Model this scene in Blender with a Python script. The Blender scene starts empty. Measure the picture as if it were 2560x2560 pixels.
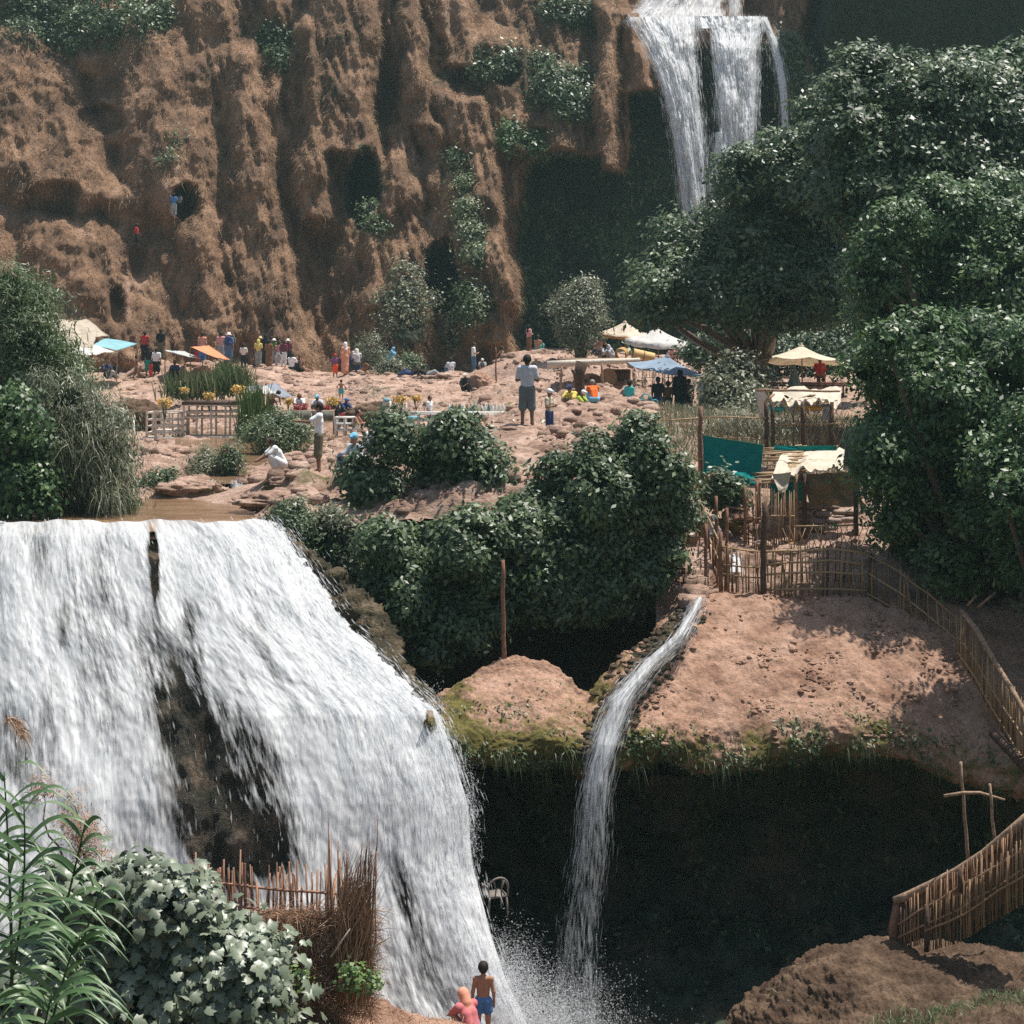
import bpy, math, random
import numpy as np
from mathutils import Vector, Matrix
random.seed(7); RNG = np.random.default_rng(7)
F = 4000.0; HY = 820.0          # focal length and horizon row in photo pixels (2560 wide)
scene = bpy.context.scene
COL = scene.collection
CNT = {}

def at(px, py, Y):
    return np.array([(px-1280.0)/F*Y, Y, (HY-py)/F*Y])
def atv(px, py, Y):
    return np.stack([(px-1280.0)/F*Y, Y+0*px, (HY-py)/F*Y], -1)

# ---------------------------------------------------------------- noise
_pr = np.random.default_rng(11)
_PERM = np.tile(_pr.permutation(256), 3)
_G = _pr.normal(size=(256, 3)); _G /= np.linalg.norm(_G, axis=1)[:, None]
def pnoise(p):
    p = np.asarray(p, float); s = p.shape[:-1]; p = p.reshape(-1, 3)
    i = np.floor(p).astype(int); f = p-i; i &= 255
    u = f*f*f*(f*(f*6-15)+10)
    out = np.zeros(len(p))
    for dx in (0, 1):
        wx = u[:, 0] if dx else 1-u[:, 0]
        for dy in (0, 1):
            wy = u[:, 1] if dy else 1-u[:, 1]
            for dz in (0, 1):
                wz = u[:, 2] if dz else 1-u[:, 2]
                h = _PERM[_PERM[_PERM[(i[:, 0]+dx) & 255]+((i[:, 1]+dy) & 255)]+((i[:, 2]+dz) & 255)]
                g = _G[h]
                out += wx*wy*wz*(g[:, 0]*(f[:, 0]-dx)+g[:, 1]*(f[:, 1]-dy)+g[:, 2]*(f[:, 2]-dz))
    return out.reshape(s)*1.5
def fbm(p, o=5, rough=.5, ridge=False):
    p = np.asarray(p, float); a = 1; t = 0; n = 0
    for k in range(o):
        v = pnoise(p*2**k+17.3*k)
        if ridge: v = 1-2*np.abs(v)
        t = t+a*v; n += a; a *= rough
    return t/n
def unit(a): return a/(np.linalg.norm(a, axis=-1, keepdims=True)+1e-9)
def sstep(a, b, x):
    t = np.clip((x-a)/(b-a), 0, 1); return t*t*(3-2*t)

# ---------------------------------------------------------------- objects
def tag(o, label=None, cat=None, group=None, kind=None):
    if label: o['label'] = label
    if cat: o['category'] = cat
    if group: o['group'] = group
    if kind: o['kind'] = kind
    return o
def thing(name, label, cat, loc=(0, 0, 0), group=None, rz=0):
    o = bpy.data.objects.new(name, None); COL.objects.link(o)
    o.location = [float(c) for c in loc]; o.rotation_euler = (0, 0, rz); o.empty_display_size = .2
    return tag(o, label, cat, group)
def mesh_np(name, V, Fs, mats, parent=None, smooth=False, fa=None, va=None, mi=None, local=False):
    """V (n,3) world coordinates, Fs list of (k,m) int arrays (faces of one size each). fa: face attributes, va: vertex attributes."""
    V = np.asarray(V, float)
    if parent is not None and not local: V = V-np.array(parent.location)[None]
    if isinstance(Fs, np.ndarray): Fs = [Fs]
    Fs = [np.asarray(f, int) for f in Fs if len(f)]
    me = bpy.data.meshes.new(name)
    me.vertices.add(len(V)); me.vertices.foreach_set('co', V.astype(np.float32).ravel())
    nl = sum(f.size for f in Fs); nf = sum(len(f) for f in Fs)
    me.loops.add(nl); me.polygons.add(nf)
    me.loops.foreach_set('vertex_index', np.concatenate([f.ravel() for f in Fs]).astype(np.int32))
    tot = np.concatenate([np.full(len(f), f.shape[1]) for f in Fs]); st = np.concatenate([[0], np.cumsum(tot)[:-1]])
    me.polygons.foreach_set('loop_start', st.astype(np.int32))
    if not isinstance(mats, (list, tuple)): mats = [mats]
    for m in mats: me.materials.append(m)
    if mi is not None: me.polygons.foreach_set('material_index', np.asarray(mi, np.int32))
    if smooth: me.polygons.foreach_set('use_smooth', np.ones(nf, bool))
    for k, a in (fa or {}).items():
        at_ = me.attributes.new(k, 'FLOAT', 'FACE'); at_.data.foreach_set('value', np.asarray(a, np.float32))
    for k, a in (va or {}).items():
        at_ = me.attributes.new(k, 'FLOAT', 'POINT'); at_.data.foreach_set('value', np.asarray(a, np.float32).ravel())
    me.update(calc_edges=True); me.validate()
    o = bpy.data.objects.new(name, me); COL.objects.link(o)
    if parent is not None: o.parent = parent
    return o
def gridfaces(r, c, closed=False):
    i = np.arange(r-1)[:, None]*c; j = np.arange(c if closed else c-1)[None]
    jn = (j+1) % c
    a = i+j; b = i+jn; return np.stack([a, b, b+c, a+c], -1).reshape(-1, 4)

class MB:
    """collects simple shapes into one mesh"""
    def __init__(s): s.V = []; s.Q = []; s.T = []; s.n = 0; s.qa = []; s.ta = []
    def add(s, V, Q=None, T=None):
        V = np.asarray(V, float)
        if Q is not None and len(Q): s.Q.append(np.asarray(Q)+s.n)
        if T is not None and len(T): s.T.append(np.asarray(T)+s.n)
        s.V.append(V); s.n += len(V); return s
    def box(s, c, size, R=None):
        x, y, z = [d/2 for d in size]
        V = np.array([[a, b, d] for a in (-x, x) for b in (-y, y) for d in (-z, z)])
        if R is not None: V = V@np.array(R).T
        Q = [[0, 1, 3, 2], [4, 6, 7, 5], [0, 4, 5, 1], [2, 3, 7, 6], [0, 2, 6, 4], [1, 5, 7, 3]]
        return s.add(V+np.array(c), Q)
    def bar(s, a, b, r, r2=None, n=6, jit=0):
        a = np.array(a, float); b = np.array(b, float)
        L = np.linalg.norm(b-a); k = max(2, int(L/.3)+1) if jit else 2
        pts = np.array([a+(b-a)*t for t in np.linspace(0, 1, k)])
        if jit: pts[1:-1] += RNG.normal(size=(k-2, 3))*jit
        return s.tube(pts, np.linspace(r, r2 if r2 is not None else r, k), n)
    def tube(s, pts, rad, n=6):
        pts = np.array(pts, float); k = len(pts); rad = np.broadcast_to(rad, (k,))
        d = np.gradient(pts, axis=0); d /= np.linalg.norm(d, axis=1)[:, None]+1e-9
        ref = np.array([0, 0, 1.]) if abs(d[0, 2]) < .9 else np.array([0, 1., 0])
        u = np.cross(d, ref); u /= np.linalg.norm(u, axis=1)[:, None]+1e-9; v = np.cross(d, u)
        an = np.arange(n)*2*math.pi/n
        V = pts[:, None]+rad[:, None, None]*(np.cos(an)[None, :, None]*u[:, None]+np.sin(an)[None, :, None]*v[:, None])
        Q = gridfaces(k, n, True); V = V.reshape(-1, 3)
        V = np.concatenate([V, pts[:1], pts[-1:]])
        T = [[(i+1) % n, i, k*n] for i in range(n)]+[[(k-1)*n+i, (k-1)*n+(i+1) % n, k*n+1] for i in range(n)]
        return s.add(V, Q, T)
    def lathe(s, c, prof, n=12, axis=None):
        prof = np.array(prof, float); an = np.arange(n)*2*math.pi/n
        V = np.stack([prof[:, None, 0]*np.cos(an), prof[:, None, 0]*np.sin(an), prof[:, None, 1]+0*an], -1).reshape(-1, 3)
        if axis is not None:
            q = Vector((0, 0, 1)).rotation_difference(Vector(axis)).to_matrix(); V = V@np.array(q).T
        return s.add(V+np.array(c), gridfaces(len(prof), n, True))
    def build(s, name, mat, parent=None, smooth=False, **k):
        V = np.concatenate(s.V); Fs = []
        if s.Q: Fs.append(np.concatenate(s.Q))
        if s.T: Fs.append(np.concatenate(s.T))
        return mesh_np(name, V, Fs, mat, parent, smooth, **k)

# ---------------------------------------------------------------- materials
M = {}
def newmat(name):
    m = bpy.data.materials.new(name); m.use_nodes = True; nt = m.node_tree
    b = nt.nodes['Principled BSDF']; M[name] = m
    return m, nt, b
def ramp(nt, cols, fac):
    r = nt.nodes.new('ShaderNodeValToRGB'); e = r.color_ramp.elements
    while len(e) < len(cols): e.new(.5)
    for k, (p, c) in enumerate(cols): e[k].position = p; e[k].color = (*c, 1)
    nt.links.new(fac, r.inputs[0]); return r.outputs[0]
def noise_node(nt, scale, detail=6, rough=.6, vec=None, stretch=None, dist=0):
    n = nt.nodes.new('ShaderNodeTexNoise'); n.inputs['Scale'].default_value = scale; n.inputs['Detail'].default_value = detail
    n.inputs['Roughness'].default_value = rough; n.inputs['Distortion'].default_value = dist
    if vec is None:
        g = nt.nodes.new('ShaderNodeNewGeometry'); vec = g.outputs['Position']
    if stretch:
        mp = nt.nodes.new('ShaderNodeMapping'); mp.inputs['Scale'].default_value = stretch; nt.links.new(vec, mp.inputs[0]); vec = mp.outputs[0]
    nt.links.new(vec, n.inputs['Vector']); return n.outputs[0]
def attr(nt, name):
    a = nt.nodes.new('ShaderNodeAttribute'); a.attribute_name = name; return a.outputs['Fac']
def mixc(nt, fac, a, b):
    m = nt.nodes.new('ShaderNodeMix'); m.data_type = 'RGBA'
    if hasattr(fac, 'links') or not isinstance(fac, (int, float)): nt.links.new(fac, m.inputs[0])
    else: m.inputs[0].default_value = fac
    for v, i in ((a, 6), (b, 7)):
        if isinstance(v, tuple): m.inputs[i].default_value = (*v, 1)
        else: nt.links.new(v, m.inputs[i])
    return m.outputs[2]
def math_n(nt, op, a, b=None, clamp=False):
    m = nt.nodes.new('ShaderNodeMath'); m.operation = op; m.use_clamp = clamp
    for v, i in ((a, 0), (b, 1)):
        if v is None: continue
        if isinstance(v, (int, float)): m.inputs[i].default_value = v
        else: nt.links.new(v, m.inputs[i])
    return m.outputs[0]
def bump(nt, b, h, s=.5, d=.1):
    n = nt.nodes.new('ShaderNodeBump'); n.inputs['Strength'].default_value = s; n.inputs['Distance'].default_value = d
    nt.links.new(h, n.inputs['Height']); nt.links.new(n.outputs[0], b.inputs['Normal'])

def rockmat(name, cols, scale=1.2, stretch=None, moss=None, bs=.6, bd=.12, rough=.9, wet=None, mosscol=((.3, (.03, .05, .02)), (.7, (.07, .10, .03)))):
    m, nt, b = newmat(name)
    n1 = noise_node(nt, scale, 9, .65, stretch=stretch)
    c = ramp(nt, cols, n1)
    n2 = noise_node(nt, scale*9, 6, .7)
    dark = ramp(nt, [(.35, (.55, .5, .48)), (.6, (1, 1, 1))], n2)
    mx = nt.nodes.new('ShaderNodeMix'); mx.data_type = 'RGBA'; mx.blend_type = 'MULTIPLY'; mx.inputs[0].default_value = .75
    nt.links.new(c, mx.inputs[6]); nt.links.new(dark, mx.inputs[7]); c = mx.outputs[2]
    if moss:
        a = attr(nt, moss); n3 = noise_node(nt, scale*2.5, 7, .7)
        f = math_n(nt, 'ADD', a, math_n(nt, 'MULTIPLY', math_n(nt, 'SUBTRACT', n3, .5), 1.6)); f = math_n(nt, 'MULTIPLY', math_n(nt, 'SUBTRACT', f, .35), 4, True)
        n4 = noise_node(nt, scale*5, 5, .7)
        c = mixc(nt, f, c, ramp(nt, list(mosscol), n4))
    nt.links.new(c, b.inputs['Base Color']); b.inputs['Roughness'].default_value = rough
    b.inputs['Specular IOR Level'].default_value = .25
    n5 = noise_node(nt, scale*5, 10, .72, stretch=stretch); bump(nt, b, n5, bs, bd)
    return m
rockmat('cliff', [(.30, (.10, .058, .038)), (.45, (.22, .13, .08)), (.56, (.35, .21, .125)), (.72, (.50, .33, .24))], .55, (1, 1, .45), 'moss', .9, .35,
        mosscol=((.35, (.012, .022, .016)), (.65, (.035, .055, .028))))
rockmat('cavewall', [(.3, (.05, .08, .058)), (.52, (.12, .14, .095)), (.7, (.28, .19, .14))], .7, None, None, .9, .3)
rockmat('ground', [(.28, (.16, .10, .07)), (.42, (.36, .235, .175)), (.55, (.50, .345, .265)), (.72, (.64, .48, .39))], .9, (1, 1, 2.5), 'moss', .8, .12,
        mosscol=((.3, (.05, .065, .02)), (.7, (.16, .15, .06))))
rockmat('dirt', [(.28, (.24, .13, .085)), (.45, (.43, .26, .18)), (.6, (.53, .335, .24)), (.75, (.62, .42, .31))], 1.5, None, 'moss', .9, .10,
        mosscol=((.3, (.05, .06, .015)), (.7, (.22, .17, .05))))
rockmat('wetrock', [(.3, (.018, .02, .016)), (.5, (.06, .055, .04)), (.62, (.16, .12, .085)), (.8, (.32, .26, .2))], 2.2, (1, 1, .6), None, 1, .15, .35)
rockmat('sidewetrock', [(.3, (.03, .026, .016)), (.5, (.11, .09, .05)), (.62, (.24, .18, .11)), (.8, (.42, .35, .28))], 2.6, (1, 1, .7), None, 1, .15, .5)
rockmat('brownrock', [(.3, (.06, .035, .022)), (.5, (.15, .095, .06)), (.7, (.30, .20, .13))], 1.6, None, 'moss', 1, .12)

def simple(name, col, rough=.7, var=.25, scale=8, spec=.3, bmp=0, metallic=0, stretch=None):
    if name in M: return M[name]
    m, nt, b = newmat(name)
    n = noise_node(nt, scale, 4, .6, stretch=stretch)
    lo = tuple(max(0, c*(1-var)) for c in col); hi = tuple(min(1, c*(1+var)) for c in col)
    nt.links.new(ramp(nt, [(.3, lo), (.7, hi)], n), b.inputs['Base Color'])
    b.inputs['Roughness'].default_value = rough; b.inputs['Specular IOR Level'].default_value = spec; b.inputs['Metallic'].default_value = metallic
    if bmp: bump(nt, b, n, bmp, .02)
    return m
simple('wood', (.30, .20, .13), .85, .45, 14, bmp=.5); simple('darkwood', (.09, .055, .04), .85, .4, 12, bmp=.5)
simple('redwood', (.24, .12, .08), .85, .4, 12, bmp=.5)
simple('palewood', (.60, .53, .44), .8, .3, 14); simple('whitepaint', (.72, .69, .63), .6, .1, 6)
def strawmat(name, cols, spec=.2, trans=.2):
    m, nt, b = newmat(name)
    c = ramp(nt, cols, attr(nt, 'lv')); nt.links.new(c, b.inputs['Base Color']); b.inputs['Roughness'].default_value = .6 if spec < .4 else .44
    b.inputs['Specular IOR Level'].default_value = spec
    if trans:
        t = nt.nodes.new('ShaderNodeBsdfTranslucent'); nt.links.new(c, t.inputs[0])
        mx = nt.nodes.new('ShaderNodeMixShader'); mx.inputs[0].default_value = trans
        nt.links.new(b.outputs[0], mx.inputs[1]); nt.links.new(t.outputs[0], mx.inputs[2]); nt.links.new(mx.outputs[0], nt.nodes['Material Output'].inputs[0])
    return m
strawmat('drygrass', [(0, (.10, .062, .04)), (.35, (.21, .132, .08)), (.7, (.34, .215, .125)), (1, (.50, .35, .22))])
strawmat('cane', [(0, (.10, .055, .035)), (.4, (.24, .145, .08)), (.8, (.40, .27, .15)), (1, (.5, .36, .22))], trans=0)
strawmat('fenceredstick', [(0, (.10, .045, .03)), (.5, (.27, .14, .09)), (.9, (.42, .25, .16)), (1, (.5, .34, .23))], trans=0)
strawmat('brush', [(0, (.16, .085, .05)), (.5, (.36, .21, .13)), (1, (.56, .38, .25))], trans=.1)
strawmat('leafdark', [(0, (.025, .05, .02)), (.5, (.07, .112, .045)), (.85, (.125, .18, .07)), (1, (.22, .26, .12))], .55, .26)
strawmat('leafright', [(0, (.025, .055, .02)), (.5, (.065, .125, .04)), (.85, (.11, .20, .055)), (1, (.21, .31, .10))], .5, .28)
strawmat('leafolive', [(0, (.05, .062, .034)), (.5, (.135, .155, .085)), (1, (.28, .28, .17))], .5, .2)
strawmat('leafreed', [(0, (.03, .06, .018)), (.4, (.075, .13, .045)), (.75, (.15, .20, .085)), (1, (.33, .34, .20))], .6, .3)
strawmat('leaffig', [(0, (.08, .105, .06)), (.6, (.165, .20, .13)), (1, (.26, .29, .20))], .8, .10)  # sky and sun sheen on the leaves is put into this paler colour
M['leaffig'].node_tree.nodes['Principled BSDF'].inputs['Roughness'].default_value = .45
strawmat('leafcane', [(0, (.04, .09, .03)), (.5, (.09, .17, .06)), (1, (.20, .28, .13))], .7, .25)
strawmat('flowers', [(0, (.55, .22, .04)), (.3, (.7, .45, .08)), (.7, (.7, .55, .2)), (1, (.65, .6, .4))], trans=.2)
strawmat('redflowers', [(0, (.30, .02, .04)), (.6, (.45, .05, .08)), (1, (.5, .25, .2))], trans=.2)
strawmat('bark', [(0, (.06, .04, .03)), (1, (.20, .15, .11))], trans=0)
simple('core', (.010, .020, .010), .95, .5, 6, spec=.05)  # near-black inner shapes put in as the shaded inside of the crowns

def watermat(name, rock=None):
    m, nt, b = newmat(name)
    uvn = nt.nodes.new('ShaderNodeCombineXYZ'); nt.links.new(attr(nt, 'wu'), uvn.inputs[0]); nt.links.new(attr(nt, 'wv'), uvn.inputs[1])
    vec = uvn.outputs[0]
    n1 = noise_node(nt, 1, 7, .68, vec=vec, stretch=(2.4, .6, 1), dist=.8)
    n2 = noise_node(nt, 1, 5, .7, vec=vec, stretch=(15, 1.1, 1), dist=.5)
    n3 = noise_node(nt, 1, 4, .7, vec=vec, stretch=(34, 3.6, 1), dist=.4)
    s = math_n(nt, 'ADD', math_n(nt, 'ADD', math_n(nt, 'MULTIPLY', n1, .38), math_n(nt, 'MULTIPLY', n2, .36)), math_n(nt, 'MULTIPLY', n3, .26))
    thin = attr(nt, 'thin')
    th = math_n(nt, 'ADD', s, math_n(nt, 'MULTIPLY', math_n(nt, 'SUBTRACT', .5, thin), .8))
    al = math_n(nt, 'MULTIPLY', math_n(nt, 'SUBTRACT', th, .40), 3.0, True)
    b.inputs['Base Color'].default_value = (.80, .83, .85, 1)
    nt.links.new(ramp(nt, [(.36, (.46, .50, .52)), (.48, (.82, .84, .85)), (.57, (.98, .98, .97))], s), b.inputs['Base Color'])
    b.inputs['Roughness'].default_value = .45; b.inputs['Specular IOR Level'].default_value = .3
    tr = nt.nodes.new('ShaderNodeBsdfTranslucent'); tr.inputs[0].default_value = (.9, .92, .93, 1)
    mx = nt.nodes.new('ShaderNodeMixShader'); mx.inputs[0].default_value = .45
    nt.links.new(b.outputs[0], mx.inputs[1]); nt.links.new(tr.outputs[0], mx.inputs[2])
    tp = nt.nodes.new('ShaderNodeBsdfTransparent'); m2 = nt.nodes.new('ShaderNodeMixShader')
    nt.links.new(al, m2.inputs[0]); nt.links.new(tp.outputs[0], m2.inputs[1]); nt.links.new(mx.outputs[0], m2.inputs[2])
    nt.links.new(m2.outputs[0], nt.nodes['Material Output'].inputs[0])
    bp = nt.nodes.new('ShaderNodeBump'); bp.inputs['Strength'].default_value = .05; bp.inputs['Distance'].default_value = .12
    nt.links.new(s, bp.inputs['Height']); nt.links.new(bp.outputs[0], b.inputs['Normal']); nt.links.new(bp.outputs[0], tr.inputs['Normal'])
    return m
watermat('fallwater')
def spraymat():
    m, nt, b = newmat('spray')
    b.inputs['Base Color'].default_value = (.86, .88, .9, 1); b.inputs['Roughness'].default_value = .5
    tr = nt.nodes.new('ShaderNodeBsdfTranslucent'); tr.inputs[0].default_value = (.9, .92, .94, 1)
    mx = nt.nodes.new('ShaderNodeMixShader'); mx.inputs[0].default_value = .5
    nt.links.new(b.outputs[0], mx.inputs[1]); nt.links.new(tr.outputs[0], mx.inputs[2])
    tp = nt.nodes.new('ShaderNodeBsdfTransparent'); m2 = nt.nodes.new('ShaderNodeMixShader'); m2.inputs[0].default_value = .36
    nt.links.new(tp.outputs[0], m2.inputs[1]); nt.links.new(mx.outputs[0], m2.inputs[2]); nt.links.new(m2.outputs[0], nt.nodes['Material Output'].inputs[0])
spraymat()
def poolmat():
    m, nt, b = newmat('river')
    n = noise_node(nt, 1.2, 5, .6, stretch=(.6, 2.2, 1))
    nt.links.new(ramp(nt, [(.35, (.17, .10, .055)), (.65, (.30, .19, .11))], n), b.inputs['Base Color'])
    b.inputs['Roughness'].default_value = .12; b.inputs['Specular IOR Level'].default_value = .5
    bump(nt, b, noise_node(nt, 5, 4, .6, stretch=(.7, 1.8, 1)), .35, .06)
poolmat()

# ---------------------------------------------------------------- camera and light
cam = bpy.data.cameras.new('camera'); co = bpy.data.objects.new('camera', cam); COL.objects.link(co)
co.location = (0, 0, 0); co.rotation_euler = (math.radians(90), 0, 0)
cam.sensor_width = 36; cam.lens = 36*F/2560; cam.shift_y = (HY-1280)/2560; cam.clip_end = 2000; cam.clip_start = .5
scene.camera = co
SUN = Vector((.30, .12, .95)).normalized()
el = math.asin(SUN.z); az = math.atan2(SUN.x, SUN.y)
w = bpy.data.worlds.new('World'); scene.world = w; w.use_nodes = True
sky = w.node_tree.nodes.new('ShaderNodeTexSky'); sky.sky_type = 'NISHITA'; sky.sun_disc = False; sky.sun_elevation = el; sky.sun_rotation = az
sky.air_density = 1.2; sky.dust_density = 2.0
w.node_tree.links.new(sky.outputs[0], w.node_tree.nodes['Background'].inputs[0]); w.node_tree.nodes['Background'].inputs[1].default_value = .085
sl = bpy.data.lights.new('sun', 'SUN'); sl.energy = 4.2; sl.angle = math.radians(.53); sl.color = (1, .955, .88)
so = bpy.data.objects.new('sun', sl); COL.objects.link(so); so.rotation_euler = (-SUN).to_track_quat('-Z', 'Y').to_euler(); so.location = (20, 20, 60)
vs = scene.view_settings; vs.view_transform = 'Standard'; vs.look = 'None'; vs.exposure = .56; vs.gamma = 1
scene.cycles.max_bounces = 5; scene.cycles.diffuse_bounces = 3; scene.cycles.glossy_bounces = 1; scene.cycles.transmission_bounces = 2; scene.cycles.transparent_max_bounces = 10
scene.cycles.use_denoising = False

# ---------------------------------------------------------------- air
def volmat(name, col, dens, an=.2):
    m = bpy.data.materials.new(name); m.use_nodes = True; nt = m.node_tree; nt.nodes.remove(nt.nodes['Principled BSDF'])
    v = nt.nodes.new('ShaderNodeVolumePrincipled'); v.inputs['Color'].default_value = (*col, 1); v.inputs['Density'].default_value = dens; v.inputs['Anisotropy'].default_value = an
    nt.links.new(v.outputs[0], nt.nodes['Material Output'].inputs['Volume']); M[name] = m; return m
o = MB().box((0, 42, 2), (330, 290, 76)).build('haze', volmat('haze_air', (.62, .92, .88), .00042)); tag(o, 'faint teal haze added to the air of the gorge to lift its dark tones', 'haze', kind='stuff')  # volume added to lift the blacks and tint dark tones teal
PEOPLE = []
def WHO(*a, **k): PEOPLE.append((a, k))
GU = 'people on the upper terrace'
WHO(362, 905, 90, 'stand', 180, 'dark haired person in a red tank top, upper left beside the turquoise awning', 'red', 'black', skin='dark', group=GU, H=1.7, sleeves='none')
WHO(402, 900, 90, 'stand', 170, 'person in a black shirt standing behind the one in a white T-shirt', 'black', 'khaki', skin='dark', group=GU)
WHO(371, 941, 88, 'stand', 185, 'person in a dark top and teal shorts next to the one in a white T-shirt', 'black', 'teal', legs='short', skin='dark', group=GU, H=1.62)
WHO(391, 946, 88, 'stand', 180, 'person in a white T-shirt and black shorts seen from behind left of the grey awning', 'white', 'black', legs='short', group=GU, H=1.66)
WHO(377, 947, 87.5, 'stand', 150, 'small child in red between two standing people left of the grey awning', 'red', 'red', legs='short', group=GU, H=.92)
WHO(341, 950, 88, 'walk', 110, 'skinny shirtless child walking on the rock below the blue awning', None, 'brownc', legs='short', group=GU, H=1.34)
WHO(268, 942, 88, 'sit', 30, 'person in dark clothes sitting in the shade under the left tents', 'navy', 'black', skin='dark', group=GU)
WHO(290, 946, 88, 'sit', -40, 'second seated person in the shade under the left tents, nearer the standing children', 'black', 'grey', skin='dark', group=GU)
WHO(437, 944, 86, 'sit', 0, 'person in dark clothes sitting beneath the grey awning', 'navy', 'black', skin='dark', group=GU)
WHO(506, 908, 91, 'stand', 180, 'bare shouldered person with black hair behind the orange awning', 'salmon', 'blue', skin='pink', sleeves='none', group=GU)
WHO(493, 910, 91.5, 'stand', 160, 'short dark haired person in red half hidden left of the bare shouldered one', 'maroon', 'red', skin='dark', group=GU, H=1.3)
WHO(552, 906, 91, 'stand', 200, 'person in a pale pink shirt beside the blue backpack carrier', 'pink', 'grey', skin='tan', group=GU, H=1.7)
WHO(572, 914, 90, 'stand', 180, 'person with a white hat and a large blue backpack above the orange awning', 'blue', 'jeans', 'hat', 'white', group=GU, H=1.82, bag='navy', skin='tan')
WHO(609, 922, 89.5, 'front', 180, 'stout man in a white shirt seen from behind right of the blue backpack', 'offwhite', 'black', 'hair', group=GU, H=1.36, skin='tan')
WHO(646, 914, 90.5, 'stand', 190, 'person with a yellow headscarf and grey skirt at the cliff foot', 'yellow', 'grey', 'scarf', 'yellow', group=GU, H=1.45)
WHO(651, 912, 92, 'stand', 200, 'person in a straw hat behind the yellow headscarf at the cliff foot', 'brownc', 'grey', 'hat', 'straw', group=GU, H=1.6)
WHO(664, 914, 91.5, 'stand', 180, 'tall person all in black in the middle of the cluster at the cliff foot', None, None, 'scarf', 'black', group=GU, H=1.76, robe='black', skin='dark')
WHO(672, 916, 89.5, 'front', 170, 'woman in a brown dress at the front of the cluster at the cliff foot', None, None, 'hair', group=GU, H=1.45, robe='brownc', skin='dark')
WHO(685, 912, 91, 'stand', 180, 'person with a pointed white hat and green top in the cluster at the cliff foot', 'green', 'grey', 'hat', 'white', group=GU, H=1.46)
WHO(696, 913, 90, 'stand', 200, 'black haired person in a pink blouse right of the brown dress', 'pink', 'lightgrey', 'hair', group=GU, H=1.3)
WHO(690, 916, 89, 'bend', 100, 'stooping person in grey at the front of the cluster at the cliff foot', 'grey', 'grey', group=GU, H=.95)
WHO(709, 917, 89.5, 'stand', 180, 'woman in a maroon top and long white skirt at the cliff foot', 'maroon', 'white', 'hair', group=GU, H=1.45)
WHO(720, 915, 90.5, 'stand', 200, 'person in a maroon shirt and white sun hat at the right end of the cluster', 'maroon', 'black', 'hat', 'white', group=GU, H=1.5)
WHO(730, 924, 89, 'sit', 160, 'person in a white T-shirt sitting right beside the cluster at the cliff foot', 'white', 'black', group=GU)
WHO(748, 930, 88.5, 'lean', 60, 'person leaning back with bare legs stretched down the rock right of the cluster', 'black', 'black', legs='mini', skin='tan', group=GU)
WHO(838, 944, 88, 'stand', 20, 'child in a purple top and bright red shorts left of the woman in pink', 'purple', 'hot', 'cap', 'red', legs='short', group=GU, H=1.28)
WHO(863, 934, 88, 'stand', 215, 'tall woman in a long pink robe and white headscarf on the upper terrace', None, None, 'scarf', 'white', group=GU, H=1.72, robe='salmon', skin='tan')
WHO(880, 930, 88.5, 'ledge', 60, 'woman in dark blue with a pale headscarf sitting right of the woman in pink', None, None, 'scarf', 'lightgrey', group=GU, H=1.6, robe='navy', skin='tan')
WHO(893, 928, 89.3, 'ledge', 200, 'person with a long white scarf beside the woman in dark blue', 'lightgrey', 'khaki', 'scarf', 'offwhite', group=GU, H=1.72)
WHO(912, 932, 87.5, 'squat', 90, 'crouching person in reddish brown left of the olive green bush', 'brownc', 'brownc', skin='dark', group=GU, H=1.2)
WHO(977, 906, 92, 'squat', 80, 'person in a bright blue headscarf crouching behind the green shrubs', 'sky', 'sky', 'scarf', 'sky', group=GU, H=1.5)
WHO(1064, 942, 86, 'lie', 0, 'person in black reclining on the rock below the cliff with legs to the right', 'black', 'grey', skin='dark', group=GU)
WHO(1036, 940, 86.6, 'lie', 180, 'second dark clothed person reclining beside the low green shrub', 'black', 'navy', skin='dark', group=GU)
WHO(1127, 936, 87, 'sit', 200, 'man in a pale blue shirt sitting on a rock and looking at the cliff', 'lightgrey', 'jeans', group=GU)
WHO(1184, 936, 87.5, 'front', 100, 'man in a white T-shirt and blue jeans standing with folded arms', 'white', 'jeans', 'hair', headc='brownc', skin='tan', group=GU, H=1.74)
WHO(1206, 936, 88, 'squat', 0, 'person in grey crouching just right of the man in blue jeans', 'grey', 'khaki', 'cap', 'offwhite', group=GU, H=1.5)
WHO(1166, 985, 79, 'squat', -20, 'dark clothed person with a pale cap crouching among the rocks below the seated man', 'black', 'black', 'cap', 'offwhite', skin='dark', group=GU, H=1.75)
WHO(1262, 905, 88, 'lean', 120, 'shirtless man leaning back on the rocks left of the embracing couple', None, 'brownc', legs='mini', skin='tan', group=GU)
WHO(1322, 882, 89, 'front', 120, 'person with long black hair standing on top of the rock mound', 'pink', 'brownc', 'scarf', 'black', group=GU, H=1.55, skin='tan')
WHO(1345, 880, 88, 'sit', 160, 'shirtless man sitting on top of the rock mound with his back turned', None, 'teal', legs='short', skin='tan', group=GU, H=1.75)
WHO(1498, 884, 84, 'sit', 200, 'person in a pale pink shirt sitting right of the olive tree', 'pink', 'navy', 'hair', group=GU, skin='tan')
WHO(1512, 902, 82, 'sit', 40, 'person in a black and white patterned dress sitting under the yellow parasol', 'lightgrey', 'black', 'scarf', 'black', group=GU)
WHO(1528, 904, 81.5, 'squat', -60, 'person with a pale patterned headscarf beside the wicker barrel', 'lightgrey', 'grey', 'scarf', 'lightgrey', group=GU, H=1.5)
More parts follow.
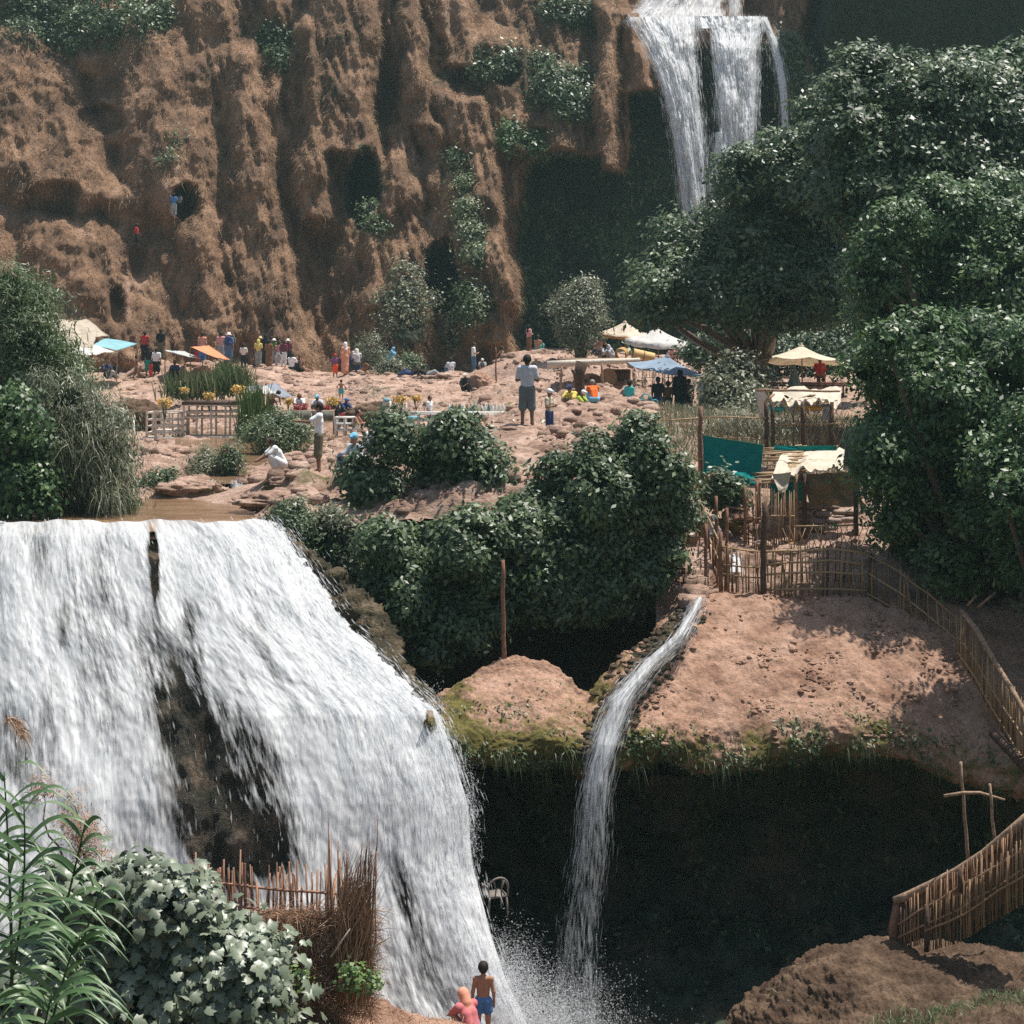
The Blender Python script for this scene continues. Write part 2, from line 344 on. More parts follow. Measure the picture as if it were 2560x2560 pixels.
WHO(1682, 950, 84, 'stand', 180, 'person in a pink shirt standing under the white parasol behind the blue one', 'pink', 'rose', 'hair', group=GU, H=1.8)
WHO(853, 1003, 76, 'hips', 180, 'shirtless boy in turquoise shorts with hands on hips below the woman in pink', None, 'turq', legs='mini', skin='tan', H=1.0, group='people around the market tables', h=.02)
GM = 'people around the market tables'
WHO(676, 1048, 66, 'bend', 60, 'man in a beige shirt bending under the grey tarpaulin', 'beige', 'khaki', skin='dark', group=GM, H=1.5)
WHO(748, 1040, 66, 'squat', 10, 'vendor in a white shirt sitting behind the red goods on the display', 'white', 'grey', group=GM, H=1.6)
WHO(796, 1044, 65, 'squat', -10, 'vendor with a light blue cap half hidden behind the standing man', 'lightgrey', 'black', 'cap', 'sky', skin='dark', group=GM, H=1.6)
WHO(860, 1052, 65, 'squat', 40, 'person in dark blue bending over the red goods above the small white rack', 'navy', 'black', 'cap', 'blue', skin='dark', group=GM, H=1.6)
WHO(840, 1050, 66, 'squat', -30, 'vendor in black behind the red goods left of the person in dark blue', 'black', 'black', skin='dark', group=GM, H=1.5)
WHO(893, 1083, 58, 'sit', 75, 'shirtless man sitting with one knee up right of the small white rack', None, 'offwhite', legs='mini', skin='tan', H=1.6, group=GM)
WHO(1075, 1075, 57, 'stand', 60, 'black haired man in a white shirt behind the long white market table', 'white', 'navy', skin='tan', group=GM, H=1.2)
WHO(1430, 1036, 55, 'squat', -30, 'vendor in a navy cap and yellow shirt left of the thick dark trunk', 'yellow', 'khaki', 'cap', 'navy', group=GM, H=1.75)
WHO(1446, 1040, 54, 'squat', 60, 'person in a lime green top bending down beside the navy capped vendor', 'lime', 'khaki', 'cap', 'white', group=GM, H=1.5)
WHO(1484, 1016, 55, 'squat', 190, 'person in a bright orange life vest crouching by the dark trunk', 'orange', 'sky', 'cap', 'grey', group=GM, H=1.55)
WHO(1574, 1062, 58, 'stand', 130, 'man in a turquoise shirt standing in front of the wooden platform', 'turq', 'brownc', 'hair', skin='dark', group=GM, H=1.62)
WHO(1645, 1052, 60, 'stand', 170, 'man in black with a dark cap standing under the blue parasol', 'black', 'navy', 'cap', 'black', skin='dark', group=GM, H=1.62)
WHO(1670, 1045, 62, 'stand', 200, 'slim person in dark brown right of the man in black under the blue parasol', 'brownc', 'black', skin='dark', group=GM, H=1.4)
WHO(1700, 1035, 62, 'stand', 170, 'tall figure in a black robe under the blue parasol', None, None, 'scarf', 'black', skin='dark', group=GM, H=1.7, robe='black')
WHO(1757, 1040, 60, 'front', 190, 'black haired person in a lavender T-shirt below the right end of the blue parasol', 'lavender', 'grey', 'hair', skin='dark', group=GM, H=1.45)
WHO(1722, 1035, 63, 'stand', 180, 'person in dark grey between the black robe and the lavender T-shirt', 'khaki', 'black', 'hair', skin='dark', group=GM, H=1.35)
WHO(2049, 965, 66, 'ledge', 160, 'person in a bright red top and pink cap sitting under the cream parasol', 'red', 'brownc', 'cap', 'rose', skin='brown', group=GM, H=1.6)
WHO(1900, 925, 74, 'stand', 200, 'person with a white sun hat in the shade left of the cream parasol', 'black', 'black', 'hat', 'white', skin='dark', group=GM, H=1.4)
WHO(435, 540, 'c-.9', 'stand', 190, 'shaded person in a blue top standing in the opening halfway up the left cliff', 'blue', 'grey', group='climbers on the left cliff', H=1.35, skin='dark')
WHO(450, 541, 'c-.9', 'stand', 140, 'shaded person in a grey top beside the one in blue in the cliff opening', 'lightgrey', 'black', group='climbers on the left cliff', H=1.45, skin='dark')
WHO(342, 618, 'c-.4', 'walk', 90, 'climber with a red top and black shorts below the cliff opening', 'red', 'black', legs='short', group='climbers on the left cliff', H=1.4, skin='dark')
# nearer people
WHO(797, 1184, 40.0, 'reach', 275, 'large man in a white T-shirt and olive shorts holding out one arm', 'white', 'khaki', 'hair', legs='short', skin='brown', H=1.78, h=.014)
WHO(694, 1184, 40.0, 'squat', 290, 'man all in white crouching at the edge of the little cascade', 'white', 'white', 'hair', legs='long', skin='brown', H=1.55, h=.016)
WHO(888, 1180, 38.8, 'sit', 330, 'woman in pale blue with a light blue cap by the small fig tree', 'lightgrey', 'navy', 'cap', 'sky', skin='tan', H=1.75, h=.016, sleeves='long')
WHO(922, 1172, 39.3, 'sit', 300, 'person with a white headscarf sitting behind the fig leaves', 'lightgrey', 'rose', 'scarf', 'white', skin='tan', H=1.7, h=.018)
WHO(1318, 1066, 40.0, 'front', 180, 'large man in a pale T-shirt and dark patterned shorts seen from behind', 'lightgrey', 'pattern', 'hair', legs='short', skin='brown', H=1.78, h=.014)
WHO(1373, 1094, 41.2, 'front', 60, 'man with a white cap and beige shirt looking down', 'beige', 'navy', 'cap', 'white', skin='brown', H=1.22, h=.016)
WHO(1208, 2606, 26.0, 'stand', 180, 'shirtless boy in bright blue swimming shorts standing before the big waterfall', None, 'blue', 'hair', legs='mini', skin='tan', H=1.28, h=.008)
WHO(1172, 2612, 25.4, 'squat', 215, 'person in a wet pink shirt crouching left of the boy in blue shorts', 'rose', 'blue', 'scarf', 'salmon', legs='mini', skin='tan', H=1.45, h=.010)
# ---------------------------------------------------------------- cliff (a wall of real relief, about 95 m away)
def interp_rows(pts, q):
    p = np.array(pts, float); o = np.argsort(p[:, 1]); return np.interp(q, p[o, 1], p[o, 0])
cpx = np.arange(-420, 2960, 4.2); cpy = np.concatenate([np.arange(-230, 60, 4.2), np.arange(60, 990, 4.2)])
PX, PY = np.meshgrid(cpx, cpy)
wx = fbm(np.stack([PX/120, PY/200, 0*PX], -1), 4)*44+fbm(np.stack([PX/300, PY/300, 0*PX+50], -1), 2)*30
wy = fbm(np.stack([PX/90, PY/120, 0*PX+9], -1), 3)*26
QX = PX+wx; QY = PY+wy
CY = 94+(900-PY)/900*13.5
B = np.zeros_like(PX)
def rib(pts, wd, amp, bottom=None, skew=.3, p=.6):
    global B
    cx = interp_rows(pts, QY); w_ = wd*(1+.18*pnoise(np.stack([0*PX+wd, QY/70, 0*PX+amp], -1)))
    d = (QX-cx)/w_; d = np.where(d > 0, d*(1+skew), d*(1-skew*.6))
    prof = np.clip(1-d*d, 0, 1)**p
    ys = [q[1] for q in pts]
    f = sstep(min(ys)-60, min(ys)+10, QY)
    bt = bottom if bottom else max(ys)
    f = f*(1-sstep(bt-(14 if bottom else 70), bt+(6 if bottom else 20), QY))
    B = np.maximum(B, amp*prof*f)
rib([(430, -260), (470, 200), (500, 450), (520, 700), (570, 900)], 75, 1.8)
rib([(330, 60), (420, 300), (480, 560)], 130, 2.4)
rib([(0, 100), (120, 400), (200, 540)], 210, 2.6)
rib([(-150, 350), (-50, 900)], 200, 2.6)
rib([(150, 560), (250, 760), (330, 950)], 170, 1.7)
rib([(500, -260), (520, 200), (600, 450), (660, 700), (700, 950)], 85, 1.3)
rib([(600, 130), (640, 300), (690, 500), (715, 700), (750, 950)], 62, 2.3, None, .9)
rib([(770, 60), (780, 300), (795, 560)], 52, 3.0, 562, .2, .5)
rib([(900, -260), (905, 150), (890, 380)], 88, 3.2, 385, .5)
rib([(700, -260), (720, 100)], 60, 1.6, None)
rib([(1010, -260), (1030, 150), (1085, 320)], 48, 3.4, 325, .8)
rib([(1130, 0), (1180, 170)], 55, 2.4, 180, .4)
rib([(990, 330), (1030, 600), (1000, 950)], 95, 2.4, None, .4)
rib([(1105, 310), (1170, 480), (1190, 650), (1240, 870)], 48, 3.0, None, .9)
rib([(1185, 240), (1230, 450), (1275, 760)], 50, 4.2, 772, .9, .45)
rib([(1215, 600), (1262, 860)], 34, 3.0, 865, .8, .45)
rib([(1250, 100), (1330, 330)], 100, 3.2, 375, .2)
rib([(1430, 180), (1430, 390)], 90, 3.6, 395, .2)
rib([(1350, -200), (1400, 150)], 110, 1.8, 170, .2)
rib([(1535, 30), (1512, 250), (1516, 425)], 34, 6.2, 428, .4, .4)
rib([(1595, 40), (1590, 225)], 62, 5.4, 240, .2, .5)
rib([(1650, 45), (1650, 150)], 45, 3.2, 170)
def cave(cx, cy, rx, ry, amp, hard=.25):
    global B
    r = np.sqrt(((QX-cx)/rx)**2+((QY-cy)/ry)**2)
    B = B-amp*(1-sstep(1-hard, 1+hard, r))
cave(905, 470, 38, 95, 3.5); cave(1118, 690, 32, 90, 5, .15); cave(450, 505, 34, 40, 3, .12); cave(800, 690, 50, 170, 1.6, .5)
cave(965, 230, 13, 180, 2.2, .5); cave(560, 260, 26, 120, 1.0, .6); cave(1270, 180, 36, 34, 2.4); cave(1180, 210, 40, 36, 2.2); cave(1330, 340, 40, 20, .8)
cave(300, 765, 22, 45, 1.6); cave(740, 220, 28, 180, 1.6, .6); cave(120, 500, 80, 40, 1.4); cave(250, 300, 60, 36, 1.2); cave(990, 60, 12, 90, 1.4)
# great recess behind and beside the upper falls
left = interp_rows([(1330, 380), (1310, 420), (1290, 500), (1300, 640), (1310, 760), (1290, 830), (1330, 990)], QY)
top = np.interp(QX, [1200, 1300, 1490, 1500, 1560, 1570, 1640, 1700, 1900, 1970, 1992, 2060, 2100, 3000], [400, 395, 385, 425, 425, 235, 225, 120, 105, 125, 260, 300, 330, 500])
hole = sstep(left-12, left+22, QX)*sstep(top-8, top+14, QY)
B = B*(1-hole)-8.5*hole
pp = np.stack([PX/42, PY/42, 0*PX], -1)
N1 = fbm(pp*np.array([.55, .25, 1]), 6, .55); N2 = fbm(pp*np.array([2.4, 1.1, 1])+31, 5, .6, True); N3 = fbm(pp*.28+5, 4)
B = B+N1*1.35+N2*.24+N3*1.6*(QX < 1300)
fl = fbm(np.stack([(PX-.24*PY)/26, PY/150, 0*PX+4], -1), 5, .6, True); B = B+(fl-.2)*.95*sstep(380, 620, QX)*(1-hole)
B = B+fbm(pp*np.array([1.2, .9, 1])+77, 5, .65, True)*.32*(QX < 620)
# right of the falls
rk = sstep(1905, 1960, QX)*(1-sstep(2010, 2060, QX))*(1-sstep(240, 330, QY))
B = B+rk*3.4
CYY = CY-B
rt = sstep(2030, 2080, QX)
CYY = CYY*(1-rt)+rt*(99+PY*.022-N1*1.6-N2*.5+(QX-2050)*.006)  # right end leans forward, shaped to fall into its own shade
# lip of the upper falls: above it the ground steps back to the next tier
lip = 42+6*np.sin(PX/31)+np.where(PX < 1600, -14, 0)
tier = (PX > 1540)*(PX < 1935)*(PY < lip)
CYY = np.where(tier, 112+N1*1.2+(lip-PY)*.012, CYY)
def box3(a):
    b = a.copy(); b[1:-1, 1:-1] = (a[1:-1, 1:-1]*4+a[:-2, 1:-1]+a[2:, 1:-1]+a[1:-1, :-2]+a[1:-1, 2:])/8; return b
CYY = box3(CYY)
CV = atv(PX, PY, CYY)
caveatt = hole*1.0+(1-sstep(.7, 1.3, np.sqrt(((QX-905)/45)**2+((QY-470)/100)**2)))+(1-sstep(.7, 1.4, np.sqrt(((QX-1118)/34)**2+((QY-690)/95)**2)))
mossm = np.clip(caveatt, 0, 1)*.85+.42*sstep(.05, .5, N3)*(QX > 560)+1.0*(QX > 2040)  # last term darkens the shaded right end through the moss colour
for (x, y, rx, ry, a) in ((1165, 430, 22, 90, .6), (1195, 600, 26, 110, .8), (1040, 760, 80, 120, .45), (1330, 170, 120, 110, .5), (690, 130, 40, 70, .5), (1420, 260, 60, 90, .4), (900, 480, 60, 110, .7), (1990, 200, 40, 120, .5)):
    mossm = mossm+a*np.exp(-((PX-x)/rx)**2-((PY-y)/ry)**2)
o = mesh_np('cliff', CV.reshape(-1, 3), gridfaces(*PX.shape)[:, ::-1], M['cliff'], None, True, va={'moss': mossm})
tag(o, kind='structure')

# blades of dry grass and small green leaves that grow on the cliff
def grid_normals(V):
    du = np.gradient(V, axis=1); dv = np.gradient(V, axis=0); n = np.cross(du, dv); n /= np.linalg.norm(n, axis=-1)[..., None]+1e-9
    return n
CN = grid_normals(CV); s_ = np.sign(-CN[..., 1:2]); s_[s_ == 0] = 1; CN = CN*s_
def sample_grid(V, Nn, mask, n, rng=RNG):
    """random points of a grid surface, density by mask and true area"""
    du = np.linalg.norm(np.gradient(V, axis=1), axis=-1); dv = np.linalg.norm(np.gradient(V, axis=0), axis=-1)
    wgt = (np.minimum(du, .6)*np.minimum(dv, .6)*mask); wgt[-1] = 0; wgt[:, -1] = 0
    p = wgt.ravel()/wgt.sum(); idx = rng.choice(p.size, n, p=p); i, j = np.unravel_index(idx, mask.shape)
    a = rng.random((n, 1)); b = rng.random((n, 1))
    P = V[i, j]*(1-a)*(1-b)+V[i+1, j]*a*(1-b)+V[i, j+1]*(1-a)*b+V[i+1, j+1]*a*b
    return P, Nn[i, j], (i, j)
def blades(P, D, L, W, droop=.5, rng=RNG, seg=2):
    """curved blades: start P, direction D (unit), length L, width W"""
    n = len(P); L = np.broadcast_to(L, (n,)); W = np.broadcast_to(W, (n,))
    side = np.cross(D, rng.normal(size=(n, 3))); side /= np.linalg.norm(side, axis=1)[:, None]+1e-9
    V = []
    for k in range(seg+1):
        t = k/seg
        c = P+D*(L*t)[:, None]-np.array([0, 0, 1.])*(droop*L*t*t)[:, None]
        wd = W*(1-t)**.7*.5 if k < seg else W*0
        if k < seg: V += [c-side*wd[:, None], c+side*wd[:, None]]
        else: V.append(c)
    V = np.stack(V, 1); m = V.shape[1]; base = np.arange(n)[:, None]*m
    Q = np.concatenate([base+np.array([2*k, 2*k+1, 2*k+3, 2*k+2]) for k in range(seg-1)]) if seg > 1 else np.zeros((0, 4), int)
    T = base+np.array([2*seg-2, 2*seg-1, 2*seg])
    return V.reshape(-1, 3), Q, T, n, seg
def blade_mesh(name, P, D, L, W, mat, droop=.5, lv=None, parent=None, seg=2):
    V, Q, T, n, seg = blades(P, D, L, W, droop, seg=seg)
    if lv is None: lv = RNG.random(n)
    fa = np.concatenate([np.tile(lv, seg-1), lv])
    return mesh_np(name, V, [Q, T], mat, parent, False, fa={'lv': fa})
gm = sstep(.35, .75, 1-np.clip(mossm, 0, 1)+.2)*sstep(-.05, .4, N2+N1)*(1-np.clip(caveatt, 0, 1))*(1-tier*1.0)*(PX < 2060)*(PY > -60)*(PY < 930)*(.25+.75*(PX < 1560))*(.35+.9*sstep(-.2, .25, fbm(pp*np.array([.9, .6, 1])+3, 4)))
P, Nn, (gi, gj) = sample_grid(CV, CN, gm, 85000)
n = len(P); D = Nn*.55+np.array([0, 0, .35])+RNG.normal(size=(n, 3))*.38; D /= np.linalg.norm(D, axis=1)[:, None]
patch = fbm(P*.35, 3); lv = np.clip(.5+patch[:]*.9+RNG.normal(size=n)*.2, 0, 1)
o = blade_mesh('dry_grass', P, D, .14+.42*RNG.random(n)**2, .04, M['drygrass'], 1.1, lv); tag(o, 'dry straw coloured grass hanging all over the brown cliff', 'grass', kind='stuff')

# ---------------------------------------------------------------- terrace ground between the lower lip and the cliff
YR = [34.4, 35.2, 36, 38, 40, 42, 44, 50, 58, 66, 75, 82, 88, 94, 100]
XC = [-700, 0, 320, 500, 670, 800, 1000, 1200, 1320, 1500, 1640, 1750, 1900, 2200, 2600, 3300]
ZT = [  # rows: Y, columns: px
 [-5.6, -5.2, -5.2, -5.2, -5.2, -5.4, -5.6, -5.6, -5.6, -5.8, -7.0, -7.1, -7.1, -7.2, -7.3, -7.5],
 [-5.2, -4.8, -4.75, -4.75, -4.75, -4.9, -5.0, -5.0, -5.0, -5.4, -6.1, -6.2, -6.15, -6.2, -6.3, -6.4],
 [-4.6, -4.6, -4.55, -4.5, -4.45, -4.3, -4.1, -3.9, -3.9, -4.4, -5.4, -5.3, -5.3, -5.4, -5.8, -6],
 [-4.0, -4.6, -4.55, -4.5, -4.2, -3.95, -3.7, -3.1, -2.9, -3.4, -4.6, -4.6, -4.8, -5.0, -5.2, -5.4],
 [-3.0, -4.6, -4.6, -4.55, -3.95, -3.66, -3.4, -2.6, -2.48, -2.8, -3.9, -4.0, -4.3, -4.6, -4.7, -5],
 [-2.4, -4.2, -4.15, -4.2, -3.85, -3.62, -3.3, -2.6, -2.5, -2.75, -3.5, -3.6, -3.8, -4.2, -4.4, -4.5],
 [-2.0, -3.9, -3.95, -4.05, -3.85, -3.65, -3.4, -2.7, -2.6, -2.75, -3.25, -3.4, -3.6, -4.0, -4.2, -4.3],
 [-1.5, -3.7, -4.05, -4.2, -4.15, -3.95, -3.8, -3.0, -2.75, -2.8, -2.95, -3.05, -3.2, -3.6, -3.8, -4],
 [-1.0, -3.4, -4.15, -4.3, -4.3, -4.25, -4.1, -3.3, -2.9, -2.85, -2.9, -2.95, -3.0, -3.2, -3.4, -3.6],
 [-.8, -3.2, -4.1, -4.2, -4.25, -4.25, -4.2, -3.5, -2.95, -2.75, -2.85, -2.9, -2.8, -2.8, -3, -3.2],
 [-.8, -3.0, -3.8, -3.75, -3.6, -3.5, -3.5, -3.25, -2.9, -2.2, -2.6, -2.65, -2.6, -2.6, -2.8, -3],
 [-1, -2.9, -3.3, -3.0, -2.9, -3.0, -3.0, -2.8, -2.35, -1.8, -2.2, -2.4, -2.4, -2.4, -2.6, -3],
 [-1.2, -2.75, -2.75, -2.45, -2.3, -2.75, -2.65, -2.6, -1.75, -1.5, -1.9, -2.2, -2.2, -2.2, -2.4, -3],
 [-1, -2.7, -2.6, -2.3, -2.3, -2.55, -2.5, -2.45, -1.5, -1.5, -1.8, -2, -2, -2, -2.2, -3],
 [0, -1.5, -1.5, -1.5, -1.5, -1.5, -1.5, -1.5, -1.3, -1.5, -1.8, -2, -2, -2, -2, -3]]
ZT = np.array(ZT)
def cr1(xs, ys, x):
    """monotone-ish cubic (Hermite) interpolation along last axis of ys at x"""
    xs = np.array(xs, float); m = np.gradient(ys, xs, axis=-1)*.75
    k = np.clip(np.searchsorted(xs, x)-1, 0, len(xs)-2); h = xs[k+1]-xs[k]; t = np.clip((x-xs[k])/h, 0, 1)
    h00 = 2*t**3-3*t**2+1; h10 = t**3-2*t**2+t; h01 = -2*t**3+3*t**2; h11 = t**3-t**2
    return h00*ys[..., k]+h10*h*m[..., k]+h01*ys[..., k+1]+h11*h*m[..., k+1]
gpx = np.arange(-620, 3200, 5.0)
gY = [34.4]
while gY[-1] < 101: gY.append(gY[-1]+.05+.0016*(gY[-1]-34)+(.05 if gY[-1] > 48 else 0))
gY = np.array(gY)
Zc = cr1(XC, ZT, gpx)                    # (rows Y, px)
Zg = cr1(YR, Zc.T, gY).T                 # (len gY, len gpx)
GX, GYY = np.meshgrid(gpx, gY)
WXg = (GX-1280)/F*GYY
q = np.stack([WXg, GYY, 0*GX], -1)
amp = np.clip((GYY-30)/40, .35, 1.1)
# terraced rock: rounded ledges
n_big = fbm(q*.45+3, 5, .55); n_r = fbm(q*np.array([1.0, 1.6, 1])+11, 5, .6, True)
water_m = (1-sstep(640, 700, GX+40*fbm(q*.5, 3)))*(1-sstep(41.0, 41.9, GYY+.5*fbm(q*.8, 3)))*sstep(-60, 40, GX)
chan = np.exp(-((GX-(560+(GYY-41)*6))/70)**2)*(GYY > 40.5)*(GYY < 66)
rockamp = (1-water_m)*(1-.6*chan)
smooth_r = sstep(1560, 1640, GX)*(1-sstep(60, 66, GYY))*sstep(40, 44, GYY)
rockamp = rockamp*(1-.7*smooth_r)*(1-.6*sstep(76, 82, GYY))
Zg = Zg+rockamp*(n_big*.62*amp+n_r*.26*amp+np.round(fbm(q*.33+40, 3)*3)*.12*amp)
for (x, y, rr, hh) in ((735, 39.2, .7, .35), (800, 40.1, .9, .2), (560, 40.3, 1.0, .32), (430, 41.6, 1.2, .35), (700, 37.2, .8, .2), (1320, 40, .8, .05), (440, 46, 1.4, .4), (1290, 84, 2.6, .6), (1230, 60, 2, .4), (1480, 55, 2.5, .5), (1440, 47, 1.5, .5)):
    wx0 = (x-1280)/F*y; d2 = ((WXg-wx0)/rr)**2+((GYY-y)/(rr*1.3))**2
    Zg = Zg+hh*np.exp(-d2**1.5)
crv = fbm(q*np.array([.9, 1.5, 1])+90, 4, .55, True); Zg = Zg-.13*sstep(.3, .7, crv)*rockamp
Zg = Zg-water_m*.15-chan*.18

# make the ground meet every foot that stands on it
def settle(anch):
    global Zg
    for (px, py, Y, r) in anch:
        zd = (HY-py)/F*Y-.02; j = np.clip(np.searchsorted(gpx, px), 0, len(gpx)-1); i = np.clip(np.searchsorted(gY, Y), 0, len(gY)-1); x0 = (px-1280)/F*Y
        d2 = ((WXg-x0)**2+((GYY-Y)*.8)**2)/r**2; Zg = Zg+(zd-Zg[i, j])*np.exp(-d2)
LOWER = [((a[0]), a[1]+{'lie': 0}.get(a[3], 0), a[2], .55 if a[2] < 50 else 1.1) for a, k in [((q[0], q[1], (q[2]-1.2 if (not isinstance(q[2], str) and q[2] >= 89 and q[0] < 1250) else q[2]), q[3]), k) for q, k in PEOPLE] if not isinstance(a[2], str) and a[2] > 36 and a[2] < 86.4 or (not isinstance(a[2], str) and a[2] >= 86.4)]
LOWER += [(410, 1098, 60, 1.2), (530, 1100, 60, 1.4), (780, 1096, 61, 1.2), (860, 1092, 58, .8), (967, 1084, 57, .8), (1003, 1086, 57, .8), (1060, 1092, 56, 1.2), (1160, 1092, 56, 1.2), (1250, 1092, 56, 1.0), (1404, 1030, 69.8, 1.0), (1506, 1000, 70, 1.0), (1585, 1010, 70, 1.0), (1598, 969, 68, 1), (1650, 969, 68, 1.2), (1720, 967, 68, 1.2), (1674, 1040, 64, 1), (1622, 1046, 56, .8), (1452, 900, 82, 1.5), (1240, 966, 82, 1), (336, 1108, 57, .8), (2006, 975, 66, 1.2), (1452, 1008, 56, .8), (1564, 905, 84, 1.2), (1648, 925, 82, 1.2)]
for _ in range(3): settle(LOWER)
GV = np.stack([WXg, GYY, Zg], -1)
def ground_z(px, Y):
    j = np.clip(np.searchsorted(gpx, px), 0, len(gpx)-1); i = np.clip(np.searchsorted(gY, Y), 0, len(gY)-1); return Zg[i, j]
def ground_hit(px, py):
    """nearest ground point seen at a photo position"""
    j = int(np.clip(np.searchsorted(gpx, px), 0, len(gpx)-1)); col = HY-Zg[:, j]/gY*F
    k = np.where(col <= py)[0]
    return gY[k[0]] if len(k) else gY[-1]
gmoss = .55*np.exp(-((GX-760)/90)**2-((GYY-39)/1.2)**2)+.8*sstep(.2, .6, fbm(q*.4+50, 4))*(GX > 250)+.35*chan
gmoss = gmoss+.45*sstep(1600, 1850, GX)*sstep(41, 45, GYY)*(1-sstep(54, 60, GYY))
gf = gridfaces(*GX.shape); cut = (GX.ravel() < 1640) & (GYY.ravel() < 35.75); gf = gf[~cut[gf].any(1)]
o = mesh_np('ground', GV.reshape(-1, 3), gf, M['ground'], None, True, va={'moss': gmoss}); tag(o, kind='structure')
GN = grid_normals(GV); GN *= np.sign(GN[..., 2:3]+1e-9)

# river surface above the lip and the little cascade behind it
def planewater(name, pxr, Yr, z, nx=60, ny=30, wav=.02):
    a = np.linspace(*pxr, nx); b = np.linspace(*Yr, ny); A, Bq = np.meshgrid(a, b); X = (A-1280)/F*Bq
    Z = z+wav*fbm(np.stack([X*2, Bq*2, 0*X], -1), 3)
    if name == 'river': Z = Z-.22*sstep(36.4, 35.6, Bq)**2
    return mesh_np(name, np.stack([X, Bq, Z], -1).reshape(-1, 3), gridfaces(ny, nx), M['river'], None, True)
o = planewater('river', (-120, 720), (35.7, 42.2), -4.34); tag(o, kind='structure')
o = planewater('stream_water', (440, 900), (41.8, 66), -4.07); tag(o, kind='structure')

# ---------------------------------------------------------------- general sheets through control nets
def net(rows, nu, nv):
    """rows: (R, C, 3) control points -> dense (nv, nu, 3)"""
    rows = np.array(rows, float); R, C = rows.shape[:2]
    a = cr1(np.arange(C), rows.transpose(0, 2, 1), np.linspace(0, C-1, nu))   # R,3,nu
    b = cr1(np.arange(R), a.transpose(1, 2, 0), np.linspace(0, R-1, nv))      # 3,nu,nv
    return b.transpose(2, 1, 0)
def pnet(rows, nu, nv):
    rows = np.array(rows, float); W = atv(rows[..., 0], rows[..., 1], rows[..., 2]); return net(W, nu, nv)

# the ledge: hump with the pole, mossy saddle, red dirt mound, its lip, and the dark hollow under it
cx_ = [1064, 1100, 1190, 1290, 1400, 1470, 1560, 1650, 1740, 1900, 2080, 2230, 2400, 2560, 2760]
crest = [1770, 1745, 1700, 1662, 1690, 1742, 1650, 1580, 1505, 1498, 1500, 1508, 1520, 1535, 1550]
crY = [31.5, 31.8, 32.2, 32.6, 32.6, 32.4, 33, 33.6, 34.3, 34.6, 34.7, 34.7, 34.6, 34.5, 34.4]
lipy = [1790, 1835, 1870, 1885, 1900, 1915, 1905, 1880, 1890, 1885, 1862, 1890, 1930, 1960, 2000]
lipY = [30.6, 30.7, 30.8, 30.9, 30.9, 30.9, 30.9, 31, 31.2, 31.3, 31.5, 31.8, 31.8, 31.5, 31.2]
L0 = [(x, c+150, y+2.5) for x, c, y in zip(cx_, crest, crY)]
L0 = [(x, (c-14 if x > 1600 else c+210), (y+1.5 if x > 1600 else y+1.2)) for x, c, y in zip(cx_, crest, crY)]
L1 = [(x, c-(3 if x > 1600 else 0), y+.35) for x, c, y in zip(cx_, crest, crY)]
L2 = [(x, c+8, y) for x, c, y in zip(cx_, crest, crY)]
L3 = [(x, c*.62+l*.38, y*.55+ly*.45-.15) for x, c, l, y, ly in zip(cx_, crest, lipy, crY, lipY)]
L4 = [(x, c*.22+l*.78, y*.15+ly*.85-.3) for x, c, l, y, ly in zip(cx_, crest, lipy, crY, lipY)]
L5 = [(x, l, ly-.1) for x, l, ly in zip(cx_, lipy, lipY)]
L6 = [(x, l+18, ly+.6) for x, l, ly in zip(cx_, lipy, lipY)]
L7 = [(x, l+10, ly+3.2) for x, l, ly in zip(cx_, lipy, lipY)]
ledge = pnet([L0, L1, L2, L3, L4, L5, L6, L7], 520, 230)
ln = grid_normals(ledge); ln *= np.sign(-ln[..., 1:2]+.4*ln[..., 2:3]+1e-9)
nn = fbm(ledge*1.1, 6, .6)*.35+fbm(ledge*np.array([2.6, 2.6, 3.5]), 5, .65, True)*.12
nn = nn*.62; ledge = ledge+ln*nn[..., None]; vq = np.linspace(0, 1, 230)[:, None]; ledge[..., 2] += sstep(.4, .72, vq)*(fbm(np.stack([ledge[..., 0]*.55, ledge[..., 1]*.3, 0*nn], -1), 4)*.55)
LPX = ledge[..., 0]/ledge[..., 1]*F+1280; LPY = HY-ledge[..., 2]/ledge[..., 1]*F
vv = np.linspace(0, 1, 230)[:, None]+0*LPX
lm = (.42+.9*fbm(ledge*.9+8, 3))*sstep(.48, .66, vv)+.6*np.exp(-((LPX-1130)/70)**2)*(vv > .2)+.5*np.exp(-((LPX-1500)/110)**2)+.35*np.exp(-((LPX-1290)/120)**2)*sstep(.3, .5, vv)
o = mesh_np('ledge', ledge.reshape(-1, 3), gridfaces(230, 520), M['dirt'], None, True, va={'moss': lm}); tag(o, kind='structure')
ln = grid_normals(ledge); ln *= np.sign(-ln[..., 1:2]+.4*ln[..., 2:3]+1e-9)
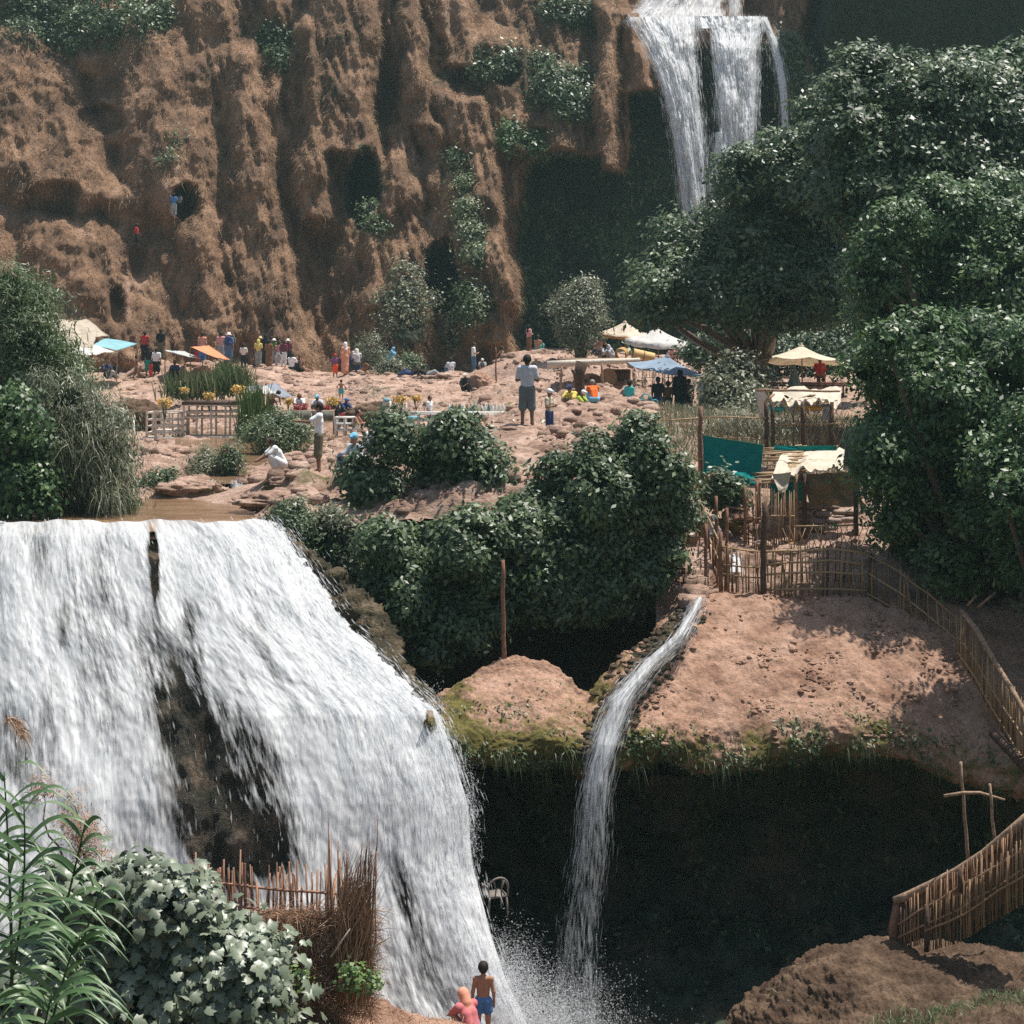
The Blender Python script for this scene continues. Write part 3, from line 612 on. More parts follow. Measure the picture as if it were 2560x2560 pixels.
# hollow below it
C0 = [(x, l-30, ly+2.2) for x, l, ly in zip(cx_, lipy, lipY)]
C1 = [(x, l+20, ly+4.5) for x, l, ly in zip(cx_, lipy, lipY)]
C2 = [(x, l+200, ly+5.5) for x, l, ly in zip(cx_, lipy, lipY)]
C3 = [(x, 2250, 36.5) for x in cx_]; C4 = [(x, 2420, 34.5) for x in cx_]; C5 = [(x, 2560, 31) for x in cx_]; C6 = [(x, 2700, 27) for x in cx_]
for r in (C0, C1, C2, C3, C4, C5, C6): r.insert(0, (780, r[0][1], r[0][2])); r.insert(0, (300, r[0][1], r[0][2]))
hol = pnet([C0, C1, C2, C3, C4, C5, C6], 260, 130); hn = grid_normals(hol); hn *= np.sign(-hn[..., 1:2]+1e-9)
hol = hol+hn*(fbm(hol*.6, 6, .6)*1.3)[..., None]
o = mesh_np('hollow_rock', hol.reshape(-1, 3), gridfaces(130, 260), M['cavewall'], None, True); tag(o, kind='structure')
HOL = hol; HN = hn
# undercut wall below the terrace, behind the hanging fig trees
U = [560, 700, 800, 900, 1050, 1250, 1450, 1600, 1720, 1850]
W0 = [(x, HY+(-float(Zg[np.searchsorted(gY, 36.0), np.searchsorted(gpx, x)])+.12)/35.95*F, 35.95) for x in U]
W1 = [(x, 1430, 36.3) for x in U]; W2 = [(x, 1500, 37.5) for x in U]; W3 = [(x, 1650, 38.5) for x in U]; W4 = [(x, 1800, 36.5) for x in U]; W5 = [(x, 1950, 33.5) for x in U]
und = pnet([W0, W1, W2, W3, W4, W5], 200, 90); un = grid_normals(und); un *= np.sign(-un[..., 1:2]+1e-9)
und = und+un*(fbm(und*.9, 6, .6)*.6)[..., None]
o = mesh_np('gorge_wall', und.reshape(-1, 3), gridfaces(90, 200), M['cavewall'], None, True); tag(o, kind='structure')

# far side of the gorge behind the camera and the ground below, unseen, added to keep sky light out
hv = []
for a in np.linspace(0, 1, 50):
    ang = math.radians(150)+a*math.radians(240)
    ring = []
    for k, (r, z) in enumerate(((24, -16), (30, -11), (40, 0), (55, 9), (75, 17))):
        ring.append((math.cos(ang)*r*1.25+0, 14+math.sin(ang)*r, z))
    hv.append(ring)
hv = np.array(hv); hv = hv+fbm(hv*.09, 4)[..., None]*3
o = mesh_np('sky_block_hills', hv.reshape(-1, 3), gridfaces(50, 5), M['brownrock'], None, True, va={'moss': np.full(250, .8)}); tag(o, kind='structure')
bx, by = np.meshgrid(np.linspace(-120, 120, 60), np.linspace(-80, 150, 60)); bz = -16.5+fbm(np.stack([bx*.1, by*.1, 0*bx], -1), 4)*.8
o = mesh_np('gorge_floor', np.stack([bx, by, bz], -1).reshape(-1, 3), gridfaces(60, 60), M['brownrock'], None, True, va={'moss': 0*bx}); tag(o, kind='structure')

# ---------------------------------------------------------------- falls
def smoothline(pts, q):
    p = np.array(pts, float); o = np.argsort(p[:, 1]); return cr1(p[o, 1], p[o, 0], q), np.interp(q, p[o, 1], p[o, 2])
def fall(left, right, nu, nv, ulen, thinf=None, bulge=.3, off=0.0, y0=None, y1=None, nz=.22, warp=None, amp2=.05):
    y0 = min(p[1] for p in left) if y0 is None else y0; y1 = max(p[1] for p in left) if y1 is None else y1
    q = np.linspace(y0, y1, nv); lx, ly = smoothline(left, q); rx, ry = smoothline(right, q)
    u = np.linspace(0, 1, nu)
    px = lx[:, None]*(1-u)+rx[:, None]*u; Y = ly[:, None]*(1-u)+ry[:, None]*u-off
    py = q[:, None]+0*px
    if warp is not None: py = warp(px, py)
    Y = Y-bulge*(np.sqrt(np.clip(1-(2*u-1)**2, 0, 1)))[None]
    wu = u[None]*ulen+0*px; Yd = Y
    V = atv(px, py, Yd)
    ds = np.linalg.norm(np.diff(V, axis=0), axis=-1); wv = np.concatenate([np.zeros((1, nu)), np.cumsum(ds, 0)], 0)
    nse = fbm(np.stack([wu*.7, wv*.34, 0*wu+off*7+ulen], -1), 5, .55)
    Y2 = Yd-nse*nz*2.2-fbm(np.stack([wu*4, wv*.5, 0*wu+3], -1), 3)*amp2*2
    V = atv(px, py, Y2)
    th = thinf(px, py) if thinf else 0*px
    return V, wu, wv, th, px, py
def fall_obj(name, parts, label=None, streaks=20000, spread=.25, sl=(.12, .5), sw=.022, edge=0):
    Vs = []; Fq = []; U_ = []; W_ = []; T_ = []; n = 0; SV = []; 
    for (V, wu, wv, th, px, py) in parts:
        r, c = wu.shape; Vs.append(V.reshape(-1, 3)); Fq.append(gridfaces(r, c)+n); U_.append(wu.ravel()); W_.append(wv.ravel()); T_.append(th.ravel()); n += r*c
    V0 = np.concatenate(Vs); Q = np.concatenate(Fq); nq = len(Q)
    tot = [np.prod(p[1].shape) for p in parts]; areas = []
    SVs = []; 
    for p in parts:
        V, wu, wv, th = p[:4]; du = np.linalg.norm(np.gradient(V, axis=1), axis=-1).sum(); areas.append(du*np.linalg.norm(np.gradient(V, axis=0), axis=-1).mean())
    areas = np.array(areas)/sum(areas)
    for p, a in zip(parts, areas):
        V, wu, wv, th = p[:4]; k = int(streaks*a)
        if k < 4: continue
        Nn = grid_normals(V); Nn *= np.sign(-Nn[..., 1:2]+1e-9)
        pat = fbm(np.stack([wu*2.2, wv*.35, 0*wu+1], -1), 4, .6)
        mask = np.clip(1.05-th*1.5, .02, 1)*np.clip(.45+pat*1.3, .03, 1)
        if edge:
            uu = np.linspace(0, 1, wu.shape[1])[None]; mask = mask*(1+edge*((np.abs(uu-.5)*2)**8))
        P, Nn, (i, j) = sample_grid(V, Nn, mask, k)
        fl = V[np.minimum(i+1, V.shape[0]-1), j]-V[np.maximum(i-1, 0), j]; fl /= np.linalg.norm(fl, axis=1)[:, None]+1e-9
        P = P+Nn*(RNG.random((k, 1))**1.6*spread)+RNG.normal(size=(k, 3))*np.array([.05+edge*.006, .02, .05])
        L = sl[0]+(sl[1]-sl[0])*RNG.random(k)**1.5; w_ = sw*(.5+1.2*RNG.random(k))
        fl = fl+RNG.normal(size=(k, 3))*.05
        sd = np.cross(fl, Nn+RNG.normal(size=(k, 3))*.35); sd /= np.linalg.norm(sd, axis=1)[:, None]+1e-9
        a0 = P; a1 = P+fl*L[:, None]*.5; a2 = P+fl*L[:, None]
        SVs.append(np.stack([a0, a1+sd*w_[:, None], a2, a1-sd*w_[:, None]], 1).reshape(-1, 3))
    if SVs:
        S = np.concatenate(SVs); ns = len(S)//4; QS = np.arange(ns*4).reshape(-1, 4)+len(V0)
        V0 = np.concatenate([V0, S]); Q = np.concatenate([Q, QS]); z = np.zeros(ns*4)
        U_.append(z); W_.append(z); T_.append(z)
    mi = np.zeros(len(Q), int); mi[nq:] = 1
    o = mesh_np(name, V0, Q, [M['fallwater'], M['spray']], None, True, va={'wu': np.concatenate(U_), 'wv': np.concatenate(W_), 'thin': np.concatenate(T_)}, mi=mi)
    return tag(o, kind='structure')
# big lower falls on the left
LL = [(-240, 1302, 36.2), (-260, 1340, 35.6), (-300, 1600, 33.6), (-330, 2000, 31), (-380, 2760, 27.6)]
RR = [(672, 1285, 36.0), (715, 1330, 35.5), (770, 1405, 34.6), (850, 1530, 33.4), (985, 1670, 32.0), (1098, 1790, 30.9), (1135, 1900, 30.3), (1168, 2010, 29.8), (1180, 2150, 29.3), (1215, 2290, 28.8), (1258, 2430, 28.3), (1318, 2560, 27.8), (1390, 2760, 27.2)]
def thinL(px, py):
    def g(x, y, rx, ry, t=0):
        dx = px-x-(py-y)*t; return np.exp(-(dx/rx)**2-((py-y)/ry)**2)
    t = .10+1.0*g(385, 1400, 13, 105, .06)+.66*g(470, 1830, 80, 210, .32)+.85*g(545, 2090, 75, 120, .3)+.32*g(655, 1950, 30, 200, .3)+.35*g(480, 1600, 20, 80, .2)
    t += .45*g(1010, 2230, 32, 110, .3)+.3*g(1080, 2420, 50, 150, .35)+.22*g(1000, 2460, 60, 120, .3)+.3*g(120, 1800, 25, 160)+.3*g(160, 1560, 18, 60)+.35*g(265, 1330, 10, 20)+.3*g(245, 1390, 12, 40)+.4*g(680, 2120, 60, 80, .2)
    t += .42*g(570, 1960, 115, 210, .3)+.25*g(250, 1750, 60, 200, .1)
    t += .2*g(700, 1700, 20, 90, .5)+.25*g(330, 2100, 60, 120)+.25*g(20, 1900, 100, 90)+.18*g(720, 1980, 25, 160, .45)+.2*g(240, 1480, 90, 120)-.12*g(950, 1850, 160, 220, .4)-.15*g(250, 1950, 110, 130)
    a_ = px+(1300-py)*.28*np.clip(px/700, 0, 1)
    lo = fbm(np.stack([a_/70, py/210, 0*px], -1), 4); hi = fbm(np.stack([a_/9, py/75, 0*px+5], -1), 4, .6)
    return np.clip(t+.55*np.clip(lo, 0, 1)*(1-.7*sstep(750, 1000, px))+hi*(.12+.85*t), 0, 1)
wl = lambda px, py: py+np.clip((1340-py)/60, 0, 1)*(5*np.sin(px/37)+3*np.sin(px/13))
main = fall(LL, RR, 520, 420, 11, thinL, .5, .0, nz=.15, warp=wl, amp2=.012)
veil = fall(LL, RR, 420, 360, 16, lambda px, py: np.clip(thinL(px, py)*.8+.55, 0, 1), .55, .16, nz=.15, warp=wl, amp2=.012)
fall_obj('lower_waterfall', [main, veil], streaks=13000, spread=.26, sl=(.06, .36), sw=.011, edge=9.0)
rk_ = fall([(p[0], p[1]+14, p[2]) for p in LL], [(p[0]-6, p[1]+8, p[2]) for p in RR], 260, 240, 11, None, .1, -.42, nz=.42)
o = mesh_np('waterfall_rock', rk_[0].reshape(-1, 3), gridfaces(240, 260), M['wetrock'], None, True); tag(o, kind='structure')
cas = fall([(516, 1200, 42.0), (512, 1226, 41.5), (500, 1252, 41.0)], [(648, 1196, 42.0), (655, 1226, 41.5), (668, 1252, 41.0)], 60, 50, 2.2, lambda px, py: .45+.25*np.exp(-((px-560)/25)**2), .05, 0, nz=.06, amp2=.02)
fall_obj('small_cascade', [cas], streaks=900, spread=.04, sl=(.03, .12), sw=.010)
# wet rock bank right of the big falls
BR = [[(700, 1330, 35.6), (760, 1390, 35.3), (800, 1420, 35.3), (830, 1440, 36.2)], [(760, 1405, 34.9), (840, 1440, 34.4), (890, 1480, 34.6), (920, 1490, 36)],
      [(840, 1530, 33.7), (900, 1540, 33.4), (960, 1560, 33.6), (985, 1570, 35.5)], [(970, 1670, 32.3), (990, 1660, 32.2), (1005, 1665, 32.6), (1020, 1650, 34)],
      [(1060, 1780, 31.3), (1070, 1765, 31.3), (1080, 1760, 31.6), (1090, 1750, 33)], [(1110, 1900, 30.7), (1125, 1885, 30.8), (1135, 1850, 31.3), (1140, 1840, 33)]]
bk = pnet(BR, 70, 220); bn = grid_normals(bk); bn *= np.sign(-bn[..., 1:2]+1e-9); bk = bk+bn*(fbm(bk*1.6, 5, .65, True)*.3+fbm(bk*5, 4, .65)*.16)[..., None]
o = mesh_np('wet_bank_rock', bk.reshape(-1, 3), gridfaces(220, 70), M['sidewetrock'], None, True); tag(o, kind='structure')
# narrow stream over the ledge
SC = [(1752, 1492, 34.0, 20), (1706, 1577, 32.9, 34), (1616, 1670, 31.9, 46), (1548, 1764, 31.2, 58), (1516, 1862, 30.7, 62), (1494, 1955, 30.5, 60), (1484, 2060, 30.45, 64), (1470, 2180, 30.4, 70), (1450, 2320, 30.3, 80), (1440, 2560, 30.2, 104), (1440, 2700, 30.1, 130)]
SC = [(x, y, Y, w_*.82) for x, y, Y, w_ in SC]
SL = [(x-w_/2, y, Y) for x, y, Y, w_ in SC]; SR = [(x+w_/2, y, Y) for x, y, Y, w_ in SC]
thS = lambda px, py: np.clip(.28+.27*sstep(1850, 2250, py)+.4*fbm(np.stack([px/7, py/60, 0*px], -1), 3), 0, 1)
st = fall(SL, SR, 60, 420, 1.4, thS, .3, .12, nz=.10, amp2=.04)
TC = [(1735, 1235, 39.6, 26), (1752, 1290, 38.4, 34), (1790, 1335, 37.4, 34), (1832, 1380, 36.7, 32), (1836, 1430, 36.1, 34), (1800, 1470, 35.2, 30), (1756, 1500, 34.2, 24)]
tk = [fall([(x-w_/2, y, Y) for x, y, Y, w_ in TC[:3]], [(x+w_/2, y, Y) for x, y, Y, w_ in TC[:3]], 24, 60, .6, None, .06, .4, nz=.05),
      fall([(x-w_/2, y, Y) for x, y, Y, w_ in TC[3:5]], [(x+w_/2, y, Y) for x, y, Y, w_ in TC[3:5]], 24, 60, .6, None, .06, .3, nz=.05)]
fall_obj('narrow_waterfall', [st]+tk, streaks=6000, spread=.06, sl=(.08, .5), sw=.010, edge=6)
# upper falls
e = 3.0
U1 = fall([(1568, 42, 101.0), (1606, 110, 98.6), (1646, 190, 97.4), (1674, 290, 96.4), (1692, 400, 95.6), (1712, 570, 94.8)], [(1738, 40, 101.3), (1735, 120, 99.0), (1742, 200, 97.8), (1752, 300, 96.6), (1760, 410, 95.8), (1768, 570, 95.0)], 90, 260, 7,
          lambda px, py: np.clip(.06+.38*np.exp(-((px-1592-(py-40)*.25)/20)**2)*(py < 330)+.25*np.exp(-((px-1705-(py-80)*.2)/12)**2)*(py < 300), 0, 1), 1.0, 0, nz=.5, amp2=.15)
U2 = fall([(1735, 40, 101.2), (1765, 120, 98.9), (1788, 260, 97.0), (1788, 400, 95.8), (1788, 520, 95.1)], [(1902, 42, 101.3), (1892, 120, 99), (1888, 260, 97.2), (1882, 400, 96), (1872, 520, 95.3)], 80, 260, 6,
          lambda px, py: np.clip(.06+.62*np.exp(-((px-1772-(py-150)*.09)/20)**2)*(py < 330)*(py > 70)+.3*np.exp(-((px-1850)/14)**2)*(py > 150), 0, 1), .9, 0, nz=.5, amp2=.15)
U3 = fall([(1896, 42, 101.3), (1926, 110, 99.9), (1948, 220, 98.5), (1958, 380, 97.6)], [(1918, 42, 101.3), (1944, 110, 99.9), (1966, 220, 98.5), (1972, 380, 97.6)], 24, 160, 1.2, lambda px, py: .10+.2*sstep(150, 330, py), .3, 0, nz=.2)
U4 = fall([(1655, -120, 111.2), (1640, -40, 110.6), (1600, 20, 109), (1580, 46, 107)], [(1800, -120, 111.2), (1812, -40, 110.6), (1800, 20, 109), (1810, 46, 107)], 60, 80, 7, lambda px, py: .25+0*px, .8, 1.2, nz=.4)
U5 = fall([(1822, -120, 111.2), (1822, 46, 108)], [(1846, -120, 111.2), (1850, 46, 108)], 16, 50, 1, lambda px, py: .35+0*px, .3, 1.2, nz=.3)
fall_obj('upper_waterfall', [U1, U2, U3, U4, U5], streaks=16000, spread=.4, sl=(.3, 1.2), sw=.02, edge=4)
_ul = lambda: fall([(1545, 46, 101.6), (1580, 235, 99.4)], [(1925, 46, 101.8), (1925, 235, 99.6)], 120, 60, 9, None, .6, -.6, nz=1.0)

# fine spray where the falls land: countless droplets
def spraycloud(label, cs, n):
    P = np.concatenate([at(x, y, Y)+RNG.normal(size=(int(n*w_), 3))*np.array([sx, .4, sz]) for x, y, Y, sx, sz, w_ in cs]); k = len(P)
    a = unit(RNG.normal(size=(k, 3))+np.array([0, 0, 1.])); b = unit(np.cross(a, RNG.normal(size=(k, 3)))); L = (.007+.018*RNG.random(k)**2)[:, None]; w_ = L*.6
    V = np.stack([P-a*L, P+b*w_, P+a*L, P-b*w_], 1).reshape(-1, 3); o = mesh_np('spray_droplets', V, np.arange(k*4).reshape(-1, 4), M['spray'], None); tag(o, label, 'spray', kind='stuff')
spraycloud('fine white spray drifting at the foot of the big waterfall', [(1330, 2540, 27.8, .55, .40, .45), (1270, 2440, 28.2, .30, .35, .2), (1400, 2600, 28.3, .7, .35, .35)], 60000)
spraycloud('spray thrown off the lower right edge of the big waterfall', [(1175, 2060, 29.6, .10, .5, .2), (1195, 2360, 28.8, .10, .25, .25), (1090, 1800, 30.8, .10, .25, .15), (1140, 1930, 30.2, .10, .35, .2)], 11000)
spraycloud('thin spray around the foot of the narrow waterfall', [(1440, 2520, 30, .45, .5, 1)], 5000)
# ---------------------------------------------------------------- vegetation
def unit(a): return a/(np.linalg.norm(a, axis=-1, keepdims=True)+1e-9)
FIG = np.array([(0, 0), (.20, .02), (.46, .14), (.36, .30), (.56, .56), (.26, .56), (.24, .74), (0, 1.0), (-.24, .74), (-.26, .56), (-.56, .56), (-.36, .30), (-.46, .14), (-.20, .02)])
def leaf_geo(P, Nn, size, kind='oval', down=.35, aspect=.5, rng=RNG):
    n = len(P); size = np.broadcast_to(size, (n,))[:, None]
    t = rng.normal(size=(n, 3)); t[:, 2] -= down*2; t = t-Nn*(t*Nn).sum(1)[:, None]; t = unit(t); s = np.cross(Nn, t)
    if kind == 'oval':
        V = np.stack([P, P+(t*.45+s*aspect*.5-Nn*.06)*size, P+(t-Nn*.12)*size, P+(t*.45-s*aspect*.5-Nn*.06)*size, ], 1)
        b = np.arange(n)[:, None]*4
        T = np.stack([b+np.array([0, 1, 2]), b+np.array([0, 2, 3])], 1).reshape(-1, 3)
        return V.reshape(-1, 3), T, 2
    k = len(FIG)
    V = np.stack([P+(t*(y-.2)+s*x-Nn*(.25*abs(x)+.22*y*y))*size for x, y in FIG]+[P+(t*.25)*size], 1)
    b = np.arange(n)[:, None]*(k+1)
    T = np.stack([b+np.array([k, i, (i+1) % k]) for i in range(k)], 1).reshape(-1, 3)
    return V.reshape(-1, 3), T, k
def blob_leaves(blobs, n, size, clus=.22, per=14, up=.55, gap=.0, rng=RNG, shell=(.72, 1.08), side=.3, noise=1.0):
    """blobs: list of (centre(3), radius xyz(3)). -> P, N, lv"""
    ex = []
    for c, r in blobs:
        for _ in range(6):
            d = unit(rng.normal(size=3)); d[1] = -abs(d[1])*.6; f = .14+.3*rng.random()**1.5; ex.append((c+d*r*(.85+.38*rng.random()), r*f))
    blobs = list(blobs)+ex
    C = np.array([b[0] for b in blobs]); R = np.array([b[1] for b in blobs]); w_ = R[:, 0]*R[:, 2]; w_ = w_/w_.sum()
    nt = max(1, int(n/per*1.6)); bi = rng.choice(len(C), nt, p=w_); d = unit(rng.normal(size=(nt, 3)))
    keep = (d[:, 1] < .25) | (rng.random(nt) < side); bi = bi[keep]; d = d[keep]
    rr = shell[0]+(shell[1]-shell[0])*rng.random(len(bi))**.7
    tw = C[bi]+d*R[bi]*rr[:, None]
    nz = fbm(tw*noise/np.maximum(R[bi, :1], .3)*1.6+11, 3); keep = nz > gap-.10; tw = tw[keep]; d = d[keep]; bi = bi[keep]
    tw = tw+d*(nz[keep]*R[bi, 0]*.95)[:, None]
    # leave out twigs buried deep in another blob
    ins = np.zeros(len(tw), bool)
    for c, r in zip(C, R): ins |= ((((tw-c)/r)**2).sum(1) < .38)
    tw = tw[~ins]; d = d[~ins]; bi = bi[~ins]
    k = max(1, int(round(n/len(tw)))) if len(tw) else 1
    P = np.repeat(tw, k, 0); D = np.repeat(d, k, 0); cl = np.repeat(clus*(.6+.8*rng.random(len(tw))), k)
    off = rng.normal(size=P.shape)*cl[:, None]*np.array([1, 1, .6]); P = P+off
    N_ = unit(D*.5+unit(off+1e-6)*.45+np.array([.06, -.34, up])+rng.normal(size=P.shape)*.32)
    tl = np.repeat(rng.random(len(tw)), k); lv = np.clip(.5*tl+.5*rng.random(len(P))+.0, 0, 1)
    return P, N_, lv
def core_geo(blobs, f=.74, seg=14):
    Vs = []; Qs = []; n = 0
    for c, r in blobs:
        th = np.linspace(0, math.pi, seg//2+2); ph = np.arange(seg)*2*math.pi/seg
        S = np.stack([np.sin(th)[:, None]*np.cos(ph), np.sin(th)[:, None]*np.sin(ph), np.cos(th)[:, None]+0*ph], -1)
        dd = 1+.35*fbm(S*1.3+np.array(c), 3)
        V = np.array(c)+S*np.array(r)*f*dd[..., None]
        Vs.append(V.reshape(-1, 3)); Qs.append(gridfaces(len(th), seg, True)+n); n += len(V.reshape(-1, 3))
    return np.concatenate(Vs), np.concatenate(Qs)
def crown(name, blobs, n, size, mat, parent, kind='oval', core=True, aspect=.5, down=.35, lvshift=0, coref=.55, shoots=.16, **k):
    P, N_, lv = blob_leaves(blobs, n, size, **k)
    ns = int(n*shoots/16)
    if ns > 3:
        C = np.array([b[0] for b in blobs]); R_ = np.array([b[1] for b in blobs]); w_ = R_[:, 0]*R_[:, 2]; bi = RNG.choice(len(C), ns, p=w_/w_.sum()); d = RNG.normal(size=(ns, 3)); d[:, 1] = -np.abs(d[:, 1])*.7; d[:, 2] += .45; d = unit(d)
        st = C[bi]+d*R_[bi]*.8; L_ = np.minimum(R_[bi, 0], 1.6)*(.35+.55*RNG.random(ns)); t_ = np.tile(np.linspace(.1, 1, 16), ns); r_ = np.repeat(np.arange(ns), 16)
        dd = unit(d+np.array([0, 0, .5])+RNG.normal(size=(ns, 3))*.35); Ps = st[r_]+dd[r_]*(t_*L_[r_])[:, None]-np.array([0, 0, .35])*(L_[r_]*t_**2)[:, None]+RNG.normal(size=(ns*16, 3))*size*.45
        P = np.concatenate([P, Ps]); N_ = np.concatenate([N_, unit(RNG.normal(size=Ps.shape)*.5+np.array([.06, -.34, .8]))]); lv = np.concatenate([lv, np.clip(.45+.4*RNG.random(len(Ps))+np.repeat(RNG.normal(size=ns)*.15, 16), 0, 1)])
    V, T, per = leaf_geo(P, N_, size*(.6+.8*RNG.random(len(P))), kind, down, aspect)
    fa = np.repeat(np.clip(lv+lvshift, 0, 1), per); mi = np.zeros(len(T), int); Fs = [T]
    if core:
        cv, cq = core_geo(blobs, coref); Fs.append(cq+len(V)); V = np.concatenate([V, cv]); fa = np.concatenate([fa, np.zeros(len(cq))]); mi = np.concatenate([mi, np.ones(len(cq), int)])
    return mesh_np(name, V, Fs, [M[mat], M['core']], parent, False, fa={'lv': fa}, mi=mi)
def pb(px, py, r, Y, ys=.8, zs=1.0):
    s = Y/F; hsh = math.sin(px*12.9898+py*78.233)*43758.5453; hsh -= math.floor(hsh); ys = ys*(.8+.4*hsh); zs = zs*(.72+.36*hsh)
    r = r*(1.12-.2*hsh); return (at(px, py, Y), np.array([r*s, r*s*ys, r*s*zs]))
def branches(mb, root, blobs, r0, seed=0, forks=3):
    rg = np.random.default_rng(seed); root = np.array(root, float)
    for c, r in blobs:
        mid = root*.45+c*.55+rg.normal(size=3)*.12*np.linalg.norm(c-root); mid[2] = max(mid[2], root[2]+.2*(c[2]-root[2])) if c[2] > root[2] else mid[2]
        t = np.linspace(0, 1, 7)[:, None]; pts = root*(1-t)**2+2*mid*t*(1-t)+c*t*t; pts[1:-1] += rg.normal(size=(5, 3))*.03
        mb.tube(pts, np.linspace(r0, r0*.3, 7), 6)
        for _ in range(forks):
            d = unit(rg.normal(size=3)); e_ = c+d*r*.85; mb.bar(c, e_, r0*.3, r0*.08, 4, .03)
def tree(name, label, cat, root, blobs, n, size, mat, r0=.12, group=None, bark='bark', trunk=True, forks=3, part='crown', **k):
    t = thing(name, label, cat, root, group)
    crown(part, blobs, n, size, mat, t, **k)
    if trunk:
        mb = MB(); branches(mb, root, blobs, r0, int(abs(root[0]*100)) % 999, forks)
        nf = sum(len(q) for q in mb.Q)+sum(len(q) for q in mb.T)
        mb.build('trunk' if part == 'crown' else 'stem', M[bark], t, True, fa={'lv': np.full(nf, .5)})
    return t

# -- the great trees on the right
Y1 = 61
T1 = [(1870, 425, 70), (1965, 400, 75), (1700, 640, 50), (1650, 750, 60), (1700, 690, 90), (1750, 600, 90), (1800, 740, 80), (1870, 620, 120), (1890, 480, 100), (1900, 740, 85), (1990, 690, 115), (2010, 540, 125), (2050, 420, 110), (2080, 300, 80), (2100, 650, 110), (2060, 735, 70), (1620, 765, 36), (1960, 745, 60)]
tree('broadleaf_tree', 'broad dark tree spreading behind the parasols beside the upper falls', 'tree', at(1900, 915, 67), [pb(x, y, r*.9, Y1+(i % 3-1)*1.2) for i, (x, y, r) in enumerate(T1)], 62000, .22, 'leafdark', .22, clus=.27, per=26, gap=.08, up=.6)
T2 = [(2125, 330, 75), (2130, 430, 85), (2075, 350, 55), (2120, 230, 45), (2180, 580, 70), (2280, 560, 80), (2420, 580, 80), (2150, 190, 70), (2210, 300, 105), (2330, 250, 100), (2450, 290, 110), (2560, 260, 120), (2290, 430, 140), (2450, 470, 150), (2580, 450, 140), (2180, 480, 110), (2250, 190, 60), (2400, 180, 60), (2190, 400, 80)]
tree('broadleaf_tree', 'tall tree crown rising at the right edge above the other trees', 'tree', at(2400, 960, 55), [pb(x, y, r*.95, 51.5+(i % 3-1)*1.1) for i, (x, y, r) in enumerate(T2)], 52000, .20, 'leafdark', .24, clus=.25, per=26, gap=.08, up=.6)
T3 = [(2200, 560, 65), (2320, 525, 85), (2460, 530, 85), (2150, 620, 55), (2190, 740, 110), (2340, 700, 150), (2480, 720, 150), (2600, 760, 140), (2200, 890, 60), (2290, 900, 120), (2440, 900, 140), (2580, 940, 130), (2150, 690, 70), (2240, 600, 90), (2400, 600, 110), (2540, 600, 110)]
tree('fig_tree', 'bright green leafy tree in front of the taller trees at right', 'tree', at(2440, 1300, 47), [pb(x+34, y, r*.9, 46.5+(i % 3-1)*.9) for i, (x, y, r) in enumerate(T3)], 52000, .165, 'leafright', .2, clus=.19, per=24, gap=.07, up=.5)
T4 = [(2170, 850, 52), (2280, 850, 75), (2430, 845, 85), (2560, 860, 80), (2130, 930, 60), (2220, 960, 80), (2330, 980, 90), (2470, 960, 90), (2200, 1040, 95), (2160, 1150, 80), (2300, 1080, 120), (2420, 1090, 130), (2560, 1110, 130), (2230, 1220, 100), (2350, 1250, 120), (2480, 1270, 120), (2590, 1290, 110), (2260, 1340, 80), (2330, 1410, 75), (2440, 1400, 80), (2180, 960, 60), (2190, 1290, 45)]
tree('fig_tree', 'dark green leafy tree hanging over the right end of the cane fence', 'tree', at(2500, 1620, 36.4), [pb(x+40, y, r*.86, 35.8+(i % 3-1)*.9) for i, (x, y, r) in enumerate(T4)], 56000, .145, 'leafright', .16, clus=.17, per=24, gap=.09, up=.5)
tree('fig_tree', 'end of a thin leafy branch reaching in at the top right corner', 'tree', at(2680, 260, 60), [pb(2500, 165, 38, 58), pb(2560, 150, 45, 58), pb(2620, 200, 60, 58)], 2600, .26, 'leafright', .06, clus=.28, per=10, core=False, gap=.1)
# -- fig trees hanging over the gorge in the middle
F1 = [(990, 1085, 52), (1030, 1115, 34), (950, 1110, 26), (905, 1195, 50), (955, 1215, 48), (875, 1185, 24)]
tree('fig_tree', 'small fig tree with bare stems beside the seated couple', 'tree', at(945, 1350, 37), [pb(x, y, r, 36.8+(i % 2)*.4) for i, (x, y, r) in enumerate(F1)], 4200, .15, 'leafdark', .05, clus=.16, per=12, up=.6, gap=-.1, coref=.5)
F2 = [(1115, 1065, 45), (1160, 1110, 66), (1095, 1130, 46), (1205, 1165, 62), (1110, 1190, 48), (1232, 1235, 56), (1158, 1030, 26)]
tree('fig_tree', 'rounded fig bush in front of the long white market table', 'tree', at(1170, 1330, 37.5), [pb(x, y, r, 37.4+(i % 3-1)*.5) for i, (x, y, r) in enumerate([(x, y+20, r) for x, y, r in F2])], 11000, .145, 'leafdark', .08, clus=.18, per=12, up=.6, gap=.02)
F3 = [(960, 1330, 62), (1005, 1390, 58), (1095, 1330, 50), (1180, 1340, 100), (1290, 1330, 90), (1130, 1440, 110), (1000, 1470, 80), (1240, 1450, 100), (1060, 1530, 70), (1150, 1540, 60), (960, 1400, 50), (1300, 1260, 50), (1090, 1590, 50), (1000, 1550, 45)]
F3X = 1
tree('fig_tree', 'large spreading fig tree hanging over the dark gorge behind the lone pole', 'tree', at(1150, 1560, 37.5), [pb(x, y, r, 35.3+(i % 3-1)*.5) for i, (x, y, r) in enumerate([(x+6, y+22, r*.84) for x, y, r in F3])], 26000, .145, 'leafdark', .10, clus=.15, per=20, up=.55, gap=.05)
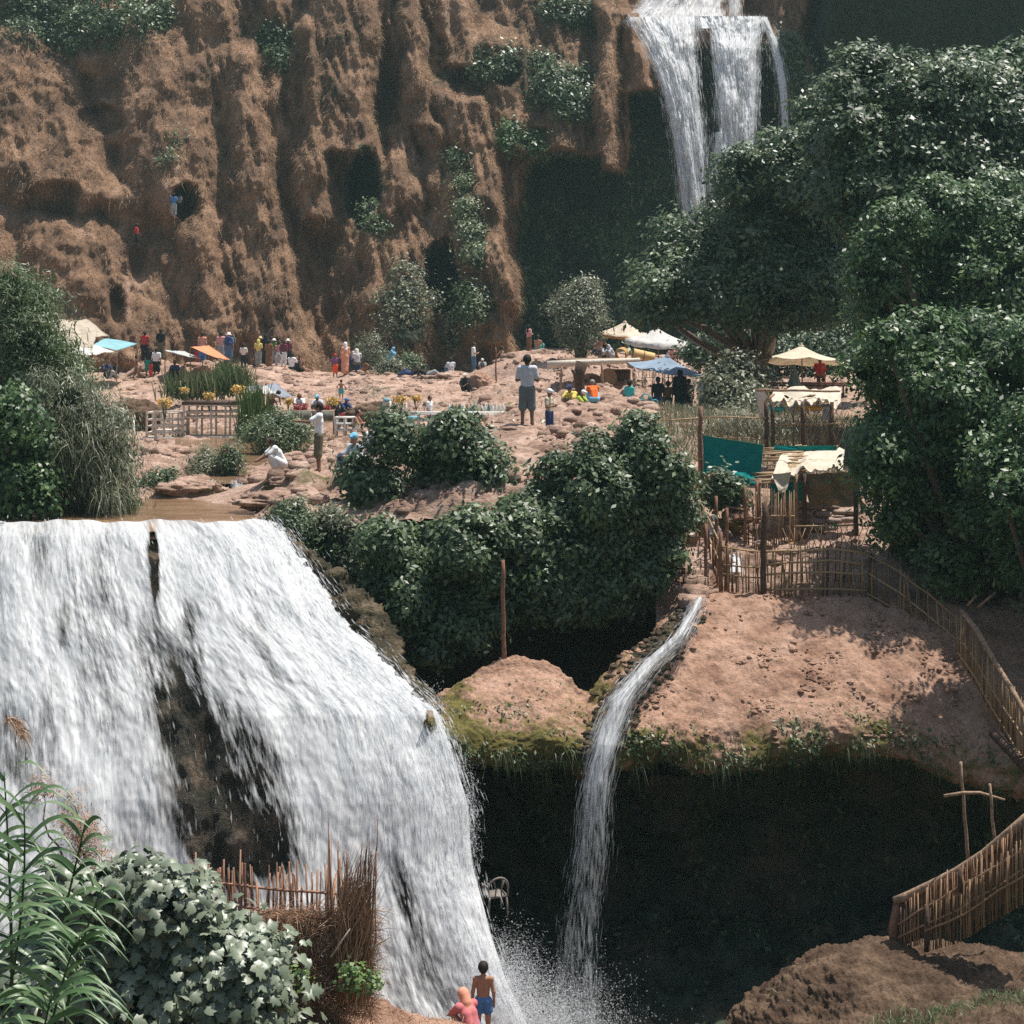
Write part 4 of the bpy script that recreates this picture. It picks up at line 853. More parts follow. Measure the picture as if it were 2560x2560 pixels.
F4 = [(1620, 1430, 45), (1590, 1070, 48), (1550, 1120, 60), (1630, 1130, 55), (1480, 1140, 55), (1400, 1170, 48), (1510, 1220, 85), (1620, 1230, 85), (1430, 1260, 75), (1390, 1350, 80), (1500, 1340, 100), (1610, 1340, 90), (1360, 1450, 85), (1470, 1450, 95), (1570, 1440, 80), (1660, 1180, 50), (1680, 1280, 45), (1340, 1250, 45), (1665, 1370, 35)]
tree('fig_tree', 'dense dark fig tree left of the stone steps and the teal cloth', 'tree', at(1520, 1500, 37.5), [pb(x, y, r, 35.6+(i % 3-1)*.5) for i, (x, y, r) in enumerate([(x+8, y+6, r*.86) for x, y, r in F4])], 36000, .145, 'leafdark', .10, clus=.15, per=20, up=.55, gap=.04)
# -- green bank on the left
G1 = [(20, 720, 60), (90, 760, 55), (-20, 800, 90), (60, 850, 85), (130, 870, 50), (30, 940, 100), (120, 960, 75), (180, 930, 50)]
tree('reed_thicket', 'tall pale green reeds and bushes at the left edge below the beige tents', 'thicket', at(60, 1230, 39.5), [pb(x, y, r, 39.5+(i % 3-1)*.6) for i, (x, y, r) in enumerate(G1)], 20000, .13, 'leafreed', .05, clus=.2, per=12, up=.5, aspect=.22, part='foliage')
G2 = [(170, 1010, 75), (240, 1040, 60), (130, 1080, 90), (220, 1110, 90), (290, 1120, 45), (180, 1180, 100), (280, 1180, 50), (240, 1230, 60), (120, 1200, 60), (310, 1240, 24)]
tree('shrub', 'grey green willowy shrub drooping over the brown river', 'shrub', at(200, 1300, 38), [pb(x, y, r, 38+(i % 3-1)*.5) for i, (x, y, r) in enumerate(G2)], 24000, .15, 'leafolive', .05, clus=.2, per=12, up=.3, down=1.2, aspect=.16, part='foliage')
G3 = [(10, 1040, 80), (60, 1110, 60), (0, 1150, 80), (70, 1210, 60), (10, 1250, 70), (-60, 1100, 100), (100, 1260, 35)]
tree('shrub', 'dark glossy leafed shrub at the left edge just above the waterfall lip', 'shrub', at(20, 1310, 36.9), [pb(x, y, r, 36.9+(i % 3-1)*.4) for i, (x, y, r) in enumerate(G3)], 9000, .14, 'leafright', .05, clus=.16, per=12, up=.5, aspect=.6, part='foliage')
def strands(name, label, cat, area, n, L, W, mat, D0=(0, -.2, 1), spread=.35, droop=.6, parent=None, group=None, seg=3, lvr=(0, 1)):
    """upright drooping blades from points in boxes: area = list of (px,py,rpx,rpy,Y)"""
    A = np.array(area, float); k = RNG.integers(0, len(A), n); a = A[k]
    px = a[:, 0]+RNG.normal(size=n)*a[:, 2]*.5; py = a[:, 1]+RNG.normal(size=n)*a[:, 3]*.5; Y = a[:, 4]+RNG.normal(size=n)*.35
    P = np.stack([(px-1280)/F*Y, Y, (HY-py)/F*Y], -1); D = unit(np.array(D0)+RNG.normal(size=(n, 3))*spread)
    return blade_mesh(name, P, D, L[0]+(L[1]-L[0])*RNG.random(n), W, M[mat], droop, lvr[0]+(lvr[1]-lvr[0])*RNG.random(n), parent, seg)
def bladeclump(name, label, cat, area, n, L, W, mat, group=None, **k):
    c = at(area[0][0], area[0][1]+area[0][3], area[0][4]); t = thing(name, label, cat, c, group)
    strands('foliage', None, None, area, n, L, W, mat, parent=t, **k); return t
bladeclump('reed_clump', 'pale feathery reed plumes leaning from the bank at the left edge', 'reeds', [(40, 740, 70, 60, 38.8), (90, 830, 80, 60, 38.8), (150, 900, 60, 60, 38.8)], 1300, (.3, .8), .03, 'leafreed', droop=.7)
bladeclump('reed_clump', 'dry straw coloured stalks hanging over the river from the left bank', 'reeds', [(200, 1080, 90, 60, 37.4), (260, 1170, 60, 60, 37.4), (270, 1230, 50, 30, 37.2), (150, 1120, 70, 60, 37.3)], 1500, (.3, .8), .018, 'leafolive', D0=(.3, -.5, .3), droop=1.1, lvr=(.3, 1))
bladeclump('reed_clump', 'tuft of long green grass at the foot of the left bank beside the river', 'reeds', [(310, 1250, 30, 18, 38.2), (330, 1262, 20, 10, 38.2)], 260, (.25, .6), .03, 'leafreed', droop=1.0)
bladeclump('reed_clump', 'tall dark green reeds growing between the two market stalls', 'reeds', [(625, 1090, 26, 12, 58), (640, 1060, 26, 20, 58)], 700, (1.0, 2.0), .05, 'leafright', spread=.1, droop=.12)
bladeclump('reed_clump', 'green reeds behind the left wooden stall below the orange awning', 'reeds', [(470, 990, 60, 16, 74), (540, 985, 60, 16, 74), (570, 960, 30, 14, 76), (600, 975, 30, 14, 74)], 1900, (.7, 1.9), .06, 'leafreed', spread=.16, droop=.3)
T5 = [(2560, 1230, 90), (2640, 1130, 140), (2620, 1370, 100), (2700, 1480, 110), (2490, 1150, 70), (2700, 1280, 150), (2780, 1600, 110), (2760, 1050, 150), (2850, 1350, 160)]
tree('fig_tree', 'shadowy leafy tree at the right edge above the cane bridge', 'tree', at(2800, 1900, 33.5), [pb(x, y, r*.9, 32.8+(i % 3-1)*.7, 1.1) for i, (x, y, r) in enumerate(T5)], 20000, .13, 'leafright', .14, clus=.17, per=22, gap=.08, up=.5)
def bush(name, label, blobs, n, size, mat, cat='bush', **k):
    b = [pb(*x) for x in blobs]; r = blobs[0]; root = at(r[0], max(x[1]+x[2]*.9 for x in blobs), r[3])
    return tree(name, label, cat, root, b, n, size, mat, .02, part='foliage', forks=1, **k)
bush('shrub', 'round green shrub under the dark display board of the stall', [(650, 1085, 42, 52), (700, 1070, 48, 52), (740, 1090, 40, 52), (685, 1100, 40, 51.6)], 5200, .12, 'leafreed', clus=.16, aspect=.3)
bush('shrub', 'yellowish green shrub on the rocks in front of the wooden stall', [(515, 1155, 36, 44.5), (545, 1165, 34, 44.5), (500, 1175, 26, 44.2)], 2400, .10, 'leafolive', clus=.12, aspect=.3, lvshift=.1)
bush('shrub', 'dark upright shrub right of the yellowish one on the rocks', [(580, 1130, 20, 44.2), (578, 1160, 26, 44.2), (583, 1180, 22, 44.2)], 1500, .10, 'leafdark', clus=.1, aspect=.35)
bush('shrub', 'low dark shrub on the river bank left of the small cascade', [(405, 1205, 32, 41.6), (375, 1215, 26, 41.6), (400, 1225, 26, 41.5)], 1900, .09, 'leafdark', clus=.11, aspect=.5)
bush('shrub', 'dark green shrub right of the top edge of the big waterfall', [(720, 1290, 34, 36), (700, 1300, 28, 36), (745, 1330, 30, 35.8), (760, 1300, 24, 36)], 3200, .09, 'leafdark', clus=.11, aspect=.4)
bush('shrub', 'yellow green herbs standing above the dark shrub at the waterfall edge', [(745, 1255, 14, 36), (752, 1275, 18, 36)], 500, .08, 'leafolive', clus=.08, aspect=.3, lvshift=.2)
bush('shrub', 'shaded tangle of leaves on the wall right of the big waterfall', [(790, 1370, 45, 36), (840, 1360, 50, 36.2), (870, 1420, 45, 36), (820, 1330, 40, 36.3), (900, 1440, 40, 36)], 4200, .10, 'leafdark', clus=.14, gap=.08)
bush('shrub', 'brown dry thicket hanging below the terrace edge left of the fig trees', [(870, 1330, 40, 36), (830, 1300, 34, 36), (900, 1370, 40, 36)], 2200, .09, 'leafolive', clus=.14, gap=.1, core=False)
bush('shrub', 'olive green bush behind the woman in pink on the upper terrace', [(930, 868, 30, 91), (915, 890, 26, 91), (945, 895, 26, 91)], 2200, .16, 'leafolive', clus=.22, aspect=.3, core=False)
bush('shrub', 'low dusty shrub right of the olive green bush', [(970, 920, 26, 88), (995, 925, 22, 88), (950, 925, 20, 88)], 1500, .14, 'leafolive', clus=.2, aspect=.3)
bush('shrub', 'bright green low shrub behind the dark reclining figure', [(1020, 908, 22, 89), (1042, 912, 18, 89)], 1100, .14, 'leafreed', clus=.18, aspect=.4)
bush('shrub', 'thin brown leafless shrub on the rocks above the white shelves', [(935, 990, 30, 78), (940, 1010, 34, 77), (930, 960, 18, 78)], 1100, .12, 'leafolive', clus=.22, aspect=.15, core=False, gap=.1)
bush('shrub', 'pale leaved shrub beside the dark service tent under the tall trees', [(1835, 930, 48, 58), (1870, 960, 50, 58), (1820, 980, 46, 57), (1850, 1010, 50, 57), (1800, 1010, 36, 57), (1890, 1000, 36, 57)], 7000, .17, 'leafolive', clus=.22, aspect=.5, gap=.05)
bush('shrub', 'small dark leafy shrub under the teal cloth', [(1800, 1200, 32, 37.5), (1830, 1215, 28, 37.5), (1790, 1235, 26, 37.5), (1830, 1245, 30, 37.6)], 1900, .12, 'leafdark', clus=.13)
bush('shrub', 'tall dry grasses and weeds behind the thin fence above the teal cloth', [(1860, 1080, 60, 47), (1780, 1050, 40, 47), (1930, 1090, 40, 47)], 3000, .16, 'leafolive', clus=.28, aspect=.12, core=False, down=-.8)
bush('shrub', 'undergrowth added with darkened leaves for the shade below the broad tree behind the cream parasol', [(1790, 885, 46, 72), (1870, 880, 50, 72), (1950, 890, 46, 72), (2030, 885, 50, 72), (2110, 890, 50, 72), (1740, 880, 34, 72), (1820, 850, 40, 72), (1900, 845, 40, 72), (2000, 850, 40, 73), (2080, 850, 50, 73)], 9000, .2, 'leafdark', clus=.3, lvshift=-.2)  # bush added as dark backing, leaf tone lowered to stand for shade
t = thing('olive_tree', 'small grey green olive tree with a dark pot shaped trunk on the rock mound', 'tree', at(1452, 900, 82))
crown('crown', [pb(1450, 740, 36, 82), pb(1430, 790, 48, 82), pb(1475, 790, 44, 82), pb(1450, 830, 52, 82), pb(1440, 760, 40, 82), pb(1462, 715, 22, 82)], 8000, .17, 'leafolive', t, clus=.28, aspect=.35, coref=.6, up=.5, down=-.3)
MB().lathe(at(1452, 900, 82), [(.28, -.1), (.34, .5), (.42, 1.0), (.36, 1.4), (.05, 1.6)], 10).build('trunk', M['darkwood'], t, True)
t = thing('tree_stump', 'thick dark tree trunk standing in the stream bed right of the white cap vendor', 'tree', at(1452, 1000, 56))
pts = [at(1448, 1008, 56), at(1450, 970, 56), at(1446, 940, 56), at(1456, 905, 56)]; mb = MB(); mb.tube(pts, [.20, .17, .19, .22], 8); mb.bar(at(1448, 950, 56), at(1430, 925, 55.7), .08, .05)
mb.build('trunk', M['darkwood'], t, True)
# -- shrubs rooted on the cliff face
def cliff_Y(px, py):
    j = np.clip(np.searchsorted(cpx, px), 0, len(cpx)-1); i = np.clip(np.searchsorted(cpy, py), 0, len(cpy)-1); return CYY[i, j]
def cliffbush(label, pts, n, size=.25, mat='leafdark', **k):
    n = int(n*.75); b = [pb(x, y, r, cliff_Y(x, y)-.1, .6) for x, y, r in pts]; t = thing('cliff_shrub', label, 'shrub', at(pts[0][0], pts[0][1], cliff_Y(*pts[0][:2])), 'shrubs rooted on the cliff')
    crown('foliage', b, n, size, mat, t, clus=.45, per=9, core=False, gap=.12, shoots=.8, **k)
    return t
cliffbush('dark shrub at the very top left corner of the cliff', [(30, 20, 60), (90, 50, 60), (60, 90, 40)], 3800)
cliffbush('dark shrub on the cliff top just right of the corner shrub', [(170, 30, 60), (210, 80, 55), (140, 90, 40)], 3800)
cliffbush('broad dark shrub on the cliff top above the orange grass', [(290, 30, 60), (330, 60, 50), (260, 90, 40), (400, 60, 40), (415, 30, 30)], 4200)
cliffbush('dark green shrub in the deep vertical cleft of the cliff', [(690, 100, 35), (700, 145, 26), (665, 90, 22), (705, 165, 14)], 1800)
cliffbush('shrub clinging left of the hollow in the upper right of the brown cliff', [(1240, 150, 38), (1262, 185, 34), (1220, 180, 26)], 2200)
cliffbush('leafy shrub above the overhanging grassy shelf', [(1350, 170, 40), (1385, 205, 42), (1420, 240, 34), (1365, 240, 30)], 3200)
cliffbush('shrub trailing beside the tall brown column next to the upper falls', [(1460, 200, 30), (1450, 260, 34), (1420, 275, 26)], 2000)
cliffbush('shrub on the rim at the left of the upper falls', [(1440, 30, 45), (1475, 55, 34), (1395, 30, 34)], 2600)
cliffbush('round green shrub on the underside of the grassy shelf', [(1330, 350, 26), (1350, 365, 20)], 1000, mat='leafright')
cliffbush('small green shrub near the notch of the grassy shelf', [(1275, 330, 20), (1270, 360, 18)], 700, mat='leafright')
cliffbush('bright green hanging plants down the cliff left of the pleated curtain', [(1150, 400, 18), (1160, 460, 18), (1165, 520, 22), (1175, 580, 24), (1185, 630, 20)], 3400, .18, 'leafreed', lvshift=.15)
cliffbush('green hanging shrub right of the dark cave at the cliff foot', [(1180, 740, 34), (1200, 770, 30), (1175, 790, 22)], 2400, .2, 'leafreed')
cliffbush('yellowish green growth left of the dark cave at the cliff foot', [(1010, 700, 36), (1030, 760, 46), (1000, 790, 40), (970, 760, 34)], 3800, .18, 'leafolive')
cliffbush('small pale plant low on the cliff above the seated man in white', [(1130, 830, 20), (1120, 860, 18), (1140, 800, 14)], 800, .2, 'leafolive')
cliffbush('dark green shrub hanging at the right side of the upper falls', [(1960, 110, 26), (1985, 150, 28), (1990, 210, 28), (2000, 255, 22)], 2600)
cliffbush('yellow green bush low in the vertical cleft', [(945, 560, 26), (930, 520, 20)], 900, .18, 'leafreed')
cliffbush('sprig of green leaves halfway up the left cliff', [(435, 370, 14), (415, 400, 20), (440, 340, 9)], 500, .16, 'leafreed')
def stones(name, P, r, mat, lab, cat, kind='stuff'):
    n = len(P); ico = []; 
    th = np.linspace(0, math.pi, 5); ph = np.arange(6)*math.pi/3
    S = np.stack([np.sin(th)[:, None]*np.cos(ph), np.sin(th)[:, None]*np.sin(ph), np.cos(th)[:, None]+0*ph], -1).reshape(-1, 3); Fq = gridfaces(5, 6, True)
    sc = r[:, None]*(.6+.8*RNG.random((n, 3)))*np.array([1.2, 1, .6]); an = RNG.random(n)*6.28; ca, sa = np.cos(an), np.sin(an)
    V = S[None]*(1+.3*RNG.normal(size=(n, 30, 1)).clip(-1, 1)*.6)*sc[:, None]
    V = np.stack([V[..., 0]*ca[:, None]-V[..., 1]*sa[:, None], V[..., 0]*sa[:, None]+V[..., 1]*ca[:, None], V[..., 2]], -1)+P[:, None]
    Q = (Fq[None]+np.arange(n)[:, None, None]*30).reshape(-1, 4)
    o = mesh_np(name, V.reshape(-1, 3), Q, M[mat], None, False, va={'moss': np.zeros(n*30)}); return tag(o, lab, cat, kind=kind)
# -- plants and moss on the lip of the mound: countless
P, Nn, _ = sample_grid(ledge, ln, np.clip(sstep(.52, .68, vv)*1.0+.22*sstep(.3, .5, vv)*(LPX < 1600), 0, 1)*sstep(-.15, .25, fbm(ledge*1.2+5, 4))*(np.abs(LPX-1520) > 45), 15000)
N_ = unit(Nn+RNG.normal(size=P.shape)*.6+np.array([0, 0, .4])); V, T, per = leaf_geo(P+Nn*.05*RNG.random((len(P), 1)), N_, .05+.07*RNG.random(len(P)), 'oval', .3, .5)
o = mesh_np('ground_plants', V, T, M['leafreed'], None, False, fa={'lv': np.repeat(RNG.random(len(P)), per)}); tag(o, 'small green plants and moss along the lip of the red mound', 'plants', kind='stuff')
P, Nn, _ = sample_grid(ledge, ln, np.clip(sstep(.5, .7, vv), 0, 1)*sstep(-.1, .3, fbm(ledge*1.2+25, 4))*(np.abs(LPX-1520) > 45), 5000)
o = blade_mesh('lip_grass', P, unit(Nn+np.array([0, 0, -.1])+RNG.normal(size=P.shape)*.5), .08+.25*RNG.random(len(P))**2, .014, M['leafreed'], 1.4); tag(o, 'thin grass and roots drooping from the lip of the mound', 'grass', kind='stuff')
P, Nn, _ = sample_grid(ledge, ln, (vv > .15)*(vv < .75)*np.exp(-((LPX-1616+(LPY-1670)*.62)/42)**2)*(LPY > 1520), 1500)
stones('wet_pebbles', P, .02+.08*RNG.random(len(P))**2, 'sidewetrock', 'wet pebbly crust beside the narrow waterfall', 'stones')
# plants in the dark hollow
P, Nn, _ = sample_grid(HOL, HN, sstep(-.2, .3, fbm(HOL*.8+5, 4)), 12000)
N_ = unit(Nn+RNG.normal(size=P.shape)*.6); V, T, per = leaf_geo(P+Nn*.1*RNG.random((len(P), 1)), N_, .10+.14*RNG.random(len(P)), 'oval', .8, .5)
o = mesh_np('cave_ferns', V, T, M['leafdark'], None, False, fa={'lv': np.repeat(RNG.random(len(P)), per)}); tag(o, 'dark ferns covering the shaded wall of the hollow', 'ferns', kind='stuff')
# ferns in the upper recess
P, Nn, _ = sample_grid(CV, CN, hole*(PX > 1290)*(PX < 2000)*sstep(-.15, .3, fbm(CV*.25+9, 4)), 26000)
N_ = unit(Nn+RNG.normal(size=P.shape)*.6); V, T, per = leaf_geo(P+Nn*.1, N_, .2+.3*RNG.random(len(P)), 'oval', .8, .5)
o = mesh_np('recess_ferns', V, T, M['leafdark'], None, False, fa={'lv': np.repeat(RNG.random(len(P)), per)}); tag(o, 'dark green growth on the shaded rock behind the upper falls', 'ferns', kind='stuff')
# loose stones and tufts on the terrace
P, Nn, _ = sample_grid(GV, GN, (1-water_m)*(GYY > 36)*(GYY < 92)*(GX > 200)*(GX < 2000)*sstep(.0, .35, fbm(q*.7+60, 4))*np.where((GX > 1560)*(GYY > 60), .1, 1), 7500)
stones('loose_stones', P, .03+.24*RNG.random(len(P))**4, 'ground', 'loose pink stones scattered over the rock terrace', 'stones')
P, Nn, _ = sample_grid(GV, GN, (1-water_m)*(GYY > 36.2)*(GYY < 80)*(GX > 250)*(GX < 2300)*sstep(.1, .4, fbm(q*.5+50, 4)), 9000)
o = blade_mesh('grass_tufts', P, unit(np.array([0, 0, 1])+RNG.normal(size=P.shape)*.4), .1+.3*RNG.random(len(P))**2, .02, M['leafolive'], .5); tag(o, 'sparse dusty grass tufts on the rock terrace', 'grass', kind='stuff')
P, Nn, _ = sample_grid(GV, GN, ((GYY > 42)*(GYY < 56)*(GX > 1640)*(GX < 2350))*1.0, 9000)
o = blade_mesh('dry_reeds', P, unit(np.array([0, 0, 1])+RNG.normal(size=P.shape)*.25), .3+.6*RNG.random(len(P)), .022, M['leafolive'], .5, .3+.7*RNG.random(len(P))); tag(o, 'dry reeds and grass on the slope behind the fences', 'reeds', kind='stuff')
P, Nn, _ = sample_grid(ledge, ln, (vv > .18)*(vv < .7)*(LPX > 1560)*(LPX < 2400)*sstep(.05, .3, fbm(ledge*1.5+5, 4)), 1300)
stones('mound_clods', P, .012+.055*RNG.random(len(P))**3, 'dirt', 'dirt clods and pebbles on the sunlit mound', 'clods')

# ---------------------------------------------------------------- foreground left bottom
fr = [[(-500, 2900, 18), (0, 2850, 19), (500, 2750, 20), (800, 2700, 21), (1050, 2720, 22), (1400, 2800, 23)],
      [(-500, 2700, 20), (0, 2700, 21), (500, 2600, 22), (800, 2560, 22.6), (1020, 2600, 23.6), (1400, 2680, 25)],
      [(-500, 2500, 23), (0, 2500, 23.4), (500, 2450, 23.6), (850, 2470, 23.8), (1010, 2530, 24.5), (1400, 2630, 26.5)],
      [(-500, 2700, 25), (0, 2700, 25), (500, 2700, 25), (850, 2700, 25), (1010, 2760, 26), (1400, 2760, 27.5)]]
fg = pnet(fr, 160, 60); fg[..., 2] += fbm(fg*1.5, 5, .6)*.18
o = mesh_np('foreground_bank', fg.reshape(-1, 3), gridfaces(60, 160), M['dirt'], None, True, va={'moss': np.zeros(9600)}); tag(o, kind='structure')
# rock at the lower right with the walkway on it
rr_ = [[(1780, 2640, 27.5), (1860, 2530, 28.4), (1960, 2440, 29), (2060, 2400, 29.4), (2230, 2375, 29.6), (2400, 2385, 29.4), (2530, 2410, 29), (2700, 2440, 28.5)],
       [(1790, 2660, 26.9), (1880, 2520, 27.4), (1990, 2430, 27.9), (2080, 2385, 28.2), (2240, 2370, 28.3), (2400, 2385, 28.2), (2520, 2400, 28), (2700, 2440, 27.6)],
       [(1800, 2680, 26.4), (1900, 2560, 26.6), (2010, 2470, 26.9), (2110, 2420, 27), (2250, 2420, 27), (2400, 2430, 26.9), (2530, 2440, 26.7), (2700, 2480, 26.4)],
       [(1820, 2720, 25.6), (1930, 2640, 25.7), (2050, 2570, 25.9), (2140, 2530, 25.9), (2280, 2520, 25.8), (2400, 2520, 25.8), (2540, 2520, 25.6), (2700, 2540, 25.4)],
       [(1820, 2800, 24.6), (1930, 2720, 24.7), (2050, 2700, 24.8), (2170, 2640, 24.6), (2300, 2600, 24.4), (2420, 2545, 24.6), (2560, 2520, 24.2), (2700, 2530, 24)],
       [(1820, 2900, 23), (1930, 2900, 23), (2050, 2800, 23), (2170, 2760, 22.6), (2300, 2680, 22), (2420, 2620, 22), (2560, 2600, 22), (2700, 2600, 22)]]
br = pnet(rr_, 300, 160); bn2 = grid_normals(br); bn2 *= np.sign(-bn2[..., 1:2]+bn2[..., 2:3]+1e-9)
br = br+bn2*(fbm(br*1.3, 6, .6)*.28+fbm(br*np.array([2, 2, 4]), 5, .65, True)*.17)[..., None]
bv = np.linspace(0, 1, 160)[:, None]+np.zeros((1, 300))
o = mesh_np('foreground_rock', br.reshape(-1, 3), gridfaces(160, 300), M['brownrock'], None, True, va={'moss': .35*np.exp(-((bv-.8)/.1)**2)}); tag(o, kind='structure')
bn2 = grid_normals(br); bn2 *= np.sign(-bn2[..., 1:2]+bn2[..., 2:3]+1e-9)
bpx = br[..., 0]/br[..., 1]*F+1280
P, Nn, _ = sample_grid(br, bn2, np.exp(-((bv-.74)/.07)**2)*(bpx > 2150)+.06*sstep(.0, .4, fbm(br+3, 4))*(bv > .25), 3000)
o = blade_mesh('rock_grass', P, unit(np.array([0, 0, 1])+RNG.normal(size=P.shape)*.35), .06+.26*RNG.random(len(P))**1.5, .012, M['leafreed'], .5, .4+.6*RNG.random(len(P))); tag(o, 'short grass fringe on the rock at the lower right', 'grass', kind='stuff')
P, Nn, _ = sample_grid(fg, np.zeros_like(fg)+np.array([0, 0, 1.]), ((fg[..., 0] > -4)*(fg[..., 1] > 22))*1.0, 4000)
o = blade_mesh('bank_grass', P, unit(np.array([0, -.3, .6])+RNG.normal(size=P.shape)*.5), .1+.3*RNG.random(len(P)), .012, M['brush'], .9); tag(o, 'dry brush and straw on the foreground bank', 'grass', kind='stuff')
# big fig bush
FB = [(285, 2190, 46), (380, 2165, 40), (500, 2215, 46), (180, 2200, 44), (660, 2290, 44), (690, 2370, 42), (640, 2480, 60), (700, 2470, 34), (330, 2280, 105), (430, 2230, 80), (240, 2240, 90), (520, 2260, 75), (590, 2330, 85), (470, 2370, 108), (620, 2250, 45), (560, 2470, 120), (400, 2500, 150), (260, 2400, 130), (640, 2420, 60), (180, 2320, 90), (660, 2560, 80), (120, 2500, 150), (360, 2180, 35), (690, 2600, 70)]
FB = [(x-22, y+14+(46 if x > 500 and y < 2350 else 0), r) for x, y, r in FB]
t = thing('fig_bush', 'fig bush with sheen-paled leaves in the left foreground before the stick fence', 'bush', at(420, 2750, 22))
crown('foliage', [pb(x, y, r*.9, 21.4+(i % 3-1)*.35) for i, (x, y, r) in enumerate(FB)], 9500, .155, 'leaffig', t, kind='fig', clus=.16, per=5, up=.85, down=.5, coref=.72, gap=-.12, shell=(.7, 1.1), shoots=.3)
mb = MB(); branches(mb, at(420, 2750, 22), [pb(x, y, r, 21.4) for x, y, r in FB[:12]], .05, 5, 3); mb.build('stem', M['bark'], t, True)
# giant cane at the left edge: stems with long arching leaves
def canestalk(label, base, top, Y, nl, L, seed):
    rg = np.random.default_rng(seed); a = at(*base, Y); b = at(*top, Y-.2); t = thing('giant_cane', label, 'cane plant', a, 'giant cane stalks in the left foreground')
    mid = (a+b)/2+np.array([rg.normal()*.12, 0, 0]); tt = np.linspace(0, 1, 9)[:, None]; sp = a*(1-tt)**2+2*mid*tt*(1-tt)+b*tt*tt
    mb = MB(); mb.tube(sp, np.linspace(.022, .008, 9), 6); mb.build('stem', M['leafcane'], t, True)
    k = nl; u = .25+.75*np.sort(rg.random(k)); P = np.stack([np.interp(u, tt[:, 0], sp[:, c]) for c in range(3)], -1)
    ang = np.where(np.arange(k) % 2 == 0, 0, math.pi)+rg.normal(size=k)*.6
    D = unit(np.stack([np.cos(ang), -.5*np.abs(np.sin(ang))-.15, .55+1.2*(u-.4)+rg.random(k)*.3], -1))
    L_ = L*(.7+.5*rg.random(k)); n = k; seg = 9; side = unit(np.cross(D, np.array([0, -.45, 1.])+rg.normal(size=(n, 3))*.25)); V = []
    for s in range(seg+1):
        q_ = s/seg; c = P+D*(L_*q_)[:, None]-np.array([0, 0, 1])*(.72*L_*q_**2.1)[:, None]; w_ = .030*np.sin(math.pi*min(.98, .12+q_*.88))**.6*(1.25-.6*q_)
        V += [c-side*w_, c+np.array([0, 0, -.006]), c+side*w_]
    V = np.stack(V, 1).reshape(-1, 3); b_ = np.arange(n)[:, None]*3*(seg+1)
    Q = np.concatenate([b_+np.array([3*s+i, 3*s+i+1, 3*s+4+i, 3*s+3+i]) for s in range(seg) for i in (0, 1)])
    mesh_np('leaves', V, Q, M['leafcane'], t, True, fa={'lv': np.tile(.2+.6*rg.random(n), seg*2)})
canestalk('giant cane stalk at the far left with leaves arching over the falls', (30, 2500), (10, 1930), 18.4, 22, 1.25, 1)
canestalk('giant cane stalk with its leafy tip in front of the white water', (90, 2560), (215, 2050), 18.0, 26, 1.0, 2)
canestalk('tallest giant cane stalk in the left bottom corner', (-20, 2650), (60, 2010), 17.6, 24, 1.35, 3)
canestalk('slim giant cane stalk with pale leaves bending over the shrub behind', (150, 2700), (255, 2220), 17.9, 22, .9, 8)
canestalk('leafy giant cane stalk just inside the left edge of the photo', (-40, 2500), (-10, 2060), 18.8, 22, 1.3, 9)
canestalk('low giant cane stalk with drooping leaves before the fig bush', (90, 2750), (190, 2350), 17.0, 22, 1.0, 4)
canestalk('short giant cane stalk at the bottom left edge', (-60, 2800), (-10, 2250), 16.6, 20, 1.3, 6)
canestalk('giant cane stalk whose leaves cross the bottom left corner', (60, 2800), (130, 2480), 16.4, 18, 1.2, 7)
bush('shrub', 'feathery orange brown shrub in front of the big waterfall behind the cane', [(190, 2060, 36, 22.5), (225, 2110, 34, 22.5), (170, 2000, 24, 22.5), (240, 2160, 40, 22.5), (110, 1960, 24, 22.5)], 2600, .06, 'brush', clus=.1, aspect=.2, core=False, gap=.03)
bladeclump('reed_clump', 'brown seed plumes at the left edge in front of the falls', 'reeds', [(30, 1800, 22, 10, 18.5), (50, 1825, 12, 14, 18.5)], 120, (.1, .22), .012, 'brush', D0=(.5, 0, -.2), droop=.8)
